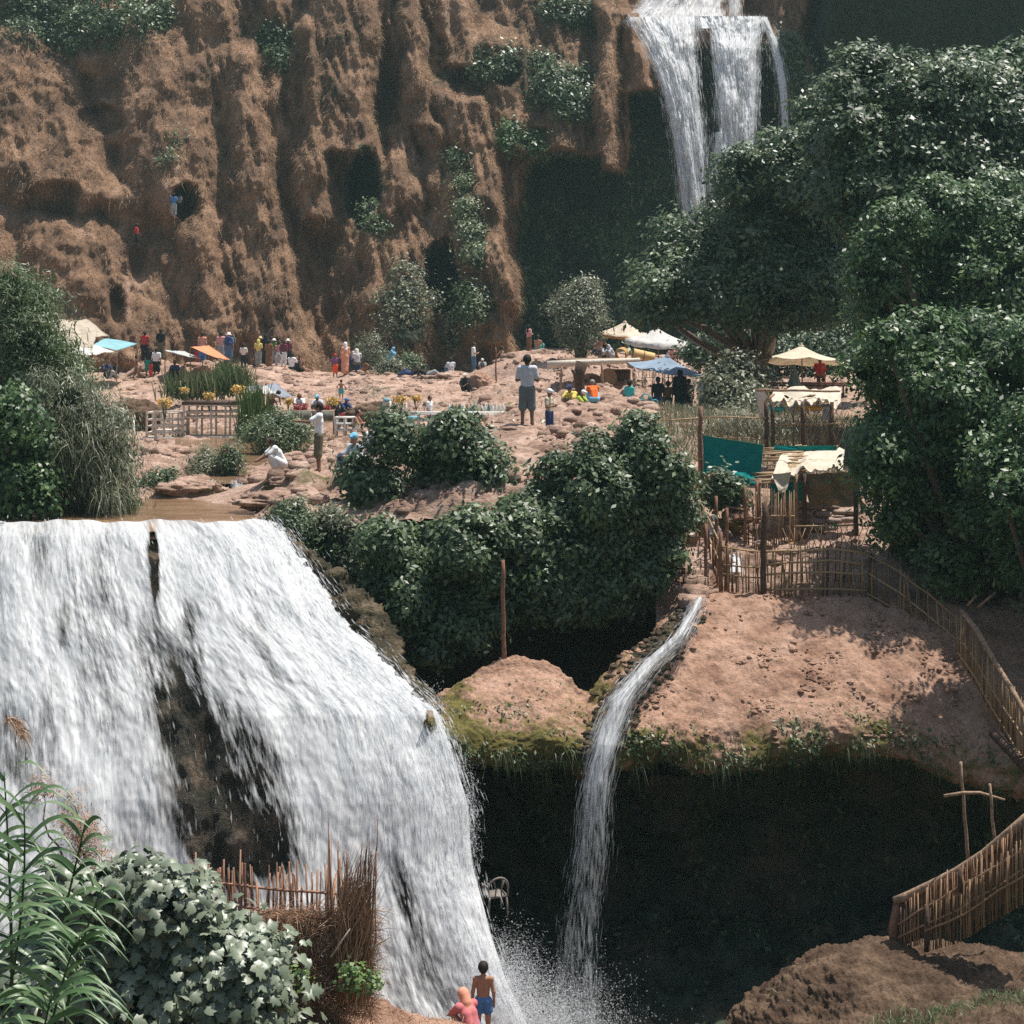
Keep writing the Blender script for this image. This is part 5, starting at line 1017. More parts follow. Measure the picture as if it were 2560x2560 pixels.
# ---------------------------------------------------------------- people: one continuous body grown from a field of tapered limbs
def nets(fn, lo, hi, h):
    """surface nets of the zero level of fn(P) on a grid"""
    lo = np.array(lo)-h*2; hi = np.array(hi)+h*2; n = np.ceil((hi-lo)/h).astype(int)+1
    ax = [lo[i]+h*np.arange(n[i]) for i in range(3)]; G = np.stack(np.meshgrid(*ax, indexing='ij'), -1)
    f = fn(G.reshape(-1, 3)).reshape(n); s = f < 0
    c = s[:-1, :-1, :-1].astype(int)
    tot = sum(s[a:n[0]-1+a, b:n[1]-1+b, d:n[2]-1+d].astype(int) for a in (0, 1) for b in (0, 1) for d in (0, 1))
    act = (tot > 0) & (tot < 8); idx = -np.ones(act.shape, int); ijk = np.argwhere(act); idx[act] = np.arange(len(ijk))
    acc = np.zeros((len(ijk), 3)); cnt = np.zeros(len(ijk)); i, j, k = ijk.T
    for a0, a1 in [((0, 0, 0), (1, 0, 0)), ((0, 1, 0), (1, 1, 0)), ((0, 0, 1), (1, 0, 1)), ((0, 1, 1), (1, 1, 1)), ((0, 0, 0), (0, 1, 0)), ((1, 0, 0), (1, 1, 0)),
                   ((0, 0, 1), (0, 1, 1)), ((1, 0, 1), (1, 1, 1)), ((0, 0, 0), (0, 0, 1)), ((1, 0, 0), (1, 0, 1)), ((0, 1, 0), (0, 1, 1)), ((1, 1, 0), (1, 1, 1))]:
        fa_ = f[i+a0[0], j+a0[1], k+a0[2]]; fb = f[i+a1[0], j+a1[1], k+a1[2]]; m = (fa_ < 0) != (fb < 0)
        t = np.where(m, fa_/(fa_-fb+1e-12), 0)[:, None]; p = np.array(a0)+t*(np.array(a1)-np.array(a0)); acc[m] += p[m]; cnt[m] += 1
    V = lo+h*(ijk+acc/np.maximum(cnt, 1)[:, None]); Qs = []
    for ax_ in range(3):
        o1, o2 = [(1, 2), (2, 0), (0, 1)][ax_]
        sl0 = [slice(None)]*3; sl1 = [slice(None)]*3; sl0[ax_] = slice(0, -1); sl1[ax_] = slice(1, None)
        ch = s[tuple(sl0)] != s[tuple(sl1)]; e = np.argwhere(ch); d1 = np.zeros(3, int); d1[o1] = 1; d2 = np.zeros(3, int); d2[o2] = 1
        ok = (e[:, o1] > 0) & (e[:, o2] > 0) & (e[:, o1] < n[o1]-1) & (e[:, o2] < n[o2]-1); e = e[ok]
        g = lambda q: idx[tuple(q.T)]
        quad = np.stack([g(e-d1-d2), g(e-d2), g(e), g(e-d1)], 1); fl = s[tuple(e.T)]
        quad[~fl] = quad[~fl][:, ::-1]; Qs.append(quad[(quad >= 0).all(1)])
    return V, np.concatenate(Qs)
def capf(P, caps, k=.03, sub=None):
    d = None
    for a, b, ra, rb in caps:
        a = np.array(a, float); b = np.array(b, float); ab = b-a; t = np.clip(((P-a)@ab)/(ab@ab+1e-9), 0, 1)
        q = np.linalg.norm(P-a-t[:, None]*ab, axis=1)-(ra+(rb-ra)*t)
        if d is None: d = q
        else:
            h = np.clip(.5+.5*(d-q)/k, 0, 1); d = d*(1-h)+q*h-k*h*(1-h)
    return d
def capmesh(caps, h, k=.03):
    A = np.array([c[0] for c in caps]+[c[1] for c in caps], float); r = max(max(c[2], c[3]) for c in caps)
    return nets(lambda P: capf(P, caps, k), A.min(0)-r, A.max(0)+r, h)
def J(**k): return {a: np.array(b, float) for a, b in k.items()}
def pose(kind):
    """joints for a person 1.75 m tall, facing -y; side l is -x"""
    p = J(pel=(0, 0, .96), che=(0, 0, 1.28), nek=(0, .01, 1.49), hea=(0, -.01, 1.64), shl=(-.17, .01, 1.42), shr=(.17, .01, 1.42), ell=(-.23, .03, 1.14), elr=(.23, .03, 1.14),
          wrl=(-.24, -.03, .90), wrr=(.24, -.03, .90), hal=(-.24, -.05, .80), har=(.24, -.05, .80), hil=(-.09, 0, .92), hir=(.09, 0, .92), knl=(-.11, -.02, .50), knr=(.11, -.02, .50),
          anl=(-.12, .01, .09), anr=(.12, .01, .09), tol=(-.14, -.13, .03), tor=(.14, -.13, .03))
    def S(**k):
        for a, b in k.items(): p[a] = np.array(b, float)
    if kind == 'front':      # hands together in front
        S(ell=(-.25, -.02, 1.14), elr=(.25, -.02, 1.14), wrl=(-.10, -.22, 1.16), wrr=(.10, -.22, 1.16), hal=(-.02, -.27, 1.19), har=(.02, -.27, 1.19))
    if kind == 'hips':
        S(ell=(-.38, .06, 1.17), elr=(.38, .06, 1.17), wrl=(-.19, -.02, 1.02), wrr=(.19, -.02, 1.02), hal=(-.13, -.06, .99), har=(.13, -.06, .99))
    if kind == 'reach':      # one arm held out in front
        S(elr=(.22, -.24, 1.28), wrr=(.18, -.46, 1.30), har=(.17, -.55, 1.31))
    if kind == 'walk':
        S(knl=(-.10, -.14, .52), anl=(-.10, -.16, .10), tol=(-.12, -.30, .05), knr=(.10, .08, .50), anr=(.10, .25, .14), tor=(.11, .15, .04), ell=(-.22, .14, 1.17), wrl=(-.22, .12, .93), hal=(-.21, .10, .84), elr=(.22, -.06, 1.15), wrr=(.20, -.22, .98), har=(.19, -.29, .93))
    if kind == 'bend':       # bent forward at the waist
        S(che=(0, -.22, 1.18), nek=(0, -.38, 1.27), hea=(0, -.50, 1.30), shl=(-.17, -.33, 1.25), shr=(.17, -.33, 1.25), ell=(-.22, -.38, .98), elr=(.22, -.38, .98), wrl=(-.14, -.48, .78), wrr=(.14, -.48, .78), hal=(-.12, -.52, .70), har=(.12, -.52, .70))
    if kind == 'squat':
        S(pel=(0, .16, .30), che=(0, .0, .60), nek=(0, -.12, .78), hea=(0, -.20, .90), shl=(-.17, -.10, .72), shr=(.17, -.10, .72), hil=(-.10, .15, .28), hir=(.10, .15, .28), knl=(-.17, -.24, .50), knr=(.17, -.24, .50),
          anl=(-.14, -.02, .09), anr=(.14, -.02, .09), tol=(-.16, -.16, .03), tor=(.16, -.16, .03), ell=(-.20, -.34, .52), elr=(.20, -.34, .52), wrl=(-.08, -.52, .42), wrr=(.08, -.52, .42), hal=(-.06, -.60, .38), har=(.06, -.60, .38))
    if kind == 'sit':
        S(pel=(0, .05, .13), che=(0, .03, .46), nek=(0, 0, .67), hea=(0, -.04, .82), shl=(-.17, .01, .60), shr=(.17, .01, .60), hil=(-.10, .02, .11), hir=(.10, .02, .11), knl=(-.16, -.36, .38), knr=(.16, -.36, .38),
          anl=(-.12, -.50, .02), anr=(.12, -.50, .02), tol=(-.13, -.63, -.02), tor=(.13, -.63, -.02), ell=(-.24, -.14, .38), elr=(.24, -.14, .38), wrl=(-.14, -.34, .42), wrr=(.14, -.34, .42), hal=(-.06, -.40, .41), har=(.06, -.40, .41))
    if kind == 'ledge':      # sitting on an edge, shins hanging
        S(pel=(0, .0, .48), che=(0, -.02, .80), nek=(0, -.06, 1.0), hea=(0, -.11, 1.14), shl=(-.17, -.04, .94), shr=(.17, -.04, .94), hil=(-.10, 0, .46), hir=(.10, 0, .46), knl=(-.12, -.42, .48), knr=(.12, -.42, .48),
          anl=(-.12, -.44, .08), anr=(.12, -.44, .08), tol=(-.13, -.58, .03), tor=(.13, -.58, .03), ell=(-.24, -.12, .70), elr=(.24, -.12, .70), wrl=(-.14, -.34, .58), wrr=(.14, -.34, .58), hal=(-.08, -.42, .56), har=(.08, -.42, .56))
    if kind == 'lie':        # reclining on one side, legs stretched along +x
        S(pel=(.1, 0, .14), che=(-.18, 0, .26), nek=(-.36, 0, .40), hea=(-.47, 0, .50), shl=(-.30, -.15, .34), shr=(-.30, .15, .34), hil=(.12, -.08, .13), hir=(.12, .08, .13), knl=(.50, -.10, .30), knr=(.48, .10, .18),
          anl=(.84, -.08, .08), anr=(.88, .10, .07), tol=(.95, -.08, .16), tor=(.99, .10, .15), ell=(-.42, -.24, .10), elr=(-.12, .24, .30), wrl=(-.24, -.32, .04), wrr=(.08, .16, .30), hal=(-.16, -.34, .04), har=(.16, .12, .28))
    if kind == 'lean':       # sitting and leaning back on the hands
        S(pel=(0, 0, .12), che=(0, .16, .42), nek=(0, .22, .62), hea=(0, .20, .77), shl=(-.17, .2, .56), shr=(.17, .2, .56), hil=(-.09, 0, .11), hir=(.09, 0, .11), knl=(-.12, -.38, .30), knr=(.12, -.42, .16),
          anl=(-.12, -.62, .05), anr=(.12, -.82, .05), tol=(-.12, -.72, .12), tor=(.12, -.92, .13), ell=(-.24, .36, .34), elr=(.24, .36, .34), wrl=(-.26, .44, .10), wrr=(.26, .44, .10), hal=(-.27, .42, .03), har=(.27, .42, .03))
    return p
SKIN = dict(tan=(.36, .20, .13), brown=(.22, .115, .075), dark=(.10, .055, .038), pink=(.52, .32, .25))
def cloth(name, c): return simple('cloth_'+name, c, .85, .12, 5, .15, .15)
HAIR = (.018, .014, .012)
COLR = dict(white=(.80, .79, .78), offwhite=(.66, .63, .56), black=(.022, .024, .028), navy=(.04, .06, .14), blue=(.08, .20, .42), sky=(.20, .48, .66), turq=(.06, .42, .42), teal=(.03, .28, .24), red=(.50, .05, .05), maroon=(.16, .04, .07), pink=(.62, .30, .28),
            orange=(.80, .17, .04), salmon=(.66, .30, .20), grey=(.32, .33, .34), lightgrey=(.55, .56, .60), lavender=(.50, .48, .62), green=(.10, .22, .05), lime=(.38, .50, .08), khaki=(.16, .14, .09), beige=(.52, .46, .34), brownc=(.22, .11, .06), jeans=(.10, .17, .28), purple=(.22, .08, .22), yellow=(.72, .60, .16), pattern=(.15, .17, .18), straw=(.66, .55, .30), hot=(.9, .12, .03), rose=(.56, .17, .18))
def person(px, py, Y, kind, face, label, top=None, bottom=None, head='hair', headc=None, skin='brown', H=1.72, legs='long', sleeves='short', group=None, h=None, hz=None, bag=None, robe=None, beard=False, tilt=0, hood=False):
    """(px,py): photo position of the feet (or seat); face: degrees the person turns, 0 looks at the camera, 180 away"""
    base = at(px, py, Y); t = thing('person', label, 'person', base, group, 0)
    s = H/1.75; p = pose(kind); ppm = F/Y; h = h or (.032 if ppm < 62 else .02)
    if H < 1.45:  # a child: larger head
        p['hea'] = p['hea']+np.array([0, 0, .02])
    an = math.radians(face); Rz = np.array([[math.cos(an), -math.sin(an), 0], [math.sin(an), math.cos(an), 0], [0, 0, 1]])
    hr = .098*(1.12 if H < 1.45 else 1)
    def put(name, V, Q, mat):
        W = (V*s)@Rz.T
        return mesh_np(name, W, Q, mat, t, True, local=True)
    fat = 1.0; c = []
    ax = unit(p['shr']-p['shl'])
    def torso(a_, b_, r0, r1, r2): return [(a_-ax*.05, b_-ax*.065, r0, r1), (a_+ax*.05, b_+ax*.065, r0, r1), (b_-ax*.065, p['shl']*.62+p['shr']*.38, r1, r2), (b_+ax*.065, p['shr']*.62+p['shl']*.38, r1, r2)]
    c += torso(p['pel'], p['che'], .088, .085, .07)+[(p['shl'], p['shr'], .062, .062), (p['nek']-[0, 0, .06], p['hea'], .055, .05)]
    fdir = np.array([0, -1, 0.]); up = unit(p['hea']-p['nek'])
    c += [(p['hea']-up*.035+fdir*.01, p['hea']+up*.035, hr*.82, hr), (p['hea']+fdir*(hr*.8)-up*.03, p['hea']+fdir*hr*.8-up*.05, .028, .024)]
    fine = h <= .012
    if ppm > 62:
        c += [(p['hea']+fdir*(hr*.98)-up*.0, p['hea']+fdir*(hr*1.08)-up*.025, .010, .014)]
        for sx in (-1, 1): c += [(p['hea']+np.array([sx*hr*.95, .01, -.005]), p['hea']+np.array([sx*hr*1.0, .01, -.03]), .014, .012)]
    for e in 'lr':
        c += [(p['sh'+e], p['el'+e], .055, .042), (p['el'+e], p['wr'+e], .042, .028), (p['wr'+e], p['ha'+e], .028, .036 if not fine else .026)]
        c += [(p['hi'+e], p['kn'+e], .092, .062), (p['kn'+e], p['an'+e], .060, .038), (p['an'+e], p['to'+e], .042, .032)]
        d = unit(p['ha'+e]-p['wr'+e]); sgn = -1 if e == 'l' else 1; sd = unit(np.cross(d, [0, 0, 1.])+np.array([0, 1e-3, 0])) if abs(d[2]) < .8 else np.array([0, 1., 0])
        if ppm > 62:
            for q, (o_, ln_) in enumerate(((-.024, .055), (-.008, .066), (.008, .062), (.023, .048))):
                b0 = p['ha'+e]+sd*o_; c.append((b0, b0+d*ln_+np.array([0, -.012, 0]), .010, .008))
            c.append((p['ha'+e]-d*.03-sd*.03, p['ha'+e]+d*.02-sd*.05, .012, .009))
    V, Q = capmesh(c, h); put('body', V, Q, simple('skin_'+skin, SKIN[skin], .6, .08, 10, .3))
    cl = lambda n_: cloth(n_, COLR[n_])
    g = .022 if ppm > 62 else .03
    if robe:
        kz = (p['anl']+p['anr'])/2; k2 = (p['knl']+p['knr'])/2
        c = [(p['pel'], p['che'], .16, .145), (p['che'], (p['shl']+p['shr'])/2, .145, .11), (p['shl'], p['shr'], .085, .085), (p['pel'], k2, .17, .17), (k2, kz+[0, 0, .06], .17, .19)]
        for e in 'lr': c += [(p['sh'+e], p['el'+e], .08, .075), (p['el'+e], p['wr'+e], .072, .06), (p['hi'+e], p['kn'+e], .12, .12), (p['kn'+e], p['an'+e]+[0, 0, .06], .11, .11)]
        V, Q = capmesh(c, h, .06); put('robe', V, Q, cl(robe))
    if top:
        c = torso(p['pel']+unit(p['che']-p['pel'])*.02, p['che'], .105+g*.3, .10+g*.3, .078+g*.3)+[(p['shl'], p['shr'], .06+g, .06+g)]
        for e in 'lr':
            c.append((p['sh'+e], p['el'+e] if sleeves != 'short' else p['sh'+e]*.3+p['el'+e]*.7, .055+g, .05+g))
            if sleeves == 'long': c.append((p['el'+e], p['wr'+e], .042+g, .035+g))
            if sleeves == 'none': c.pop()
        V, Q = capmesh(c, h); put('shirt', V, Q, cl(top))
    if bottom:
        c = [(p['pel']-ax*.05, p['pel']+ax*.05, .105+g*.3, .105+g*.3)]
        for e in 'lr':
            c.append((p['hi'+e], p['kn'+e]*(1 if legs != 'mini' else .45)+p['hi'+e]*(0 if legs != 'mini' else .55), .10+g*.7, .078+g if legs != 'mini' else .1+g))
            if legs == 'long': c.append((p['kn'+e], p['an'+e]+unit(p['kn'+e]-p['an'+e])*.03, .066+g*.8, .048+g))
            if legs == 'short': c.append((p['kn'+e], p['kn'+e]*.9+p['an'+e]*.1, .08+g*.8, .08+g))
        V, Q = capmesh(c, h); put('trousers' if legs == 'long' else 'shorts', V, Q, cl(bottom))
    back = np.array([0, .02, 0]); hc = p['hea']
    if head == 'hair':
        V, Q = capmesh([(hc+up*.03+back, hc+up*.04+back*.6, hr*1.04, hr*1.02), (hc-up*.02+back*1.8, hc+back, hr*.9, hr)], min(h, .024)); put('hair', V, Q, simple('hair', HAIR if not headc else COLR[headc], .7, .2, 20))
    if head == 'bald': pass
    if head == 'cap':
        V, Q = capmesh([(hc+up*.05, hc+up*.055+back*.3, hr*1.04, hr*1.02), (hc+up*.05+fdir*hr*.7, hc+up*.045+fdir*(hr+.06), .045, .03)], min(h, .022)); put('cap', V, Q, cl(headc or 'white'))
    if head == 'hat':
        mb = MB(); mb.lathe(hc+up*.03, [(0, .12), (hr*.75, .11), (hr*1.05, .03), (hr*1.1, 0), (hr*1.9, -.03), (hr*1.9, -.04), (hr*1.0, -.01)], 12, axis=up); put('hat', np.concatenate(mb.V), np.concatenate(mb.Q), cl(headc or 'straw'))
    if head in ('scarf', 'hood'):
        V, Q = capmesh([(hc+up*.02+back, hc+up*.03+back, hr*1.18, hr*1.15), (hc-up*.06+back*1.5, p['nek']+back, hr*1.05, .11), (p['nek'], (p['shl']+p['shr'])/2-[0, 0, .05], .10, .15)], min(h, .026)); put('headscarf', V, Q, cl(headc or 'white'))
    if bag:
        bc = (p['shl']+p['shr'])/2*.45+p['che']*.55+np.array([0, .2, 0]); V, Q = capmesh([(bc+[-.07, 0, .13], bc+[.07, 0, .13], .10, .10), (bc+[-.07, 0, -.14], bc+[.07, 0, -.14], .12, .12), (bc+[0, 0, .13], bc+[0, 0, -.14], .12, .12)], h)
        put('backpack', V, Q, cl(bag))
    return t

for a, k in PEOPLE:
    a = list(a)
    if isinstance(a[2], str): a[2] = float(cliff_Y(a[0], a[1]-10))+float(a[2][1:])
    if not isinstance(a[2], str) and a[2] >= 89 and a[0] < 1250: a[2] -= 1.2
    person(*a, **k)
# ---------------------------------------------------------------- built things
def cloth_sheet(name, corners, mat, parent, sag=.1, wr=.04, nu=22, nv=12, th=.012, seed=0, edge=0):
    """sheet hung between four world corners (tl, tr, br, bl) with sag, wrinkles and a real thickness"""
    tl, tr, br_, bl = [np.array(c, float) for c in corners]; u = np.linspace(0, 1, nu)[None, :, None]; v = np.linspace(0, 1, nv)[:, None, None]
    Pq = tl*(1-u)*(1-v)+tr*u*(1-v)+br_*u*v+bl*(1-u)*v
    Pq = Pq-np.array([0, 0, 1])*sag*(4*u*(1-u))*(.4+.6*4*v*(1-v)); L = np.linalg.norm(tr-tl)
    nrm = unit(np.cross(tr-tl, bl-tl)); uu = np.stack([u[..., 0]*L*1.7+0*v[..., 0], v[..., 0]*2+0*u[..., 0], seed+0*u[..., 0]+0*v[..., 0]], -1)
    Pq = Pq+nrm*(fbm(uu*np.array([1, .8, 1]), 4)*wr*2)[..., None]
    if edge: Pq = Pq+np.array([0, 0, 1])*(edge*fbm(uu*3, 2)*np.maximum(v[..., 0], 0)**4)[..., None]
    A_ = Pq.reshape(-1, 3); B_ = A_-nrm*th; q_ = gridfaces(nv, nu); n = len(A_); rim = list(range(nu))+[i*nu+nu-1 for i in range(1, nv)]+[(nv-1)*nu+i for i in range(nu-2, -1, -1)]+[i*nu for i in range(nv-2, 0, -1)]
    R_ = [[rim[i], rim[(i+1) % len(rim)], rim[(i+1) % len(rim)]+n, rim[i]+n] for i in range(len(rim))]
    return mesh_np(name, np.concatenate([A_, B_]), np.concatenate([q_, q_[:, ::-1]+n, np.array(R_)]), mat, parent, True)
def clothm(name, col, trans=.35):
    if name in M: return M[name]
    m = simple(name, col, .85, .16, 2.5, .1, .3); nt = m.node_tree; b = nt.nodes['Principled BSDF']
    t = nt.nodes.new('ShaderNodeBsdfTranslucent'); src = b.inputs['Base Color'].links[0].from_socket; nt.links.new(src, t.inputs[0])
    mx = nt.nodes.new('ShaderNodeMixShader'); mx.inputs[0].default_value = trans; nt.links.new(b.outputs[0], mx.inputs[1]); nt.links.new(t.outputs[0], mx.inputs[2]); nt.links.new(mx.outputs[0], nt.nodes['Material Output'].inputs[0])
    return m
def mid(*p): return sum(np.array(q) for q in p)/len(p)
def awning(label, c, mat, poles=(), sag=.1, wr=.05, cat='awning', name='awning', seed=0, H=1.9, **k):
    W = [at(*q) for q in c]; t = thing(name, label, cat, mid(*W)-np.array([0, 0, H]))
    cloth_sheet('cloth', W, mat, t, sag, wr, seed=seed, **k)
    for i in poles:
        p = W[i]+np.array([0, .02, -.01]); MB().bar(p-np.array([0, 0, H]), p, .03, .022, 6, .01).build('pole', M['wood'], t)
    return t
cBeige = clothm('tarp_beige', (.62, .54, .44)); cWhite = clothm('tarp_white', (.74, .72, .68)); cAqua = clothm('tarp_aqua', (.34, .60, .64)); cGrey = clothm('tarp_grey', (.34, .37, .42)); cOr = clothm('tarp_orange', (.85, .38, .20)); cTeal = clothm('cloth_teal_sheet', (.015, .30, .28)); cPale = clothm('tarp_pale', (.60, .64, .62))
cBurlap = clothm('burlap', (.62, .54, .43), .15); cDrape = clothm('drape_khaki', (.33, .28, .19), .25); cBlue = clothm('parasol_blue', (.36, .46, .58)); cCream = clothm('parasol_cream', (.78, .70, .56)); cYel = clothm('parasol_yellow', (.78, .68, .54)); cGreen = clothm('parasol_green', (.16, .18, .13), .1)
awning('highest beige canvas awning behind the reeds on the left', [(118, 798, 88), (218, 798, 90), (272, 838, 86), (150, 846, 84)], cBeige, (2, 3), .12, .08)
awning('wider beige canvas awning below the highest one on the left', [(150, 835, 84), (245, 828, 86), (232, 868, 82), (135, 884, 80)], cBeige, (2, 3), .1, .1, seed=4)
awning('pale turquoise awning at the right of the left tents', [(232, 862, 84), (262, 845, 86), (344, 858, 86), (292, 877, 83)], cAqua, (2, 3), .06, .04, seed=6)
awning('white cloth awning under the pale turquoise one on the left', [(150, 872, 80), (232, 862, 83), (292, 880, 82), (200, 888, 79)], cWhite, (1, 3), .08, .08, seed=8)
awning('pale grey flat awning above the person sitting in its shade', [(412, 876, 87), (462, 878, 89), (506, 899, 87), (440, 884, 83)], cPale, (0, 2), .03, .03, seed=10, H=1.7)
awning('bright orange awning behind the tall green reeds', [(476, 867, 87), (522, 864, 89), (576, 900, 86), (535, 893, 84)], cOr, (0, 2), .03, .03, seed=12, H=1.5)
awning('silver grey tarpaulin with a white edge over the market vendors', [(612, 968, 67), (690, 958, 69), (738, 996, 66), (672, 984, 64)], cGrey, (0, 2), .05, .06, seed=14, H=1.5)
awning('crumpled white plastic sheet left of the silver grey tarpaulin', [(616, 972, 65), (668, 966, 66), (688, 984, 64), (618, 984, 63)], cWhite, (), .05, .12, seed=16)
# parasols
def parasol(label, ap, R, Y, drop, mat, pole_to, n=8, tilt=(0, 0), val=0.0, vmat=None, pattern=None):
    a = at(*ap, Y); b = at(*pole_to, Y); t = thing('parasol', label, 'parasol', b)
    q = Matrix.Rotation(tilt[0], 3, 'Y')@Matrix.Rotation(tilt[1], 3, 'X'); q = np.array(q); ks = np.linspace(0, 1, 7); per = 4; an = np.arange(n*per)*2*math.pi/(n*per); V = []
    fr = (np.arange(n*per) % per)/per; sg = np.sin(fr*math.pi)
    for k in ks:
        r = R*k*(1-.075*sg); z = -drop*k-.10*R*sg*k*k*.5-.05*R*math.sin(k*math.pi); V.append(np.stack([r*np.cos(an), r*np.sin(an), z], -1))
    if val: V.append(V[-1]*np.array([1.0, 1.0, 1])-np.array([0, 0, 1])*(val*(1+.25*np.cos(an*n))[:, None]))
    V = np.stack(V); top = V.reshape(-1, 3)@q.T+a; rows = V.shape[0]; bot = (V*.985).reshape(-1, 3)@q.T+a-np.array([0, 0, .02]); Q = gridfaces(rows, n*per, True)
    mi = np.zeros(len(Q), int)
    if val and vmat is not None: mi[-n*per:] = 1
    mesh_np('canopy', np.concatenate([top, bot]), np.concatenate([Q[:, ::-1], Q+len(top)]), [mat, vmat or mat], t, True, mi=np.concatenate([mi, mi]))
    hub = a-q@np.array([0, 0, .12+drop*.1])
    MB().bar(b, a+q@np.array([0, 0, .08]), .028, .024, 8).build('pole', M['wood'], t)
    for i in range(n):
        th = i*2*math.pi/n; e = a+q@np.array([R*.97*math.cos(th), R*.97*math.sin(th), -drop-.045]); MB().bar(hub, e, .012, .009, 4).build('rib', M['palewood'], t)
    MB().lathe(a+q@np.array([0, 0, .0]), [(0, .14), (.03, .11), (.035, .05), (.10, .0), (.11, -.03)], 8).build('finial', mat, t, True)
    return t
parasol('pale yellow parasol with an orange valance behind the olive tree', (1562, 804), 1.32, 84, .62, cYel, (1564, 905), tilt=(.05, .12), val=.14, vmat=clothm('valance_orange', (.75, .38, .12)))
parasol('round white parasol with a scalloped edge under the big tree', (1643, 820), 1.62, 82, .62, cWhite, (1648, 925), tilt=(.06, .10), val=.24)
parasol('faded blue parasol tilted to the right above the standing people', (1668, 890), 1.52, 64, .50, cBlue, (1674, 1040), n=6, tilt=(.16, .10))
parasol('large cream parasol with visible ribs at the right under the dark trees', (2004, 864), 1.86, 66, .62, cCream, (2006, 975), tilt=(.04, -.10))
def closed_parasol(label, top, bot, Y, r, mat):
    a = at(*top, Y); b = at(*bot, Y); t = thing('closed_parasol', label, 'parasol', b); h = np.linalg.norm(a-b)
    an = np.arange(24)*2*math.pi/24; ks = np.linspace(0, 1, 7)
    V = np.stack([np.stack([(r*k**.8)*(1+.14*np.cos(an*6))*np.cos(an), (r*k**.8)*(1+.14*np.cos(an*6))*np.sin(an), h*.85*(1-k)+h*.15+0*an], -1) for k in ks]).reshape(-1, 3)
    mesh_np('canopy', V+b, gridfaces(7, 24, True), mat, t, True); MB().bar(b-[0, 0, .4], b+np.array([0, 0, h]), .03, .03).build('pole', M['wood'], t)
closed_parasol('tip of a closed beige parasol standing behind the large cream one', (2008, 828), (2008, 880), 76, .33, cBeige)
closed_parasol('closed dark green parasol under the large cream one', (1987, 914), (1986, 985), 58, .26, cGreen)
# table and platform below the cream parasol
t = thing('terrace_table', 'small pale wooden table under the large cream parasol', 'table', at(1964, 968, 66))
MB().box(at(1964, 943, 66), (.75, .6, .05)).build('tabletop', M['palewood'], t)
for x in (-.3, .3): MB().bar(at(1964, 943, 66)+[x, 0, -.02], at(1964, 968, 66)+[-x*.6, 0, -.05], .02).build('leg', M['wood'], t)
t = thing('terrace_deck', 'brown wooden deck edge beneath the large cream parasol', 'deck', at(2020, 990, 64))
MB().box(at(2020, 962, 64), (3.2, 1.6, .08)).build('deck_board', M['darkwood'], t); MB().box(at(2020, 958, 63.2), (3.3, .05, .09)).build('rail', M['redwood'], t)
for x in (1932, 1980, 2060, 2108): MB().bar(at(x, 1000, 63.3), at(x, 957, 63.3), .035).build('post', M['darkwood'], t)
# log roofed platform left of the blue parasol
t = thing('log_shelter', 'low shelter with a long pale log roof between the dark trunk and the blue parasol', 'shelter', at(1480, 985, 70))
MB().tube([at(1368, 912, 70), at(1430, 908, 70), at(1520, 904, 70), at(1600, 900, 70)], [.17, .15, .12, .10], 8).build('roof_log', M['palewood'], t, True)
MB().box(at(1500, 899, 71.5), (3.6, 2.6, .10)).build('roof', M['wood'], t)
for a, b in (((1402, 1030), (1404, 915)), ((1507, 1000), (1504, 908)), ((1586, 1010), (1584, 905))): MB().bar(at(*a, 69.8), at(*b, 69.8), .06, .05, 6, .015).build('post', M['wood'], t)
t = thing('cabinet', 'dark brown wooden cabinet standing under the log shelter', 'cabinet', at(1552, 966, 72)); MB().box(at(1552, 944, 72), (.85, .5, .75)).build('body', M['redwood'], t); MB().box(at(1552, 944, 71.72), (.74, .04, .62)).build('door', M['darkwood'], t)
t = thing('round_tray', 'large pale round tray leaning against the dark brown cabinet', 'tray', at(1521, 966, 71)); MB().lathe(at(1521, 943, 71), [(0, .02), (.36, .02), (.40, .05), (.40, .0), (0, -.02)], 20, axis=(.25, -.95, .2)).build('tray', M['wood'], t, True)
def wicker(label, c, Y, axis, L, r, mat):
    t = thing('wicker_barrel', label, 'basket', at(*c, Y)-np.array([0, 0, r])); p = [(r*.92, 0)]+[(r*(1+.03*(i % 2)), L*i/12) for i in range(13)]+[(r*.94, L), (r*.9, L-.02), (r*.9, .03)]
    MB().lathe(at(*c, Y), p, 16, axis=axis).build('barrel', mat, t, True); MB().lathe(at(*c, Y)+np.array(axis)*L*.5, [(r*1.05, -.03), (r*1.07, 0), (r*1.05, .03)], 16, axis=axis).build('hoop', M['wood'], t, True)
wicker('open ended ochre wicker barrel on the log shelter beside the patterned headscarf', (1551, 886, 0)[:2], 73, (.25, .95, .1), .6, .27, simple('ochre', (.55, .30, .10), .7, .3, 20, bmp=.4))
wicker('long yellow wicker barrel lying right of the open ended one', (1582, 884), 73, (.96, .1, -.22), 1.0, .24, simple('ochre2', (.68, .44, .18), .7, .2, 20, bmp=.4))
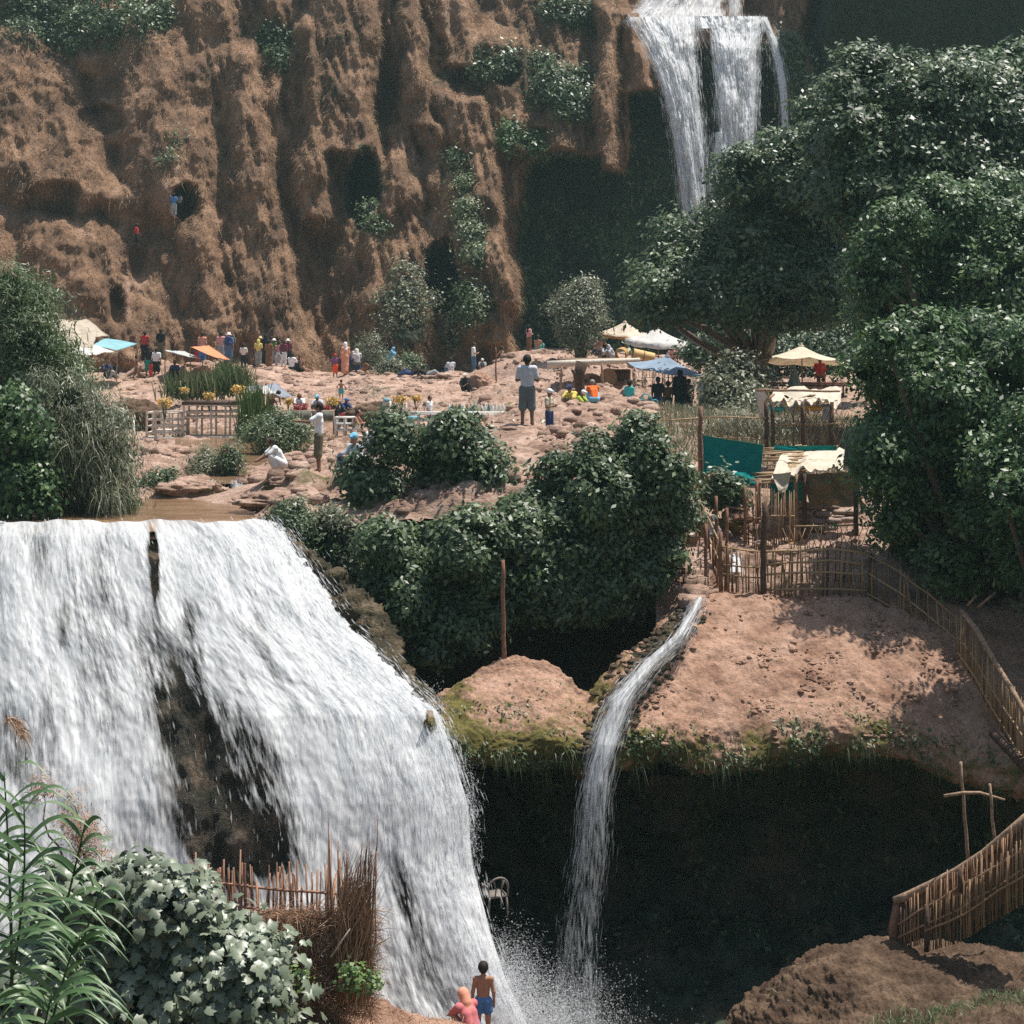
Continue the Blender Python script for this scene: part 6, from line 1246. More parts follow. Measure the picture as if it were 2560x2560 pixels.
# plastic chairs
def plastic_chair(label, px, py, Y, rz, mat, name='plastic_chair', s=1, group=None, q=None):
    o = at(px, py, Y); t = thing(name, label, 'chair', o, group, rz)
    def loc(m, n): m.build(n, mat, t, True, local=True)
    if q is not None: t.rotation_euler = q
    m = MB(); m.box((0, 0, .42*s), (.44*s, .42*s, .035)); loc(m, 'seat')
    for x, y in ((-.2, -.19), (.2, -.19), (-.2, .19), (.2, .19)): loc(MB().bar((x*s*1.12, y*s*1.12, 0), (x*s, y*s, .42*s), .022*s, .026*s), 'leg')
    an = np.linspace(0, math.pi, 11); arc = [(-.23*s*math.cos(a), .20*s+.05*math.sin(a), (.62+.24*math.sin(a))*s) for a in an]
    m = MB(); m.tube([(-.23*s, .2*s, .42*s)]+arc+[(.23*s, .2*s, .42*s)], .024*s, 6)
    for x in (-.09, .09): m.tube([(x*.8*s, .2*s, .42*s), (x*.7*s, .24*s, .6*s), (x*1.5*s, .25*s, .84*s)], .018*s, 5)
    loc(m, 'backrest')
    for x in (-1, 1): loc(MB().tube([(x*.23*s, .2*s, .64*s), (x*.26*s, 0, .66*s), (x*.25*s, -.19*s, .62*s), (x*.21*s, -.2*s, .42*s)], .022*s, 6), 'armrest')
    return t
pcm = simple('chair_plastic', (.50, .42, .33), .5, .1, 5)
for i, (x, y, r, l) in enumerate(((1598, 969, .3, 'leftmost of the pale plastic chairs behind the blue parasol'), (1622, 968, 2.9, 'second pale plastic chair from the left behind the blue parasol'), (1646, 969, .1, 'third pale plastic chair from the left, partly behind the blue parasol'), (1672, 968, 3.3, 'fourth pale plastic chair just left of the blue parasol pole'), (1698, 967, .2, 'fifth pale plastic chair just right of the blue parasol pole'), (1722, 966, 3.0, 'rightmost pale plastic chair behind the blue parasol'))):
    plastic_chair(l, x, y, 68, r, pcm, group='plastic chairs behind the blue parasol')
plastic_chair('turquoise plastic chair on the sand below the blue parasol', 1622, 1046, 56, 2.6, simple('chair_turq', (.06, .36, .38), .5, .1, 5))
plastic_chair('weathered grey chair standing in the spray at the edge of the big waterfall', 1238, 2282, 29.2, math.pi+.35, simple('chair_old', (.20, .17, .15), .6, .2, 8), s=.82)
MB  # posts and poles
def pole(label, a, b, Y, r=.04, mat='redwood', Y2=None, name='pole', jit=.012):
    A_ = at(*a, Y); B_ = at(*b, Y2 or Y); o = MB().bar(A_, B_, r, r*.7, 7, jit).build(name, M[mat], None, True); return tag(o, label, name.replace('_', ' '))
pole('lone thin wooden pole rising from the red hump in the middle of the gorge', (1260, 1672), (1257, 1400), 32.7, .055)
pole('dark upright pole on the rocks left of the man in the pale T-shirt', (1241, 966), (1239, 868), 82, .05)
pole('short white post at the left end of the wooden stall', (336, 1108), (333, 1050), 57, .07, 'whitepaint')
# market stalls
def frame_stall(label, x0, x1, y0, y1, Y, cols, rows, base=True, wheels=(), mat='palewood', depth=1.0, name='market_stall', boards=True, roof=None, shelves=()):
    t = thing(name, label, 'stall', at((x0+x1)/2, y1, Y)); s = Y/F; m = MB()
    for Yd in (Y, Y+depth):
        for x in cols: MB().bar(at(x, y1, Y)+[0, Yd-Y, 0], at(x, y0, Y)+[0, Yd-Y, 0], .042, None, 5, .006).build('post', M[mat], t)
        for y in rows: MB().bar(at(x0, y, Y)+[0, Yd-Y-.03, 0], at(x1, y, Y)+[0, Yd-Y-.03, 0], .03, None, 5).build('rail', M[mat], t)
    for x in cols[::max(1, len(cols)-1)]:
        for y in rows: MB().bar(at(x, y, Y), at(x, y, Y)+[0, depth, 0], .03, None, 5).build('rail', M[mat], t)
    c = at((x0+x1)/2, y1, Y)
    if boards: MB().box(c+[0, depth/2, .0], ((x1-x0)*s+.1, depth+.2, .09)).build('floor_board', M[mat], t)
    for (a, b, y) in shelves: MB().box(at((a+b)/2, y, Y)+[0, .3, .03], ((b-a)*s, .5, .04)).build('shelf', M['whitepaint'], t)
    if roof: MB().box(at((x0+x1)/2, y0-4, Y)+[0, depth*.6, 0], ((x1-x0)*s+.1, depth+.3, .12)).build('roof', M[roof], t)
    return t
t = frame_stall('left open wooden stall frame with pale slats above the river', 366, 455, 1032, 1096, 60, [367, 389, 410, 432, 454], [1032, 1050, 1066, 1082, 1094], shelves=[(385, 450, 1078)])
t = frame_stall('right open wooden stall frame with a dark roof and a wheel arch below', 458, 602, 1012, 1094, 60, [459, 492, 528, 564, 600], [1013, 1030, 1043, 1092], roof='darkwood', shelves=[(468, 495, 1036), (580, 600, 1028), (586, 600, 1062)])
for wx, in ((480,), (595,)):
    m = MB(); c = at(wx, 1114, 59.8)
    an = np.linspace(0, math.pi, 9); m.tube([c+np.array([.30*math.cos(a), 0, .26*math.sin(a)]) for a in an], .035, 5)
    for a in (.5, 1.1, 1.57, 2.1, 2.7): m.bar(c, c+np.array([.29*math.cos(a), 0, .25*math.sin(a)]), .02, None, 4)
    m.build('wheel', M['palewood'], t)
t = thing('stall_base', 'dark stone ledge carrying the open wooden stalls', 'ledge', at(490, 1120, 60.4))
MB().box(at(425, 1104, 60.9), (1.5, 1.2, .34)).build('stone', M['redwood'], t); MB().box(at(540, 1112, 61.3), (2.0, 1.2, .45)).build('block', M['darkwood'], t)
def blades_flower(name, label, px, py, Y, r, mat, cat='flowers', n=160, parent=None):
    P_ = at(px, py, Y)+RNG.normal(size=(n, 3)).clip(-1.5, 1.5)*np.array([r, r*.6, r*.6])*.48; N_ = unit(RNG.normal(size=(n, 3))+np.array([0, -.6, .5])); V, T, per = leaf_geo(P_, N_, .09, 'oval', 0, .9)
    t = thing(name, label, cat, at(px, py, Y)-np.array([0, 0, r*2])); mesh_np('petals', V, T, M[mat], t, False, fa={'lv': np.repeat(RNG.random(n), per)})
    m = MB(); 
    for k in range(6): m.bar(at(px, py, Y)+RNG.normal(size=3)*r*.5, at(px, py, Y)-np.array([0, 0, r*2.2]), .012, None, 4)
    nf = sum(len(q) for q in m.Q)+sum(len(q) for q in m.T); m.build('stem', M['leafreed'], t, fa={'lv': np.full(nf, .4)})
blades_flower('flower_bunch', 'yellow flower bunch on top of the left open stall', 412, 1006, 60, .34, 'flowers', n=190)
blades_flower('flower_bunch', 'orange flower bunch above the roof of the right open stall', 523, 990, 60, .26, 'flowers')
blades_flower('flower_bunch', 'pale yellow flower bunch left above the right open stall', 460, 976, 62, .2, 'flowers', n=90)
blades_flower('flower_bunch', 'greenish yellow flower bunch at the right end of the open stall roof', 596, 974, 60, .3, 'flowers')
blades_flower('flower_bunch', 'yellow flower bunch left of the vendor in white', 721, 1004, 62, .2, 'flowers')
blades_flower('flower_bunch', 'yellow flower bunch left of the boy in turquoise shorts', 831, 1003, 62, .26, 'flowers')
blades_flower('flower_bunch', 'golden flower bunch on top of the tall shelf tower', 1002, 998, 56, .24, 'flowers')
blades_flower('flower_bunch', 'golden flowers behind the black haired man at the long table', 1040, 996, 56, .18, 'flowers', n=90)
blades_flower('goods_pile', 'heap of dark red goods on the display board', 752, 1020, 61.5, .3, 'redflowers', 'goods', 160)
blades_flower('goods_pile', 'smaller heap of dark red goods right on the display board', 815, 1021, 61.5, .18, 'redflowers', 'goods', 90)
blades_flower('goods_pile', 'heap of red goods on top of the small white rack', 860, 1040, 59.5, .2, 'redflowers', 'goods', 90)
t = thing('display_table', 'long table with dark slatted display boards behind the standing man', 'table', at(780, 1092, 61))
for a, b in ((728, 778), (780, 834)): MB().box(at((a+b)/2, 1040, 61), ((b-a)*61/F, .05, .40)).build('board', simple('board_grey', (.16, .16, .13), .8, .3, 9), t); 
MB().box(at(780, 1027, 61.4), (1.68, .8, .05)).build('tabletop', M['wood'], t); MB().bar(at(726, 1054, 60.9), at(836, 1054, 60.9), .025).build('rail', M['wood'], t)
for x in (728, 749, 834): MB().bar(at(x, 1096, 61), at(x, 1028, 61), .03).build('leg', M['wood'], t)
frame_stall('small white rack with red goods right of the standing man', 838, 884, 1044, 1092, 58, [839, 861, 883], [1044, 1060, 1076], mat='whitepaint', depth=.5, name='display_rack', boards=False, shelves=[(840, 882, 1062), (840, 882, 1078)])
frame_stall('narrow white shelf tower with a blue box on top', 958, 975, 1004, 1084, 57, [959, 974], [1006, 1022, 1038, 1054, 1070], mat='whitepaint', depth=.35, name='display_rack', boards=False, shelves=[(959, 974, 1054), (959, 974, 1030)])
frame_stall('brown shelf tower with golden flowers on top', 990, 1015, 1008, 1086, 57, [991, 1003, 1014], [1010, 1026, 1044, 1060, 1074], mat='palewood', depth=.4, name='display_rack', boards=False, shelves=[(991, 1014, 1044), (991, 1014, 1068)])
o = MB().box(at(966, 1000, 57), (.22, .2, .12)).build('blue_box', simple('boxblue', (.20, .48, .58)), None); tag(o, 'small light blue box on top of the narrow white shelf tower', 'box')
t = frame_stall('long white market table behind the rounded fig bush', 1016, 1266, 1036, 1092, 56, [1018, 1045, 1075, 1110, 1150, 1190, 1230, 1262], [1036, 1052, 1070], mat='whitepaint', depth=.7, name='market_table', boards=False, shelves=[(1016, 1266, 1034), (1018, 1044, 1050), (1205, 1262, 1052)])
MB().box(at(1030, 1044, 55.8), (.36, .3, .10)).build('blue_tray', M['boxblue'], t)
BOT = MB().lathe((0, 0, 0), [(0, 0), (.05, 0), (.055, .03), (.055, .16), (.02, .22), (.02, .27), (0, .27)], 8)
for i, x in enumerate(np.linspace(1122, 1258, 16)):
    colr = ['bottle_white', 'bottle_teal', 'bottle_brown'][[0, 1, 2, 1, 0, 2, 1, 1, 2, 0, 0, 1, 0, 0, 0, 0][i]]
    mt = simple(colr, dict(bottle_white=(.7, .68, .62), bottle_teal=(.07, .2, .2), bottle_brown=(.3, .18, .1))[colr], .35)
    if i == 0: protoV = np.concatenate(BOT.V); protoQ = np.concatenate(BOT.Q)
    o = mesh_np('bottle', protoV, protoQ, mt, None, True); o.location = at(x, 1032.5, 56)+np.array([0, .3, .045])
    words = ['leftmost', 'second', 'third', 'fourth', 'fifth', 'sixth', 'seventh', 'eighth', 'ninth', 'tenth', 'eleventh', 'twelfth', 'thirteenth', 'fourteenth', 'fifteenth', 'rightmost']
    tag(o, f"{dict(bottle_white='white', bottle_teal='dark teal', bottle_brown='brown')[colr]} bottle, {words[i]} in the row on the long white market table", 'bottle', 'bottles on the long white table')
# planks lying near the table end
for i, (a, b, l) in enumerate((((1262, 1070), (1284, 1052), 'pale plank leaning beside the right end of the long white table'), ((1282, 1078), (1308, 1058), 'second pale plank left of the man in patterned shorts'), ((1336, 1070), (1360, 1052), 'pale plank behind the man with the white cap'), ((868, 1086), (945, 1096), 'long pale pole lying right of the sitting shirtless man'))):
    o = MB().bar(at(*a, 43 if i < 3 else 56), at(*b, 44 if i < 3 else 55), .045, None, 4).build('plank', M['palewood']); tag(o, l, 'plank')
# the teal sheet, its post and the thin fence above
t = thing('teal_sheet', 'large teal fabric sheet hung from the tall post beside the fig tree', 'sheet', at(1830, 1200, 38.6))
cloth_sheet('cloth', [at(1757, 1088, 38.6), at(1908, 1112, 38.2), at(1900, 1212, 38.2), at(1760, 1180, 38.6)], cTeal, t, .02, .06, 40, 24, seed=31, edge=.1)
cloth_sheet('fold', [at(1765, 1172, 38.4), at(1880, 1178, 38.1), at(1898, 1215, 37.9), at(1790, 1204, 38.2)], cTeal, t, .06, .10, 30, 12, seed=35)
t = thing('teal_sheet', 'narrow teal fabric strip below the diamond lattice fence', 'sheet', at(2010, 1130, 38.8)); cloth_sheet('cloth', [at(1935, 1113, 38.8), at(2092, 1114, 38.8), at(2092, 1126, 38.8), at(1935, 1126, 38.8)], cTeal, t, .02, .03, 30, 5, seed=33)
t = thing('teal_sheet', 'dark teal fabric hanging in the shade under the burlap roof', 'sheet', at(1960, 1260, 39.4)); cloth_sheet('cloth', [at(1925, 1190, 39.4), at(2010, 1190, 39.4), at(2010, 1262, 39.4), at(1925, 1262, 39.4)], cTeal, t, .02, .05, 20, 10, seed=37)
pole('tall brown post holding the left edge of the teal sheet', (1752, 1205), (1751, 1016), 38.7, .075, 'redwood', name='post')
def stake_fence(label, pts, h, gap, r=.014, rails=(.25, .75), mat='cane', posts=(), lean=.05, jit=.12, name='cane_fence', prot=.0, cat='fence', rr=.02, cross=0, pr=.045, pmat='darkwood'):
    """pts: (px, py, Y) of the fence foot; canes set every gap metres, h high (a number or one per point)"""
    W = np.array([at(*p) for p in pts]); hs = np.broadcast_to(h, (len(W),)).astype(float); seg = np.linalg.norm(np.diff(W, axis=0), axis=1); cu = np.concatenate([[0], np.cumsum(seg)])
    t = thing(name, label, cat, W[0]); n = max(3, int(cu[-1]/gap)); s = np.sort(np.linspace(0, cu[-1], n)+RNG.normal(size=n)*gap*.3)
    B_ = np.stack([np.interp(s, cu, W[:, k]) for k in range(3)], -1); hh = np.interp(s, cu, hs)*(1+RNG.normal(size=n)*jit*.5); m = MB(); lv = []
    for i in range(n):
        top = B_[i]+np.array([RNG.normal()*lean*hh[i], RNG.normal()*.03, hh[i]*(1+prot*abs(RNG.normal()))]); rad = r*(.6+.8*RNG.random())
        q0 = sum(len(x) for x in m.Q)+sum(len(x) for x in m.T); m.tube([B_[i]-[0, 0, .04], (B_[i]+top)/2+RNG.normal(size=3)*.012, top], [rad, rad*.9, rad*.6], 5)
    if cross:
        for i in range(n):
            for sg in (-1, 1):
                e = B_[i]+np.array([sg*cross*hh[i], .01*sg, hh[i]]); m.bar(B_[i], e, r*.8, r*.7, 4, .01)
    # straw values: one per face, constant per cane
    o_q = [len(x) for x in m.Q]; o_t = [len(x) for x in m.T]; fa = np.concatenate([np.full(k, RNG.random()*.8+.2*RNG.random()) for k in o_q]+[np.full(k, .5) for k in o_t])
    m.build('cane_panel', M[mat], t, fa={'lv': fa})
    for f in rails:
        m = MB(); L_ = W+np.array([0, -.03, 0])+np.array([0, 0, 1])*(hs*f)[:, None]; tt = np.linspace(0, cu[-1], max(3, int(cu[-1]/.35))); R_ = np.stack([np.interp(tt, cu, L_[:, k]) for k in range(3)], -1)+RNG.normal(size=(len(tt), 3))*.012
        m.tube(R_, rr, 6); nf = sum(len(x) for x in m.Q)+sum(len(x) for x in m.T); m.build('rail', M[mat], t, fa={'lv': np.full(nf, .55+.3*RNG.random())})
    for (x, y0, y1, Y) in posts: MB().bar(at(x, y0, Y), at(x, y1, Y), pr, pr*.85, 7, .01).build('post', M[pmat], t, True)
    return t
stake_fence('thin leaning stick fence on the sand above the fig tree', [(1618, 1102, 42), (1680, 1100, 42), (1750, 1094, 42)], .62, .16, .012, (.85,), lean=.25, prot=.25)
stake_fence('low fence of crossed thin canes between the tall post and the lattice fence', [(1756, 1096, 41), (1840, 1098, 41), (1915, 1102, 41)], .58, .16, .011, (.05, 1.0), cross=.45)
stake_fence('diamond lattice cane fence under the upper burlap roof', [(1936, 1118, 41), (2010, 1118, 41), (2096, 1116, 41)], .95, .115, .013, (.02, .62), cross=.40, posts=((2009, 1125, 1018, 40.9),))
t = thing('burlap_shelter', 'upper shelter roofed with pale burlap sacking below the cream parasol', 'shelter', at(2010, 1120, 41))
cloth_sheet('roof', [at(1935, 980, 43.2), at(2104, 972, 43.2), at(2102, 1008, 41), at(1925, 1008, 41)], cBurlap, t, .03, .10, 60, 16, seed=41, edge=.35, th=.03)
cloth_sheet('ridge_fold', [at(1950, 986, 42.6), at(2010, 964, 43), at(2040, 984, 42.2), at(1990, 1000, 41.6)], cBurlap, t, -.1, .05, 24, 10, seed=43, th=.02)
cloth_sheet('side_panel', [at(1886, 972, 43), at(1922, 970, 42.8), at(1920, 1045, 42.6), at(1900, 1048, 42.8)], cBurlap, t, .0, .04, 12, 12, seed=45)
for a, b in (((1917, 1126), (1915, 1004)), ((1934, 1140), (1932, 1008)), ((2007, 1120), (2006, 1006)), ((2080, 1120), (2080, 1005))): MB().bar(at(*a, 41), at(*b, 41), .055, .05, 7, .01).build('post', M['darkwood'], t, True)
for a, b in (((1912, 972), (1930, 1006)), ((1914, 1004), (1936, 985)), ((1890, 976), (2100, 978))): MB().bar(at(*a, 41.2), at(*b, 41.4), .04, .03, 6, .01).build('beam', M['wood'], t, True)
o = MB().lathe(at(1942, 1022, 41.3), [(0, -.09), (.16, -.08), (.24, .04), (.22, .04), (.14, -.05), (0, -.06)], 14).build('basin', simple('basin_teal', (.03, .42, .38), .4), None, True); tag(o, 'round turquoise basin hanging under the upper burlap roof', 'basin')
t = thing('hanging_shirt', 'pale grey shirt hanging from the right end of the upper burlap roof', 'shirt', at(2066, 1052, 41.2)); cloth_sheet('cloth', [at(2058, 1018, 41.2), at(2076, 1018, 41.2), at(2080, 1050, 41.2), at(2056, 1048, 41.2)], simple('cl_grey', (.5, .52, .56)), t, .01, .05, 10, 10, seed=51)
t = thing('hanging_cloth', 'yellow and orange cloth strip hanging under the upper burlap roof', 'cloth', at(2025, 1028, 41.8)); cloth_sheet('cloth', [at(1995, 1014, 41.8), at(2055, 1014, 41.8), at(2055, 1026, 41.8), at(1995, 1026, 41.8)], simple('cl_yellow', (.6, .38, .08)), t, .02, .04, 14, 4, seed=52)
# lower burlap roof with cane overhang
t = thing('burlap_shelter', 'lower shelter with a crumpled pale sacking roof and cane ends sticking out left', 'shelter', at(2000, 1330, 38))
cloth_sheet('roof', [at(1962, 1130, 40.2), at(2112, 1124, 40.2), at(2106, 1176, 37.6), at(1928, 1188, 37.4)], cBurlap, t, .02, .13, 70, 26, seed=61, edge=.25, th=.03)
cloth_sheet('flap', [at(1930, 1184, 37.3), at(1978, 1180, 37.3), at(1968, 1222, 37.2), at(1948, 1234, 37.2)], cBurlap, t, .04, .07, 14, 14, seed=63)
cloth_sheet('drape', [at(2000, 1184, 37.6), at(2150, 1178, 37.8), at(2150, 1262, 38), at(2026, 1264, 37.9)], cDrape, t, .05, .12, 40, 24, seed=65)
for i in range(30):
    yy = 1120+i*3.1; a = at(1868+RNG.random()*34+(0 if i > 18 else 24), yy+8*RNG.normal()*.5, 39.9-i*.085); b = at(1990+RNG.random()*30, yy-8, 40.1-i*.085)
    m = MB(); m.bar(a, b, .017, .02, 5, .012); nf = sum(len(x) for x in m.Q)+sum(len(x) for x in m.T); m.build('cane', M['cane'], t, fa={'lv': np.full(nf, .6+.4*RNG.random())})
for a, b, m_ in (((1990, 1400), (1992, 1185), 'wood'), ((2012, 1370), (2010, 1184), 'darkwood'), ((1962, 1290), (1958, 1215), 'wood'), ((1896, 1300), (1898, 1196), 'wood'), ((2140, 1340), (2140, 1180), 'darkwood')): MB().bar(at(*a, 37.5), at(*b, 37.5), .065, .055, 7, .01).build('post', M[m_], t, True)
# sandbags
SB = [(1972, 1262, 0), (1994, 1281, 1), (2000, 1262, 2), (2034, 1266, 3), (2076, 1266, 4), (2010, 1283, 5), (2056, 1284, 6), (2100, 1280, 7), (2130, 1279, 8), (2000, 1300, 9), (2042, 1302, 10), (2084, 1300, 11), (2118, 1298, 12), (2030, 1318, 13), (2070, 1318, 14)]
sbl = ['far left sandbag in the top row', 'left sandbag in the second row', 'second sandbag from left in the top row', 'third sandbag from left in the top row', 'right sandbag of the top row', 'second sandbag from left in the second row', 'middle sandbag of the second row', 'fourth sandbag of the second row', 'rightmost sandbag of the second row', 'leftmost sandbag of the third row', 'second sandbag of the third row', 'third sandbag of the third row', 'rightmost sandbag of the third row', 'left sandbag of the bottom row', 'right sandbag of the bottom row']
sbm = simple('sandbag', (.36, .27, .23), .9, .2, 14, bmp=.6)
for (x, y, i) in SB:
    c = at(x, y, 38.3-(y-1262)*.004); V, Q = capmesh([(np.array([-.15, 0, 0]), np.array([.15, 0, 0]), .085, .085), (np.array([-.13, -.05, 0]), np.array([.13, -.05, -.01]), .08, .075)], .022, .04)
    V = V*np.array([1, 1.3, .95])+fbm(V*6+i, 2)[:, None]*.02; o = mesh_np('sandbag', V, Q, sbm, None, True); o.location = c; o.rotation_euler = (0, RNG.normal()*.06, RNG.normal()*.08); tag(o, sbl[i]+' under the lower sacking roof', 'sandbag', 'sandbags under the lower sacking roof')
# cane fences round the steps and the mound
stake_fence('tall dense wall of upright canes left of the sandbags', [(1866, 1440, 37), (1920, 1430, 36.8), (1985, 1410, 37)], [1.85, 1.85, 1.6], .035, .015, (.32, .7), jit=.12, lean=.03, posts=((1862, 1440, 1215, 36.9), (1892, 1310, 1200, 37.2)), pmat='redwood')
stake_fence('cane fence along the top of the mound between the round post and the steps', [(1806, 1490, 35.2), (1850, 1494, 35), (1912, 1498, 34.9)], [1.15, 1.1, 1.1], .042, .013, (.08, .42, .62, .95), posts=((1817, 1490, 1270, 35.3), (1802, 1494, 1330, 35.2)), pmat='redwood')
pole('dark round post at the corner of the cane fences on the mound', (1908, 1502), (1911, 1256), 34.8, .075, 'darkwood', name='post')
stake_fence('open cane fence with four rails in front of the sandbags', [(1914, 1490, 34.9), (2000, 1486, 35), (2090, 1486, 35), (2180, 1490, 35)], [1.05, 1.05, 1.1, 1.0], .10, .018, (.12, .45, .68, .92), rr=.024)
stake_fence('second row of canes behind the open fence in front of the sandbags', [(1920, 1452, 35.5), (2040, 1450, 35.6), (2160, 1450, 35.6)], [.7, .72, .7], .12, .014, (.95,))
stake_fence('short diamond lattice of canes behind the open fence below the sandbags', [(1985, 1392, 36.6), (2070, 1390, 36.6), (2150, 1388, 36.6)], .72, .16, .011, (.98,), cross=.4)
stake_fence('rickety railing of thin sticks beside the stone steps', [(1700, 1440, 36.4), (1722, 1400, 36.8), (1712, 1330, 37.6), (1730, 1270, 38.4)], [1.3, 1.2, 1.2, .9], .10, .014, (.5, .9), lean=.06, posts=((1764, 1500, 1310, 35.3), (1790, 1440, 1240, 36)), pmat='redwood')
stake_fence('stick railing descending toward the mound right of the stone steps', [(1730, 1290, 38), (1770, 1400, 36.4), (1806, 1490, 35.2)], [.9, 1.0, 1.1], .09, .013, (.55, .95), lean=.05)
for i, (a, b, l) in enumerate((((1720, 1222, 38), (1795, 1245, 37.6), 'pale bare pole lying under the teal sheet'), ((1735, 1255, 37.8), (1792, 1268, 37.5), 'pole lying across the railing above the white water'), ((1792, 1260, 37.4), (1862, 1275, 37), 'grey log rail left of the tall cane wall'), ((1775, 1355, 36.2), (1812, 1378, 35.8), 'short pale pole at the top of the low railing'))):
    o = MB().bar(at(*a), at(*b), .03, .025, 6, .01).build('pole', M['wood'], None, True); tag(o, l, 'pole')
stake_fence('cane fence sloping down to the right under the dark leafy tree', [(2170, 1500, 34.9), (2250, 1550, 34.6), (2330, 1620, 34.2), (2420, 1700, 33.8), (2480, 1790, 33.3)], [1.05, 1.1, 1.15, 1.2, 1.25], .085, .017, (.15, .55, .95), posts=((2176, 1500, 1385, 34.9),))
stake_fence('curved cane bridge railing dropping to the right edge', [(2395, 1640, 32.6), (2440, 1710, 31.9), (2490, 1800, 31.2), (2545, 1890, 30.5), (2620, 2010, 29.8)], [.88, .98, 1.05, 1.12, 1.2], .055, .016, (.08, .45), lean=.02)
o = MB().tube([at(2404, 1528, 32.5), at(2440, 1572, 31.9), at(2485, 1650, 31.2), at(2530, 1725, 30.6), at(2600, 1850, 29.8)], [.05, .055, .05, .055, .05], 7).build('bridge_handrail', M['wood'], None, True); tag(o, 'long curved pale pole along the top of the cane bridge railing', 'handrail')
o = MB().tube([at(2480, 1830, 31), at(2520, 1870, 30.6), at(2600, 1960, 30)], [.09, .1, .1], 7).build('bridge_beam', M['darkwood'], None, True); tag(o, 'thick dark beam under the cane bridge at the right edge', 'beam')
for i, (a, b, l) in enumerate((((2418, 1515, 34), (2442, 1488, 34), 'short pale stick poking up behind the bridge handrail'), ((2445, 1518, 33.6), (2490, 1480, 33.6), 'longer pale stick leaning behind the bridge handrail'))):
    o = MB().bar(at(*a), at(*b), .03).build('stick', M['wood'], None, True); tag(o, l, 'stick')
# walkway at the lower right
t = thing('walkway', 'wooden walkway with bark edged log rail climbing to the right on the foreground rock', 'walkway', at(2240, 2372, 28))
MB().tube([at(2236, 2252, 28), at(2270, 2240, 27.9), at(2330, 2210, 27.7), at(2392, 2180, 27.4), at(2460, 2135, 27.1), at(2520, 2085, 26.8), at(2600, 2015, 26.4)], [.07, .08, .07, .08, .075, .08, .08], 8).build('log_rail', M['wood'], t, True)
MB().tube([at(2238, 2375, 28), at(2232, 2320, 28), at(2244, 2255, 28)], [.09, .08, .07], 8).build('end_post', M['redwood'], t, True)
dk = [at(2240, 2372, 28.3), at(2600, 2180, 27), at(2600, 2060, 28.3), at(2240, 2260, 29)]
cloth_sheet('back_panel', [at(2244, 2262, 28.1), at(2600, 2040, 26.6), at(2600, 2200, 26.6), at(2244, 2372, 28.1)], simple('panel_reed', (.15, .095, .055), .9, .5, 9, bmp=.8, stretch=(5, 5, .25)), t, 0, .05, 60, 12, th=.04)
stake_fence('woven cane facing of the walkway behind its bent front panel', [(2246, 2374, 27.9), (2330, 2345, 27.5), (2440, 2290, 26.9), (2600, 2200, 26.4)], [.74, .92, 1.0, 1.1], .045, .013, (.3, .65), mat='brush', lean=.02, name='cane_facing')
stake_fence('dark cane panel with a bent grey rail in front of the walkway', [(2312, 2375, 27.4), (2400, 2350, 27), (2480, 2300, 26.6), (2600, 2230, 26.2)], [.72, .85, .92, 1.0], .05, .014, (.45,), lean=.01, posts=((2316, 2378, 2262, 27.4), (2400, 2230, 2170, 27)), name='cane_panel_fence')
t = thing('pole_stand', 'two thin upright poles joined by a crooked crossbar above the walkway', 'stand', at(2420, 2165, 28))
MB().bar(at(2422, 2165, 28), at(2402, 1905, 28), .035, .025, 7, .01).build('pole', M['wood'], t, True); MB().bar(at(2498, 2235, 27.6), at(2474, 1960, 27.6), .035, .025, 7, .01).build('pole', M['wood'], t, True)
MB().tube([at(2360, 1990, 27.8), at(2410, 1982, 27.8), at(2450, 1982, 27.7), at(2512, 2000, 27.6)], [.03, .03, .028, .02], 7).build('crossbar', M['wood'], t, True)
# stone steps
t = thing('stone_steps', 'rough stone steps climbing between the fig tree and the railing', 'steps')
ys = [(1495, 1700, 1762, 34.4), (1470, 1700, 1765, 34.9), (1446, 1706, 1770, 35.4), (1424, 1712, 1772, 35.9), (1402, 1716, 1770, 36.4), (1380, 1712, 1768, 36.9), (1362, 1710, 1765, 37.4)]
for i, (y, a, b, Yq) in enumerate(ys):
    c = at((a+b)/2, y, Yq); wd = (b-a)*Yq/F; g_ = np.meshgrid(np.linspace(-.5, .5, 9), np.linspace(-.5, .5, 5), indexing='ij')
    V = []; 
    m = MB(); n_ = 10; an = np.arange(n_*2)*math.pi/n_
    r = 1+.16*RNG.normal(size=n_*2); top = np.stack([c[0]+np.cos(an)*wd*.5*r, c[1]+np.sin(an)*.34*r, c[2]+.05+RNG.normal(size=n_*2)*.015], -1); bot = top-np.array([0, .03, .22])+RNG.normal(size=top.shape)*.01
    V = np.concatenate([top, bot, [c+[0, 0, .07]]]); Q = gridfaces(2, n_*2, True); T = [[k, (k+1) % (n_*2), 4*n_] for k in range(2*n_)]
    mesh_np('step', V, [Q[:, ::-1], np.array(T)], M['ground'], t, va={'moss': np.zeros(len(V))})
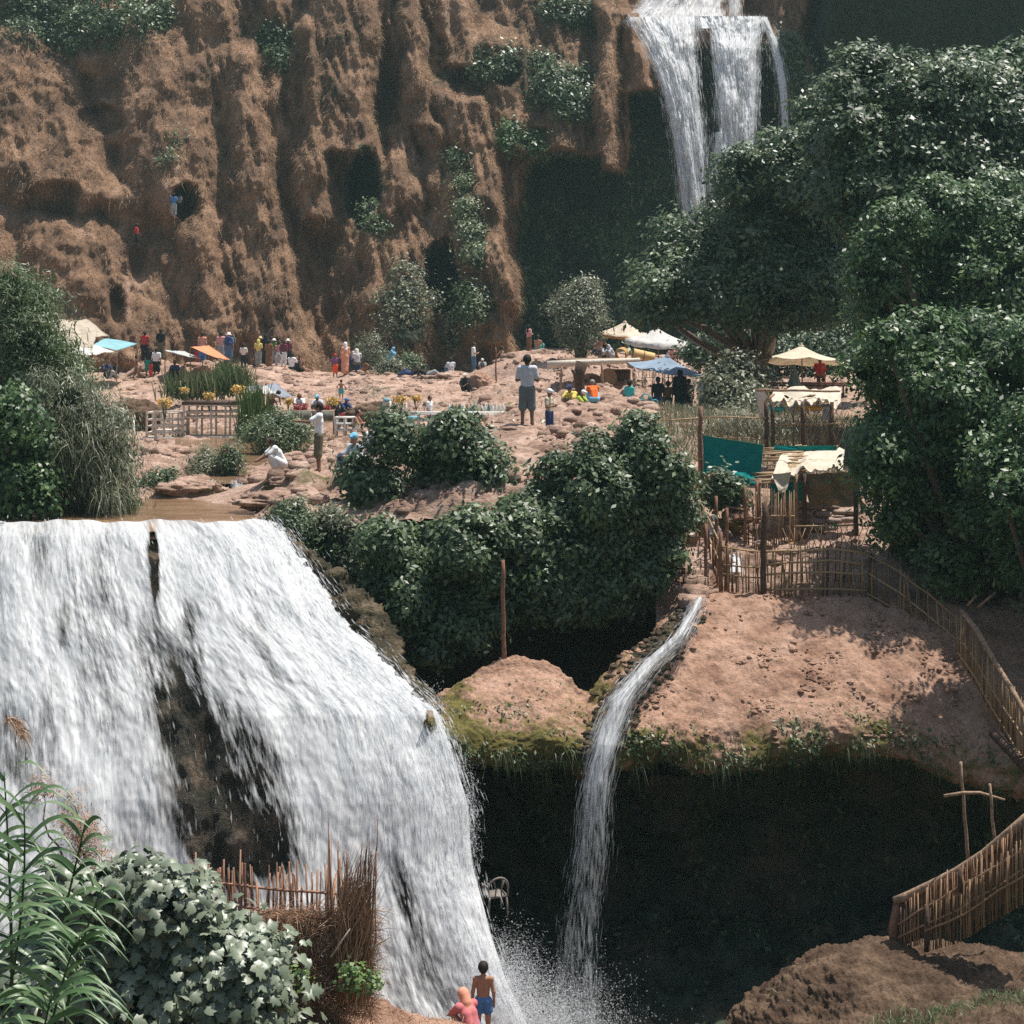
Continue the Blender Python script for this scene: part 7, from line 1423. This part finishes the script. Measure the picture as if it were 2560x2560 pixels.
# rocks by the steps and elsewhere
def boulder(label, px, py, Y, r, mat='ground', moss=0, sq=(1, 1, .7), seed=0):
    th = np.linspace(0, math.pi, 40); ph = np.arange(64)*2*math.pi/64; S = np.stack([np.sin(th)[:, None]*np.cos(ph), np.sin(th)[:, None]*np.sin(ph), np.cos(th)[:, None]+0*ph], -1)
    d = 1+.75*fbm(S*1.3+seed*3.1, 6, .62)+.16*fbm(S*3+seed, 4, .6, True)+.22*np.round(3*fbm(S*.9+seed*5, 2))/3; V = (S*np.clip(d, .35, 2)[..., None]*np.array(sq)*r*.85).reshape(-1, 3); o = mesh_np('boulder', V, gridfaces(40, 64, True), M[mat], None, True, va={'moss': moss*(V[:, 2] < r*.1)+0*V[:, 0]})
    o.location = at(px, py, Y); return tag(o, label, 'rock')
boulder('large tan boulder with a dark mossy foot left of the tall cane wall', 1838, 1300, 37.3, .36, 'dirt', .6, seed=1)
boulder('flat pink boulder at the foot of the teal sheet', 1782, 1200, 38, .22, 'dirt', seed=2)
boulder('flat pale boulder with moss below the crouching man in white', 745, 1212, 39.2, .55, 'ground', .7, (1.5, 1, .5), seed=3)
boulder('rounded pink rock left of the small cascade', 470, 1222, 41.3, .6, 'ground', .3, (1.5, 1, .45), seed=4)
boulder('low pink rock shelf right of the small cascade', 700, 1252, 37.8, .7, 'ground', .2, (1.6, 1, .35), seed=5)
boulder('rounded pink rock with a dark hollow below the reclining figures', 1040, 980, 83, .8, 'ground', 0, (1.6, 1, .55), seed=6)
boulder('tilted brown rock slab right of the man in blue jeans', 1205, 960, 80, .75, 'dirt', 0, (1, 1, .8), seed=7)
boulder('broad pink rock under the seated man in pale blue', 1130, 948, 86, 1.1, 'ground', 0, (1.4, 1, .4), seed=8)
boulder('big brown rock above the dry shrub on the terrace', 905, 985, 80, .8, 'ground', 0, (1.3, 1, .6), seed=9)
boulder('pale jagged boulder in front of the man in the turquoise shirt', 1530, 1040, 52, .75, 'ground', 0, (1.5, 1, .6), seed=10)
boulder('pale sloping rock left of the dense fig tree top', 1450, 1080, 46, .9, 'ground', .2, (1.4, 1, .55), seed=11)
boulder('brown overhanging rock behind the sitting shirtless man', 935, 1045, 60, .9, 'brownrock', 0, (1.3, 1, .7), seed=12)
boulder('dark brown rock hollow right of the left thicket', 335, 1040, 64, 1.0, 'brownrock', 0, (1.3, 1, .7), seed=13)
boulder('heap of pink rock under the embracing couple', 1330, 905, 86.5, 1.2, 'ground', 0, (1.6, 1, .6), seed=14)
boulder('pink rock under the green bush left of the wooden stall', 390, 1150, 46, .9, 'ground', .3, (1.3, 1, .5), seed=15)
boulder('pink rock shelf under the man in patterned shorts', 1290, 1085, 40.2, .8, 'ground', 0, (1.8, 1, .3), seed=16)
# foreground stick fence and brush
t = stake_fence('row of weathered reddish sticks behind the fig bush in front of the falls', [(430, 2360, 23.6), (540, 2400, 23.6), (650, 2440, 23.4), (760, 2470, 23.2), (850, 2480, 23)], [1.1, 1.36, 1.56, 1.68, 1.7], .042, .022, (.62, .84), mat='fenceredstick', lean=.035, jit=.16, rr=.02)
t = stake_fence('bundle of tall thin sticks rising above the row of weathered sticks', [(820, 2460, 22.8), (850, 2470, 22.8), (870, 2470, 22.8)], [1.95, 2.05, 1.9], .022, .010, (.5,), mat='fenceredstick', lean=.025, jit=.25)
t = thing('brush_fence', 'leaning tower of dry brushwood at the right end of the stick fence', 'fence', at(880, 2540, 22.6))
sp_ = [(880, 2540, 870, 2380), (880, 2500, 905, 2180), (870, 2450, 935, 2090)]
n = 900; u = RNG.random(n); P_ = np.stack([at(840+80*RNG.random(), 2530-RNG.random()**.8*300, 22.6+RNG.normal()*.15) for _ in range(n)])
D_ = unit(np.stack([.18+.22*RNG.normal(size=n), RNG.normal(size=n)*.1, np.ones(n)], -1)); blade_mesh('brush', P_, D_, .3+.6*RNG.random(n), .012, M['brush'], -.02, parent=t, seg=2)
m = MB()
for i in range(34):
    x = 845+80*RNG.random(); b = at(x, 2500, 22.55+.2*RNG.random()); e = at(x+2+(x-845)*.25, 2290-(x-845)*2.2+50*RNG.normal()*.7, 22.6); m.bar(b, e, .014, .008, 5, .02)
nf = [len(x) for x in m.Q]+[len(x) for x in m.T]; m.build('sticks', M['fenceredstick'], t, fa={'lv': np.concatenate([np.full(k, RNG.random()) for k in nf])})
# tangled twigs
n = 8500; P_ = np.stack([at(655+280*RNG.random(), 2270+RNG.random()*270, 22.7+.3*RNG.random()) for _ in range(n)]); D_ = unit(RNG.normal(size=(n, 3))*np.array([1, .4, .6]))
V, Q, T, n_, sg_ = blades(P_, D_, .15+.35*RNG.random(n), .010, .3); o = mesh_np('dry_twigs', V, [Q, T], M['brush'], t, False, fa={'lv': RNG.random(len(Q)+len(T))})
for i, (a, b, l) in enumerate((((828, 2392, 22.3), (875, 2322, 22.2), 'pale bare stick slanting across the brushwood'), ((926, 2372, 22.4), (975, 2342, 22.2), 'pale forked stick sticking out of the brushwood over the falls'))):
    o = MB().bar(at(*a), at(*b), .016, .008, 5, .01).build('stick', M['palewood'], None, True); tag(o, l, 'stick')
bush('vine', 'small bright green vine climbing over the dry brushwood', [(740, 2440, 22, 22.2), (770, 2465, 18, 22.2), (880, 2440, 24, 22.2), (925, 2450, 18, 22.2), (700, 2480, 20, 22.2)], 420, .07, 'leafright', cat='vine', clus=.08, aspect=.8, core=False, gap=-.2, lvshift=.3)
